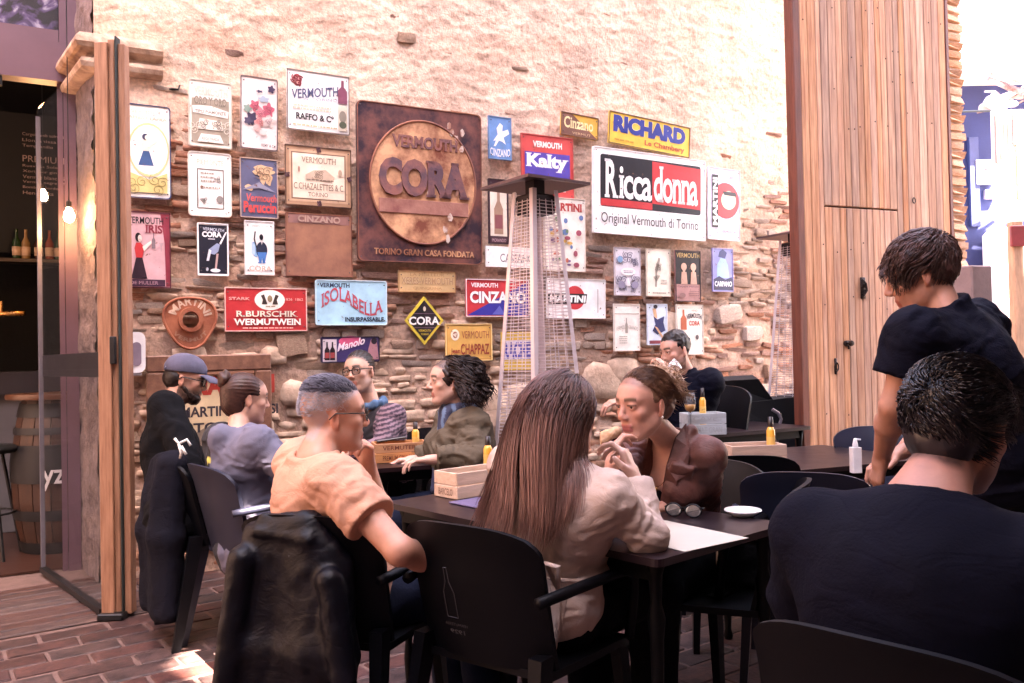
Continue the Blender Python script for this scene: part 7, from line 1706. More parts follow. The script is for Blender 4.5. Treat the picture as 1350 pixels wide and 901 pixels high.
garment(st_, base, j, H, B, 'striped_jumper', M_STR, e=.022, colfn=stripe_col, seed=6, res=.009, fold=.008)
def shorth(S): S.ell(H.p(0, -.02, .042), (.08, .099, .092), H.M, .02); S.plane_cut(H.p(0, .06, .06), H.d(0, 1, -.8)); S.ell(H.p(0, .1, .0), (.075, .05, .07), H.M, .01, sub=True); [S.ell(H.p(a * .085, .0, -.02), (.025, .04, .045), H.M, .01, sub=True) for a in (-1, 1)]
sdf_child(st_, base, 'hair', M_HAIR('dark', (.014, .009, .008)), hd_ - v3(.2, .2, .22), hd_ + v3(.2, .2, .2), .005, shorth, strokes(.003, 30))
glasses(st_, base, H, 1.02, M_BLACKP, .024, .003, True, lens=glass_mat('spectacle_lens', (.9, .9, .9), .12))
def scarf1(S):
    for k in range(9):
        a = k * .7; S.cap(nk + B.d(.075 * math.cos(a), .075 * math.sin(a), .02), nk + B.d(.075 * math.cos(a + .7), .075 * math.sin(a + .7), .025), .022, .022, .02)
sdf_child(st_, base, 'scarf', cloth('blue_scarf', (.07, .13, .22)), nk - v3(.2, .2, .15), nk + v3(.2, .2, .2), .007, scarf1, lambda P: .016 * fbm(P * 22, 2, 5))
# ---- woman with the scarf
hd_ = at(592, 503, 4.3); nk = at(607, 547, 4.33); pel = at(622, 660, 4.35); pel.z = .54
j = sit(pel, nk, (-.92, -.38, 0), shw=.165, elL=at(622, 606, 4.05), wrL=at(572, 606, 4.0), elR=at(585, 600, 4.55), wrR=at(548, 606, 4.45))
sc_w, H, B, base = person('person', 'woman with dark curly shoulder-length hair in profile, in an olive jacket and blue-grey scarf', j, hd_, (-.93, -.3, -.03), (-.03, 0, 1), body_dir=(-.92, -.38, 0), female=True, g=1.0, hsc=.99, scalp=(.02, .014, .014, .97), seed=7, trousers=M_JEAN, skin=(.58, .34, .26), nose=2., hres=.004, hands=[dict(s='L', d=(-1, -.1, 0), n=(0, 0, -1), t=-1, res=.006), dict(s='R', d=(-1, -.1, 0), n=(0, 0, -1), t=1, res=.006)])
M_OLV = cloth('olive_jacket', (.105, .082, .058), bump=.3)
def jk(S):
    for a in (-1, 1): S.cap(nk + B.r * a * .055 - B.u * .02 + B.f * .02, nk + B.r * a * .06 + B.f * .1 - B.u * .16, .03, .022, .02)
    S.cap(nk - B.f * .05 - B.u * .01, nk - B.f * .06 + B.u * .02, .05, .05, .03)
garment(sc_w, base, j, H, B, 'jacket', M_OLV, e=.038, female=True, hem=.06, fold=.018, freq=7.5, seed=9, extra=jk, res=.0085, cuff=-.02, wide=1.08)
def scarf2(S):
    for k in range(9):
        a = k * .7; S.cap(nk + B.d(.07 * math.cos(a), .07 * math.sin(a), .03), nk + B.d(.07 * math.cos(a + .7), .07 * math.sin(a + .7), .035), .03, .03, .02)
    for (x, y_) in ((-.04, .13), (.03, .135), (-.075, .12)): S.cap(nk + B.d(x * .6, .085, .02), nk + B.d(x, y_ + .05, -.36), .026, .02, .018)
def sc2c(V): 
    nn = np.sin(V[:, 0] * 120 + 4 * fbm(V * 9, 2, 4)); c = np.tile(np.array((.04, .045, .085)), (len(V), 1)); c[nn > .3] = (.11, .17, .27); return c
sdf_child(sc_w, base, 'scarf', mat('blue_grey_scarf', (.1, .1, .1), rough=.9, vcol=True, bump=.3, bs=160), nk - v3(.32, .3, .45), nk + v3(.2, .2, .16), .0065, scarf2, lambda P: .012 * fbm(P * [26, 26, 9], 2, 5), .04, sc2c)
M_CUR = M_HAIR('curly', (.022, .012, .011))
def cur(S):
    S.ell(H.p(0, -.03, .035), (.092, .1, .092), H.M, .02); S.ell(H.p(0, -.08, -.05), (.085, .06, .1), H.M, .04); S.ell(H.p(0, .115, -.01), (.075, .075, .085), H.M, .012, sub=True); S.ell(H.p(.0, .06, -.09), (.12, .09, .07), H.M, .01, sub=True)
sdf_child(sc_w, base, 'hair', M_CUR, hd_ - v3(.25, .25, .3), hd_ + v3(.25, .25, .2), .006, cur, lambda P: .012 * fbm(P * 45, 2, 5) + .004 * np.sin(P @ np.array([200, 120, 160.])), .03)
ro, di, q_ = scalp_roots(H, 420, .99, 8, lambda q: (q[:, 2] > .02 - q[:, 1] * .2) & (q[:, 1] < .02))
S_ = grow(ro, di * .4 + npv(-H.f) * .5, 20, .0135, gw=.28, noise=.35, nscale=14, colliders=[(H.p(0, -.02, .03), (.088, .105, .095), H.M)], curl=.009, curlf=26, seed=3)
hair_obj(sc_w, base, S_, .0042, M_CUR, 'hair_curls')
# ---- man in the orange shirt
hd_ = at(441, 548, 2.7); nk = at(413, 600, 2.62); pel = at(452, 775, 2.70); pel.z = .56
wrL_ = at(486, 617, 2.92)
j = sit(pel, nk, (.82, .5, 0), shw=.178, elR=at(527, 727, 2.34), wrR=at(600, 742, 2.58), elL=at(500, 690, 3.0), wrL=wrL_, foot=.42)
og, H, B, base = person('person', 'man with cropped greying hair and glasses in an orange T-shirt, hand at his mouth', j, hd_, (.9, .36, -.1), (.05, 0, 1), body_dir=(.8, .55, 0), long_sleeves=False, hsc=.98, g=1.1, stubble=(.3, .2, .17, .35), scalp=(.36, .31, .32, .8), trousers=M_JEAN, seed=8,
    hands=[dict(s='L', d=(-.05, -.35, 1), n=(-.55, -.7, .1), t=-1, curls=[(.9, 1.1, .6)] * 4, tcurl=.5, res=.005)], skin=(.52, .245, .165), hres=.0042, jaw=1.06)
M_ORG = cloth('orange_cotton', (.54, .28, .19), bump=.25)
garment(og, base, j, H, B, 'tshirt', M_ORG, e=.022, g=1.12, hem=-.02, fold=.009, freq=8, seed=8, sleeve='short', res=.006, neckr=.06, collar=.008)
ro, di, q_ = scalp_roots(H, 2600, 1.03, 4, lambda q: (q[:, 2] > .0) & (q[:, 1] < .07) & (q[:, 2] > .0 + q[:, 1] * .9) & ~((np.abs(q[:, 0]) > .055) & (q[:, 2] < .02)), rad=(.0755, .0945, .0885))
ln = np.clip((q_[:, 2] - .06) / .05, 0, 1)
S_ = grow(ro, di + npv(-H.f) * .6, 5, .0016 + .006 * ln, gw=.1, noise=.2, seed=4)
mg = M_HAIR('grey_crop', (.34, .31, .34)); sel = q_[:, 2] < .075; hair_obj(og, base, S_[sel], .0008, mg, 'cropped_sides'); hair_obj(og, base, S_[~sel], .0016, M_HAIR('dark_top', (.10, .09, .115)), 'hair')
def ogt(S): S.ell(H.p(0, -.012, .052), (.066, .092, .076), H.M, .02); S.plane_cut(H.p(0, 0, .075), -H.u)
sdf_child(og, base, 'hair_top', M_HAIR('dark_top', (.10, .09, .115)), hd_ - v3(.2, .2, .2), hd_ + v3(.2, .2, .2), .005, ogt, strokes(.002, 40))
glasses(og, base, H, 1.03, M_BLACKP, .024, .002, True, lens=glass_mat('spectacle_lens2', (.9, .9, .9), .12))
# ---- long-haired woman in beige
hd_ = at(745, 549, 2.5); nk = at(742, 608, 2.44); pel = at(712, 800, 2.5); pel.z = .56
wrR_ = at(836, 634, 2.5)
j = sit(pel, nk, (.6, .8, 0), shw=.165, elR=at(853, 706, 2.38), wrR=wrR_, elL=at(700, 720, 2.7), wrL=at(770, 640, 2.75), foot=.42)
lw_, H, B, base = person('person', 'woman with very long straight brown hair in a beige belted coat, seen from behind', j, hd_, (.68, .72, -.05), (0, 0, 1), body_dir=(.6, .8, 0), female=True, hsc=.98, g=.98, scalp=(.05, .02, .016, .95), trousers=M_BLKT, seed=10,
    hands=[dict(s='R', d=(-.28, .25, 1), n=(-.75, .3, -.1), t=1, curls=[(.55, .9, .5), (.7, 1.0, .5), (.85, 1.0, .5), (.95, 1.0, .5)], res=.0036, sc=.98)], skin=(.60, .36, .28))
M_BGE = cloth('beige_coat', (.50, .37, .31), bump=.25, rough=.8)
def coatx(S):
    S.cap(nk - B.f * .05, nk - B.f * .05 - B.u * .02, .06, .06, .03)
    hp = B.p(0, 0, .14)
    for k in range(14):
        a = k * .45; S.cap(hp + B.d(.175 * math.cos(a), .142 * math.sin(a), 0), hp + B.d(.175 * math.cos(a + .45), .142 * math.sin(a + .45), 0), .014, .014, .008)
garment(lw_, base, j, H, B, 'beige_coat', M_BGE, e=.022, female=True, hem=.0, flare=.0, fold=.010, freq=8.5, seed=12, extra=coatx, res=.0055, cuff=-.01, wide=.98, neckcut=False)
b = MB()
for (p0, dx) in ((B.p(.135, -.135, .14), .03), (B.p(.15, -.12, .14), -.02)):
    V = []
    for i in range(9):
        t = i / 8; c = p0 + B.d(dx * t + .015 * math.sin(4 * t), -.02 - .03 * t, -.30 * t)
        V += [c + B.d(-.013, 0, 0) - base, c + B.d(.013, .004, 0) - base, c + B.d(.013, .0075, 0) - base, c + B.d(-.013, .0035, 0) - base]
    b.add(V, [(i * 4 + a, i * 4 + (a + 1) % 4, i * 4 + 4 + (a + 1) % 4, i * 4 + 4 + a) for i in range(8) for a in range(4)])
b.tube([B.p(.14, -.15, .14) - base, B.p(.10, -.17, .20) - base, B.p(.15, -.18, .21) - base, B.p(.14, -.15, .14) - base], .008, 6); b.build('belt', M_BGE, lw_, True)
M_LONG = mat('hair_long', (.10, .035, .025), rough=.36, var=.35, vs_=45, spec=.55, col2=(.2, .085, .06), stretch=(1, 1, .15))
def lh(S):
    S.ell(H.p(0, -.025, .03), (.0885, .1055, .0955), H.M, .02); S.ell(H.p(0, -.055, -.05), (.086, .072, .11), H.M, .05); S.cap(H.p(-.01, -.085, -.1), H.p(-.01, -.13, -.26), .05, .03, .05)
    for x in (-.075, -.045, -.015, .015, .045): S.cap(H.p(x * .9, -.085, -.06), H.p(x * 1.35 - .02, -.125, -.31), .034, .016, .03)
    S.ell(H.p(0, .11, -.01), (.08, .07, .11), H.M, .015, sub=True)
def lstr(P):
    q = B.inv(P); return -.0015 * fbm(P * [70, 70, 6], 2, 8)
sdf_child(lw_, base, 'hair', M_LONG, hd_ - v3(.3, .3, .55), hd_ + v3(.3, .3, .2), .0055, lh, lstr)
ro, di, q_ = scalp_roots(H, 5200, .98, 8, lambda q: (q[:, 2] > .0) & (q[:, 1] < .06) , rad=(.088, .105, .096))
side = np.sign(q_[:, 0] + .001)[:, None]
S_ = grow(ro, npv(H.r)[None] * side * .10 + npv(-H.f) * .85 + di * .12, 16, .0275, grav=npv(Vector((0, 0, -1)) - H.f * .10), gw=.30, noise=.16, nscale=4, keep=.8, seed=6, lift=.002,
    colliders=[(H.p(0, -.025, .03), (.091, .108, .098), H.M), (B.p(0, -.01, (nk - pel).length * .62), (.2, .150, .19), B.M), (H.p(0, -.05, -.09), (.09, .08, .13), H.M)])
rs_ = np.random.RandomState(5); tt = np.linspace(0, 1, 16)[None, :, None]; S_ = S_ + rs_.randn(len(S_), 1, 3) * .006 * tt + np.sin(tt * 9 + rs_.rand(len(S_), 1, 1) * 6.28) * rs_.randn(len(S_), 1, 3) * .0016; cutp = (.80 + .2 * rs_.rand(len(S_), 1, 1)); it = np.clip(tt * cutp * 15, 0, 14.999); i0 = it.astype(int)[:, :, 0]; fr0 = (it - i0[:, :, None]); ar = np.arange(len(S_))[:, None]; S_ = S_[ar, i0] * (1 - fr0) + S_[ar, np.minimum(i0 + 1, 15)] * fr0
V, Q = strands_mesh(S_, .0013, .0003); S_len = None; t_ = np.repeat(np.tile(np.linspace(0, 1, 16), len(S_)), 3)[:, None]; rb = np.repeat(np.random.RandomState(3).rand(len(S_)), 48)[:, None]
hc = np.array((.085, .028, .020)) * (1 - t_) + np.array((.27, .13, .10)) * t_; hc = hc * (.6 + .8 * rb)
link('hair_strands', mesh_np('hair_strands', V - npv(base), Q, mat('hair_long_strands', (.1, .1, .1), rough=.38, vcol=True, spec=.5), True, hc), lw_)
# watch and ring
wd_ = dirp(j['elR'], wrR_); fr_ = Fr(wrR_ - wd_ * .012, wd_.orthogonal(), wd_)
b = MB(); b.tube([fr_.p(.033 * math.cos(t), .03 * math.sin(t), 0) - base for t in np.linspace(0, 2 * PI, 21)[:-1]], .007, 6, closed=True); b.build('bracelet_watch', mat('steel_strap', (.5, .4, .36), rough=.25, metal=.9), lw_, True)
# ---- brunette in the leather jacket
hd_ = at(848, 534, 2.90); nk = at(882, 572, 3.02); pel = at(900, 720, 3.2); pel.z = .56
wrRb = at(806, 622, 2.74)
j = sit(pel, nk, (-.6, -.76, 0), shw=.142, elL=at(930, 682, 3.10), wrL=at(880, 668, 2.96), elR=at(815, 672, 2.86), wrR=wrRb, foot=.42)
bl_, H, B, base = person('person', 'brunette woman with a messy bun in a brown leather jacket, raising food to her mouth', j, hd_, (-.80, -.56, -.18), (-.10, -.06, 1), body_dir=(-.6, -.76, 0), female=True, jaw=.93, hsc=1.0, g=.88, scalp=(.16, .075, .05, .9), trousers=M_BLKT, seed=13,
    hands=[dict(s='L', d=(-.8, -.3, -.1), n=(0, 0, -1), t=-1, res=.0045), dict(s='R', d=(.12, .1, 1), n=(.55, .2, .1), t=-1, curls=[(.6, .8, .5), (.7, .9, .5), (.8, 1., .5), (.9, 1., .5)], res=.0036)], skin=(.52, .255, .185), hres=.0033, lips=(.42, .13, .12), look=(-.7, -.75, -.1), brow=(.10, .05, .03))
M_LTH = mat('brown_leather', (.065, .018, .012), rough=.6, var=.25, vs_=14, bump=.35, bs=140, dist=.003, col2=(.12, .036, .026), wrk=.15)
def lapel(S):
    L = (nk - pel).length
    S.cap(nk + B.f * .03 - B.u * .01, B.p(0, .17, L * .6), .045, .026, .012, sub=True); S.cap(nk + B.f * .08, B.p(0, .24, L * .5), .045, .03, .012, sub=True)
def lap(S):
    for a in (-1, 1):
        S.cap(nk + B.d(a * .07, -.03, .005), nk + B.d(a * .085, .10, -.07), .022, .022, .01); S.cap(nk + B.d(a * .085, .10, -.07), nk + B.d(a * .05, .15, -.20), .020, .012, .01)
        S.box(nk + B.d(a * .088, .105, -.09), (.04, .012, .045), Fr(nk, B.d(a * .45, 1, .1), B.d(a * .35, 0, 1)).M, .006, .008)
garment(bl_, base, j, H, B, 'leather_jacket', M_LTH, e=.015, g=.86, female=True, hem=.05, fold=.006, freq=9, seed=15, extra=lap, cutfn=lapel, res=.0065, neckr=.07, cuff=-.03, wide=.98)
for sd_ in (-1, 1):
    P_ = [(.062, -.045, .035), (.115, .035, -.015), (.128, .088, -.085), (.100, .125, -.098), (.105, .128, -.135), (.045, .152, -.265), (.028, .148, -.20), (.05, .105, -.06), (.055, .03, .015)]
    V = [nk + B.d(x * sd_ * .92, y_ + .012, z_) - base for x, y_, z_ in P_]; V += [v + B.f * .007 + B.u * .003 for v in V]; n_ = len(P_)
    b = MB(); b.add(V, [tuple(range(n_)), tuple(reversed(range(n_, 2 * n_)))] + [(i, (i + 1) % n_, (i + 1) % n_ + n_, i + n_) for i in range(n_)]); b.build('lapel', M_LTH, bl_)
def topb(S): S.ell(B.p(0, .02, (nk - pel).length * .56), (.13, .125, .14), B.M, .04); S.plane_cut(B.p(0, .1, (nk - pel).length * .66), B.d(0, .35, 1))
sdf_child(bl_, base, 'black_top', M_BLK, pel - v3(.3, .3, .1), nk + v3(.3, .3, .1), .009, topb)
b = MB(); b.tube([B.p(x, .118 + .0, (nk - pel).length - .055 - .09 * (1 - (x / .06) ** 2)) - base + B.f * (.012 * (1 - (x / .06) ** 2)) for x in np.linspace(-.06, .06, 13)], .0012, 5); b.build('necklace', mat('gold', (.8, .5, .2), rough=.2, metal=1.), bl_, True)
b = MB(); c = B.p(0, .136, (nk - pel).length - .155) - base; b.lathe([(.001, -.008), (.007, -.004), (.007, .004), (.001, .01)], c=c, n=8); b.build('pendant', mat('gold', (.8, .5, .2)), bl_, True)
for a in (-1, 1): b = MB(); b.lathe([(.001, -.004), (.0042, 0), (.001, .004)], c=H.p(a * .084, -.004, -.04) - base, n=8); b.build('earring', mat('pearl', (.8, .75, .7), rough=.15), bl_, True)
b = MB(); b.tube([nk + B.d(.06, .15, -.19) - base, nk + B.d(.065, .16, -.26) - base], .003, 5); b.box(nk + B.d(.065, .162, -.27) - base, (.01, .006, .022), bev=.002); b.build('zip_pull', mat('zip_steel', (.6, .5, .45), rough=.25, metal=.9), bl_, True)
M_BRN = mat('hair_bronde', (.085, .032, .02), rough=.4, var=.3, vs_=40, col2=(.22, .11, .06), spec=.55)
def bh2(S):
    S.ell(H.p(0, -.026, .034), (.082, .100, .091), H.M, .02); S.ell(H.p(0, -.07, .0), (.062, .055, .07), H.M, .03)
    S.ell(H.p(0, .105, -.005), (.068, .052, .066), H.M, .012, sub=True)
    for a in (-1, 1): S.ell(H.p(a * .088, .012, -.035), (.03, .05, .05), H.M, .01, sub=True)
    S.plane_cut(H.p(0, 0, -.07), H.d(0, .6, -1))
def back_str(P):
    q = H.inv(P); a = np.arctan2(q[:, 0], q[:, 2] + .02); return -.0010 * np.sin(a * 90 + 3 * fbm(P * 14, 2, 5)) - .0025 * fbm(P * 70, 2, 9)
sdf_child(bl_, base, 'hair', M_BRN, hd_ - v3(.2, .2, .2), hd_ + v3(.2, .2, .2), .0042, bh2, back_str)
bc_ = at(903, 498, 2.88)
bc_ = H.p(.0, -.125, .062)
M_BLND = mat('hair_blond', (.28, .14, .07), rough=.45, var=.3, vs_=60, col2=(.5, .32, .2))
def bun2(S):
    S.ell(bc_, (.036, .036, .036), None, .015)
    for t in range(7): a = t * .9; S.cap(bc_ + H.d(.032 * math.cos(a), .01 * math.sin(a * 2), .032 * math.sin(a)), bc_ + H.d(.032 * math.cos(a + 1.2), -.02, .032 * math.sin(a + 1.2)), .014, .012, .008)
sdf_child(bl_, base, 'hair_bun', M_BLND, bc_ - v3(.12, .12, .12), bc_ + v3(.12, .12, .12), .004, bun2, lambda P: .004 * fbm(P * 60, 2, 3))
rs_ = np.random.RandomState(6); n_ = 260; d_ = rs_.randn(n_, 3); d_ /= np.linalg.norm(d_, axis=1, keepdims=True); t_ = np.cross(d_, rs_.randn(n_, 3))
S_ = grow(npv(bc_) + d_ * .032, t_, 12, .008, gw=.10, noise=.5, nscale=25, keep=.8, colliders=[(bc_, (.036, .036, .036), None)], seed=5)
hair_obj(bl_, base, S_, .0013, M_BLND, 'bun_strands')
ro, di, q_ = scalp_roots(H, 1500, 1.0, 12, lambda q: (q[:, 1] > -.03) & (q[:, 2] > .055 + .35 * q[:, 1]) & (q[:, 1] < .05), rad=(.083, .101, .092), c=(0, -.024, .034))
S_ = grow(ro, npv(-H.f)[None] + di * .02, 12, .0105, gw=.10, noise=.14, nscale=14, keep=.9, colliders=[(H.p(0, -.0235, .033), (.081, .098, .089), H.M)], seed=9)
hair_obj(bl_, base, S_, .0009, M_BRN, 'swept_strands')
# food held at the mouth
fd_ = H.p(.012, .125, -.07); b = MB(); S = SDF(npv(fd_) - .06, npv(fd_) + .06, .0045); S.cap(fd_, fd_ + H.d(.03, .05, -.02), .018, .022, .01); S.disp(lambda P: .005 * fbm(P * 70, 2, 4)); V, Q = S.mesh()
o = link('bread_roll', mesh_np('bread_roll', V - npv(fd_), Q, mat('bread_crust', (.5, .27, .13), rough=.8, col2=(.7, .5, .34), vs_=30, bump=.4, bs=90), True), None, fd_); tag(o, 'bite of filled bread held to the mouth of the brunette', 'bread')
# ---- dark-haired man at the far table
hd_ = at(890, 464, 5.35); nk = at(903, 492, 5.4); pel = at(905, 575, 5.4); pel.z = .66
j = sit(pel, nk, (-.75, -.62, 0), shw=.2, elR=at(848, 522, 5.3), wrR=at(822, 528, 5.15), elL=at(925, 545, 5.45), wrL=at(880, 498, 5.18), foot=.4)
fm, H, B, base = person('person', 'dark-haired man in a navy sweater drinking from a white cup at the far table', j, hd_, (-.82, -.5, -.33), (-.2, 0, 1), body_dir=(-.75, -.62, 0), hsc=1.02, g=1.08, stubble=(.08, .04, .035, .6), scalp=(.02, .014, .012, .98), seed=16, trousers=M_BLKT, skin=(.5, .26, .19),
    hands=[dict(s='R', d=(-.8, -.3, -.1), n=(0, .2, -1), t=1, res=.006), dict(s='L', d=(-.2, .1, 1), n=(-.6, .5, 0), t=1, curls=[(.8, .9, .5)] * 4, res=.006)])
garment(fm, base, j, H, B, 'sweater', M_NAVY, e=.026, g=1.08, seed=17, res=.0095, collar=.03)
def sh2(S): S.ell(H.p(0, -.02, .045), (.083, .103, .098), H.M, .02); S.plane_cut(H.p(0, .065, .06), H.d(0, 1, -.7)); S.ell(H.p(0, .105, .0), (.075, .05, .07), H.M, .01, sub=True); [S.ell(H.p(a * .088, .0, -.025), (.025, .045, .045), H.M, .01, sub=True) for a in (-1, 1)]
sdf_child(fm, base, 'hair', M_HAIR('dark', (.014, .009, .008)), hd_ - v3(.2, .2, .22), hd_ + v3(.2, .2, .2), .0055, sh2, lambda P: .007 * fbm(P * 60, 2, 3))
cp = at(888, 484, 5.14); b = MB(); b.lathe([(.02, -.03), (.032, -.02), (.04, .035), (.037, .035), (.028, -.015), (.001, -.016)], n=20); o = b.build('cup', mat('porcelain', (.8, .78, .76)), None, True, loc=cp); o.rotation_euler = (.3, .9, 0); tag(o, 'white cup raised to the lips of the dark-haired man', 'cup')
# ---- standing waiter
hd_ = at(1212, 362, 2.72); nk = at(1246, 412, 2.68); pel = at(1318, 600, 2.75)
j = dict(pelvis=pel, neck=nk)
j['shL'] = at(1207, 440, 2.52); j['shR'] = at(1290, 430, 2.85)
j['elL'] = at(1178, 535, 2.55); j['wrL'] = at(1163, 600, 2.75); j['elR'] = at(1240, 540, 3.1); j['wrR'] = at(1190, 596, 3.05)
for s_, dx in (('L', -.02), ('R', .14)): j['kn' + s_] = v3(pel.x + dx - .05, pel.y + (.0 if s_ == 'L' else .12), .5); j['an' + s_] = v3(pel.x + dx, pel.y + (.0 if s_ == 'L' else .12), .09)
wt, H, B, base = person('person', 'young standing man with wavy brown hair in a navy polo shirt, leaning over a table', j, hd_, (-.86, .35, -.42), (-.35, .05, 1), body_dir=(-.88, .3, -.3), long_sleeves=False, hsc=1.02, g=1.04, stubble=(.2, .1, .08, .25), scalp=(.03, .017, .013, .95), trousers=M_BLK, seed=18, skin=(.47, .225, .155),
    hands=[dict(s='L', d=(-.1, .3, -1), n=(1, 0, 0), t=-1), dict(s='R', d=(-.8, .1, -.3), n=(0, 0, -1), t=1)])
garment(wt, base, j, H, B, 'polo_shirt', M_NAVY, e=.024, g=1.1, hem=.03, seed=19, sleeve='short', res=.007, collar=.035, neckr=.055, fold=.011, freq=7)
M_WV = mat('hair_wavy', (.035, .015, .012), rough=.4, var=.3, vs_=40, col2=(.09, .035, .028), spec=.55)
def wv_(S): S.ell(H.p(0, -.022, .042), (.084, .103, .09), H.M, .02); S.ell(H.p(0, -.07, -.0), (.065, .048, .065), H.M, .03); S.plane_cut(H.p(0, .085, .04), H.d(0, 1, -.5)); S.ell(H.p(0, .115, -.005), (.075, .05, .075), H.M, .01, sub=True); [S.ell(H.p(a * .092, .012, -.03), (.025, .035, .04), H.M, .01, sub=True) for a in (-1, 1)]
sdf_child(wt, base, 'hair', M_WV, hd_ - v3(.24, .24, .24), hd_ + v3(.24, .24, .24), .0055, wv_, lambda P: .010 * fbm(P * 38, 3, 3), .03)
def short_hair(root, base, H, m, n, cond, sc=1.0, L=10, st=.009, r=.0022, curl=.004, noise=.5, seed=3, gw=.2, dirf=(0, 1, .2), name='hair_locks', upr=.45, c=(0, -.022, .046), rad=(.088, .108, .095), lift=.0):
    ro, di, q_ = scalp_roots(H, n, sc, seed, cond, rad=rad, c=c)
    S_ = grow(ro, di * upr + npv(H.d(*dirf)), L, st, gw=gw, noise=noise, nscale=16, keep=.8, colliders=[(H.p(*[x * sc for x in c]), tuple(x * sc for x in rad), H.M)], curl=curl, curlf=9, seed=seed, lift=lift)
    return hair_obj(root, base, S_, r, m, name)
short_hair(wt, base, H, M_WV, 2200, lambda q: (q[:, 2] > .01) & (q[:, 1] < .07) | (q[:, 1] < -.05), 1.0, 9, .0075, .0018, .002, .3, dirf=(.3, .5, -.1), lift=.002, upr=.25, rad=(.084, .103, .09), c=(0, -.022, .042))
b = MB()
fw = frame(B.f, B.u)
for t in np.linspace(-2.6, 2.6, 30): c = B.p(.19 * math.sin(t), -.145 * math.cos(t), -.06) - base; b.box(c, (.012, .012, .012), bev=.003)
tag(b.build('belt_studs', mat('stud_steel', (.6, .55, .55), rough=.25, metal=.9), wt), kind='stuff')
b = MB(); b.tube([B.p(.182 * math.cos(t), .14 * math.sin(t), -.06) - base for t in np.linspace(0, 2 * PI, 29)[:-1]], .016, 6, closed=True); b.build('belt', mat('belt_black', (.01, .01, .012), rough=.4), wt, True)
# ---- near man in navy, seen from behind
hd_ = at(1262, 566, 1.66); nk = at(1222, 655, 1.58); pel = at(1190, 905, 1.5); pel.z = .55
j = sit(pel, nk, (.62, .78, 0), shw=.195, drop=.075, elR=at(1400, 820, 1.42), wrR=at(1400, 740, 1.65), elL=at(1060, 785, 1.8), wrL=at(1150, 730, 2.1), foot=.42)
nm_, H, B, base = person('person', 'big man with thick black hair in a navy sweater, seen from behind, nearest the camera', j, hd_, (.80, .58, -.25), (.2, .05, 1), body_dir=(.62, .78, 0), hsc=1.04, g=1.2, stubble=(.09, .05, .045, .5), scalp=(.025, .018, .02, .9), trousers=M_JEAN, seed=20, skin=(.44, .21, .15), hres=.004, jaw=1.08)
garment(nm_, base, j, H, B, 'navy_sweater', M_NAVY, e=.024, g=1.2, hem=.04, seed=21, res=.0075, fold=.006, freq=5.5, collar=.0, neckr=.062)
M_BKH = mat('hair_black', (.012, .009, .013), rough=.35, var=.4, vs_=40, spec=.6)
def nh(S):
    S.ell(H.p(0, -.02, .04), (.085, .104, .094), H.M, .02); S.ell(H.p(0, -.055, -.02), (.07, .055, .065), H.M, .03); S.ell(H.p(0, .12, -.0), (.08, .05, .08), H.M, .01, sub=True); [S.ell(H.p(a * .096, .01, -.03), (.025, .045, .05), H.M, .01, sub=True) for a in (-1, 1)]; 
sdf_child(nm_, base, 'hair', M_BKH, hd_ - v3(.24, .24, .24), hd_ + v3(.24, .24, .24), .005, nh, lambda P: .003 * fbm(P * 55, 3, 3), .03)
short_hair(nm_, base, H, M_BKH, 3600, lambda q: ((q[:, 2] > -.01) | ((q[:, 1] < -.035) & (q[:, 2] > -.06))) & (q[:, 1] < .075) & ~((np.abs(q[:, 0]) > .06) & (q[:, 2] < .03) & (q[:, 1] > -.045)), 1.04, 7, .0085, .0012, .0015, .25, dirf=(.25, .9, -.1), gw=.04, rad=(.084, .103, .093), c=(0, -.02, .04), lift=.002, seed=7, upr=.12)
# ------------------------------------------------------------------ chairs under and around them
def seat_at(pel_, f, off=.0): f = Vector((f[0], f[1], 0)).normalized(); p = Vector((pel_.x, pel_.y, 0)) - f * (off - .02); return p
f = Vector((.6, .8, 0)).normalized()
chair('black resin armchair of the woman in beige, empty bottle print on its back', seat_at(at(690, 830, 2.5), f, .02), f)
f = Vector((.3, .95, 0)).normalized(); OC = chair('black resin chair of the man in orange, under the leather jacket', seat_at(at(462, 775, 2.72), f, .02), f)
f = Vector((.85, .53, 0)).normalized(); CC_ = chair('black resin chair of the capped man, under the hanging black coat', seat_at(at(298, 690, 4.1), f, .0), f, arms=False)
f = Vector((.75, .66, 0)).normalized(); chair('slate-grey resin chair of the woman with the bun, lit along its edge', seat_at(at(352, 690, 3.86), f, .03), f, M_CHG, prt=False)
f = Vector((.72, .69, 0)).normalized(); chair('black resin chair of the big man in navy, at the bottom edge of the picture', seat_at(at(1240, 905, 1.52), f, .02), f, arms=False)
c = on_z(985, 600, .85); f = Vector((.1, 1, 0)).normalized(); chair('empty black resin chair with a bottle print, behind the white plate', Vector((c.x, c.y, 0)) + f * .30, f)
c = on_z(1052, 622, .85); f = Vector((.35, .94, 0)).normalized(); chair('slate-grey resin chair between the brown table and the big man', Vector((c.x + .02, c.y, 0)) + f * .30, f, M_CHG, prt=False)
c = on_z(1150, 562, .85); f = Vector((-.1, -1, 0)).normalized(); chair('pale slate resin chair beyond the brown table, behind the pump bottle', Vector((c.x, c.y, 0)) + f * .30, f, M_CHG, prt=False)
c = on_z(930, 782, .455); f = Vector((-.9, .42, 0)).normalized(); chair('empty black resin chair pushed up to the right end of the paper-mat table', Vector((c.x + .06, c.y + .06, 0)), f, arms=False)
f = Vector((-.6, -.76, 0)).normalized(); chair('black resin chair of the brunette, hidden behind her', seat_at(at(900, 720, 3.2), f, .05), f)
f = Vector((-.92, -.38, 0)).normalized(); chair('navy-black resin chair of the woman with the scarf, its back edge showing', seat_at(at(622, 660, 4.35), f, .06), f, M_CHG, prt=False)
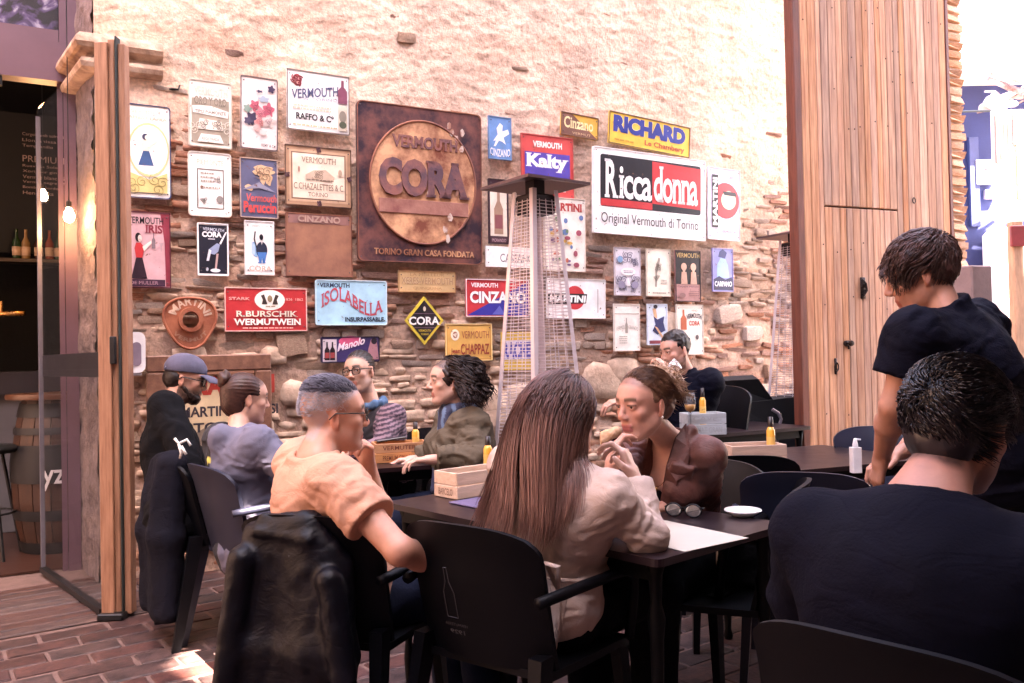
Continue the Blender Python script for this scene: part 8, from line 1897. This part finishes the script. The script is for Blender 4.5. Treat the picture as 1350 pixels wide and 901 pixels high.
f = Vector((-.75, -.66, 0)).normalized(); chair('black resin chair of the man in the striped jumper', seat_at(at(515, 640, 5.05), f, .05), f)
# ------------------------------------------------------------------ coats over the chair backs
def hanging(label, name, c, f, w_, zt, zb, depth, m, res=.008, fold=.02, seed=1, extra=None, flare=1.15, slope=0.):
    """cloth hung over a chair back: c = centre under the back, f = chair facing"""
    f = Vector((f[0], f[1], 0)).normalized(); r_ = f.cross(v3(0, 0, 1)); L = Fr(Vector((c.x, c.y, 0)), f)
    S = SDF(npv(c) * [1, 1, 0] + [-.5, -.5, max(zb - .05, .01)], npv(c) * [1, 1, 0] + [.5, .5, zt + .12], res)
    n_ = 11
    for i in range(n_):
        t = i / (n_ - 1) * 2 - 1; x = t * w_; zz = zt - .03 * t * t - slope * max(0, t)
        S.cap(L.p(x * .92, 0, zz), L.p(x, -.03, (zt + zb) / 2), .035, depth, .05)
        S.cap(L.p(x, -.03, (zt + zb) / 2), L.p(x * flare, -.03 - .02 * math.sin(i * 2.1), zb + .012 * math.sin(i * 1.7 + seed)), depth, depth * .8, .06)
    if extra: extra(S, L)
    def fn(P):
        q = L.inv(P); n1 = np.sin(q[:, 0] * 26 + 3.2 * fbm(P * [3, 3, 1.1], 2, seed)); return -fold * (.5 * n1 + .7 * fbm(P * [9, 9, 3.2], 3, seed + 4)) - .004 * fbm(P * 32, 2, seed + 8)
    S.disp(fn, .06); V, Q = S.mesh(); cc = Vector((c.x, c.y, zb)); o = link(name, mesh_np(name, V - npv(cc), Q, m, True), None, cc); return tag(o, label, 'coat' if name == 'coat' else 'jacket')
M_LJ = mat('black_leather', (.0018, .0016, .004), rough=.45, var=.3, vs_=14, bump=.3, bs=110, dist=.003, wrk=.14, spec=.2)
cc = OC.location - Vector((.3, .95, 0)) * .29
def sleeves(S, L):
    S.cap(L.p(.14, -.06, .68), L.p(.20, -.10, .30), .042, .036, .02); S.cap(L.p(-.15, -.06, .72), L.p(-.21, -.09, .28), .042, .036, .02); S.cap(L.p(-.11, -.01, .835), L.p(.05, -.01, .825), .024, .024, .01); S.cap(L.p(-.12, -.045, .80), L.p(.06, -.045, .785), .016, .016, .008)
hanging('black leather jacket slung over the chair of the man in orange', 'leather_jacket', cc + Vector((.95, -.3, 0)) * .0, (.3, .95, 0), .155, .81, .12, .034, M_LJ, .009, .016, 3, sleeves, slope=.07)
cc = CC_.location - Vector((.85, .53, 0)) * .30 + v3(.03, -.03, 0)
hanging('long black coat hanging to the floor from the chair of the capped man', 'coat', cc, (.75, .66, 0), .13, .84, .16, .045, mat('black_coat', (.004, .004, .009), rough=.9, var=.2, bump=.3, bs=120, spec=.15, wrk=.2), .009, .022, 5)
c = at(237, 588, 3.46); b = MB(); b.tube([(-.02, 0, .03), (.0, -.01, .01), (.03, 0, .025), (.045, .0, 0)], .006, 6); b.tube([(0, -.01, .01), (.01, -.01, -.03), (0, 0, -.05)], .006, 6); b.tube([(.01, -.01, .0), (.03, -.01, -.035)], .006, 6); o = b.build('cord_bow', mat('white_cord', (.75, .75, .7), rough=.8), None, True, loc=c); tag(o, 'small white cord bow on the shoulder of the black coat', 'cord')
# black bag hung on the empty chair
f = Vector((-.9, .42, 0)).normalized(); c = at(978, 742, 3.0)
S = SDF(npv(c) - [.3, .3, .3], npv(c) + [.3, .3, .35], .009); L = Fr(c, (.2, 1, 0)); S.box(L.p(0, 0, .02), (.085, .04, .11), L.M, .035, .02); S.disp(lambda P: -.012 * fbm(P * 12, 2, 5), .04); V, Q = S.mesh()
bg_ = thing('bag', 'black bag with a tan edge hanging on the empty chair at the table end', 'bag', c); link('body', mesh_np('body', V - npv(c), Q, M_BLK, True), bg_)
b = MB(); b.tube([L.p(x, -.04, z_) - c for x, z_ in ((-.086, .1), (-.088, 0), (-.08, -.07), (-.05, -.105), (.03, -.108))], .004, 5); b.build('tan_edge', mat('tan_piping', (.4, .25, .16), rough=.6), bg_, True)
b = MB(); b.tube([L.p(.05 * math.cos(t), 0, .11 + .08 * math.sin(t)) - c for t in np.linspace(0, PI, 10)], .008, 6); b.build('handle', M_BLK, bg_, True)
# ------------------------------------------------------------------ pushchair
pc = at(1000, 470, 6.0); pc.z = 0
ps = thing('pushchair', 'black folded-back pushchair with a grey tube handle, between the far table and the gate', 'pushchair', pc, .25)
Lp = Fr(pc, (-.25, .97, 0)); M_PC = mat('pushchair_cloth', (.0022, .0022, .0034), rough=.8, bump=.3, bs=120); M_ALU = mat('grey_tube', (.35, .3, .33), rough=.35, metal=.7)
def pcp(px, py, Y=5.9): return at(px, py, Y) - pc
RI2 = Matrix.Rotation(-.25, 3, 'Z')
def pmesh(nm, mb, m, sm=True): mb.v = [tuple(RI2 @ Vector(p)) for p in mb.v]; return mb.build(nm, m, ps, sm, auto=40)
b = MB(); A = [pcp(944, 503), pcp(1000, 500, 6.0), pcp(1021, 530, 6.1), pcp(965, 540)]; V = A + [a + Vector((.06, .35, .02)) for a in A]
b.add(V, [(0, 1, 2, 3), (7, 6, 5, 4), (0, 4, 5, 1), (1, 5, 6, 2), (2, 6, 7, 3), (3, 7, 4, 0)]); pmesh('hood', b, M_PC, False)
b = MB(); A = [pcp(968, 533), pcp(1064, 522, 6.2), pcp(1068, 590, 6.2), pcp(985, 590)]; V = A + [a + Vector((.08, .4, .0)) for a in A]
b.add(V, [(0, 1, 2, 3), (7, 6, 5, 4), (0, 4, 5, 1), (1, 5, 6, 2), (2, 6, 7, 3), (3, 7, 4, 0)]); pmesh('seat_fabric', b, M_PC, False)
b = MB(); b.tube([pcp(944, 505, 5.86), pcp(955, 530, 5.86), pcp(965, 548, 5.86), pcp(972, 600, 5.86)], .012, 8); b.tube([pcp(952, 505, 5.84), pcp(962, 535, 5.84), pcp(967, 545, 5.84), pcp(964, 552, 5.84), pcp(957, 545, 5.84)], .009, 8); pmesh('frame_tube', b, M_ALU)
b = MB(); b.tube([pcp(1018, 540, 5.82), pcp(1026, 545, 5.82), pcp(1030, 553, 5.82), pcp(1026, 566, 5.82), pcp(1024, 590, 5.82)], .012, 8); pmesh('handle', b, M_ALU)
for (dx, dy) in ((-.3, 0), (.3, .05), (0, .5)):
    b = MB(); b.lathe([(.05, -.02), (.11, -.022), (.12, 0), (.11, .022), (.05, .02)], c=(dx, dy, .12), n=20, axis='Y'); b.build('wheel', M_PC, ps, True)
f = Vector((-.75, -.62, 0)).normalized(); p_ = at(905, 575, 5.4); chair('tall black resin chair of the dark-haired man at the far table', Vector((p_.x, p_.y, 0)), f, arms=False, prt=False, sc=1.25)
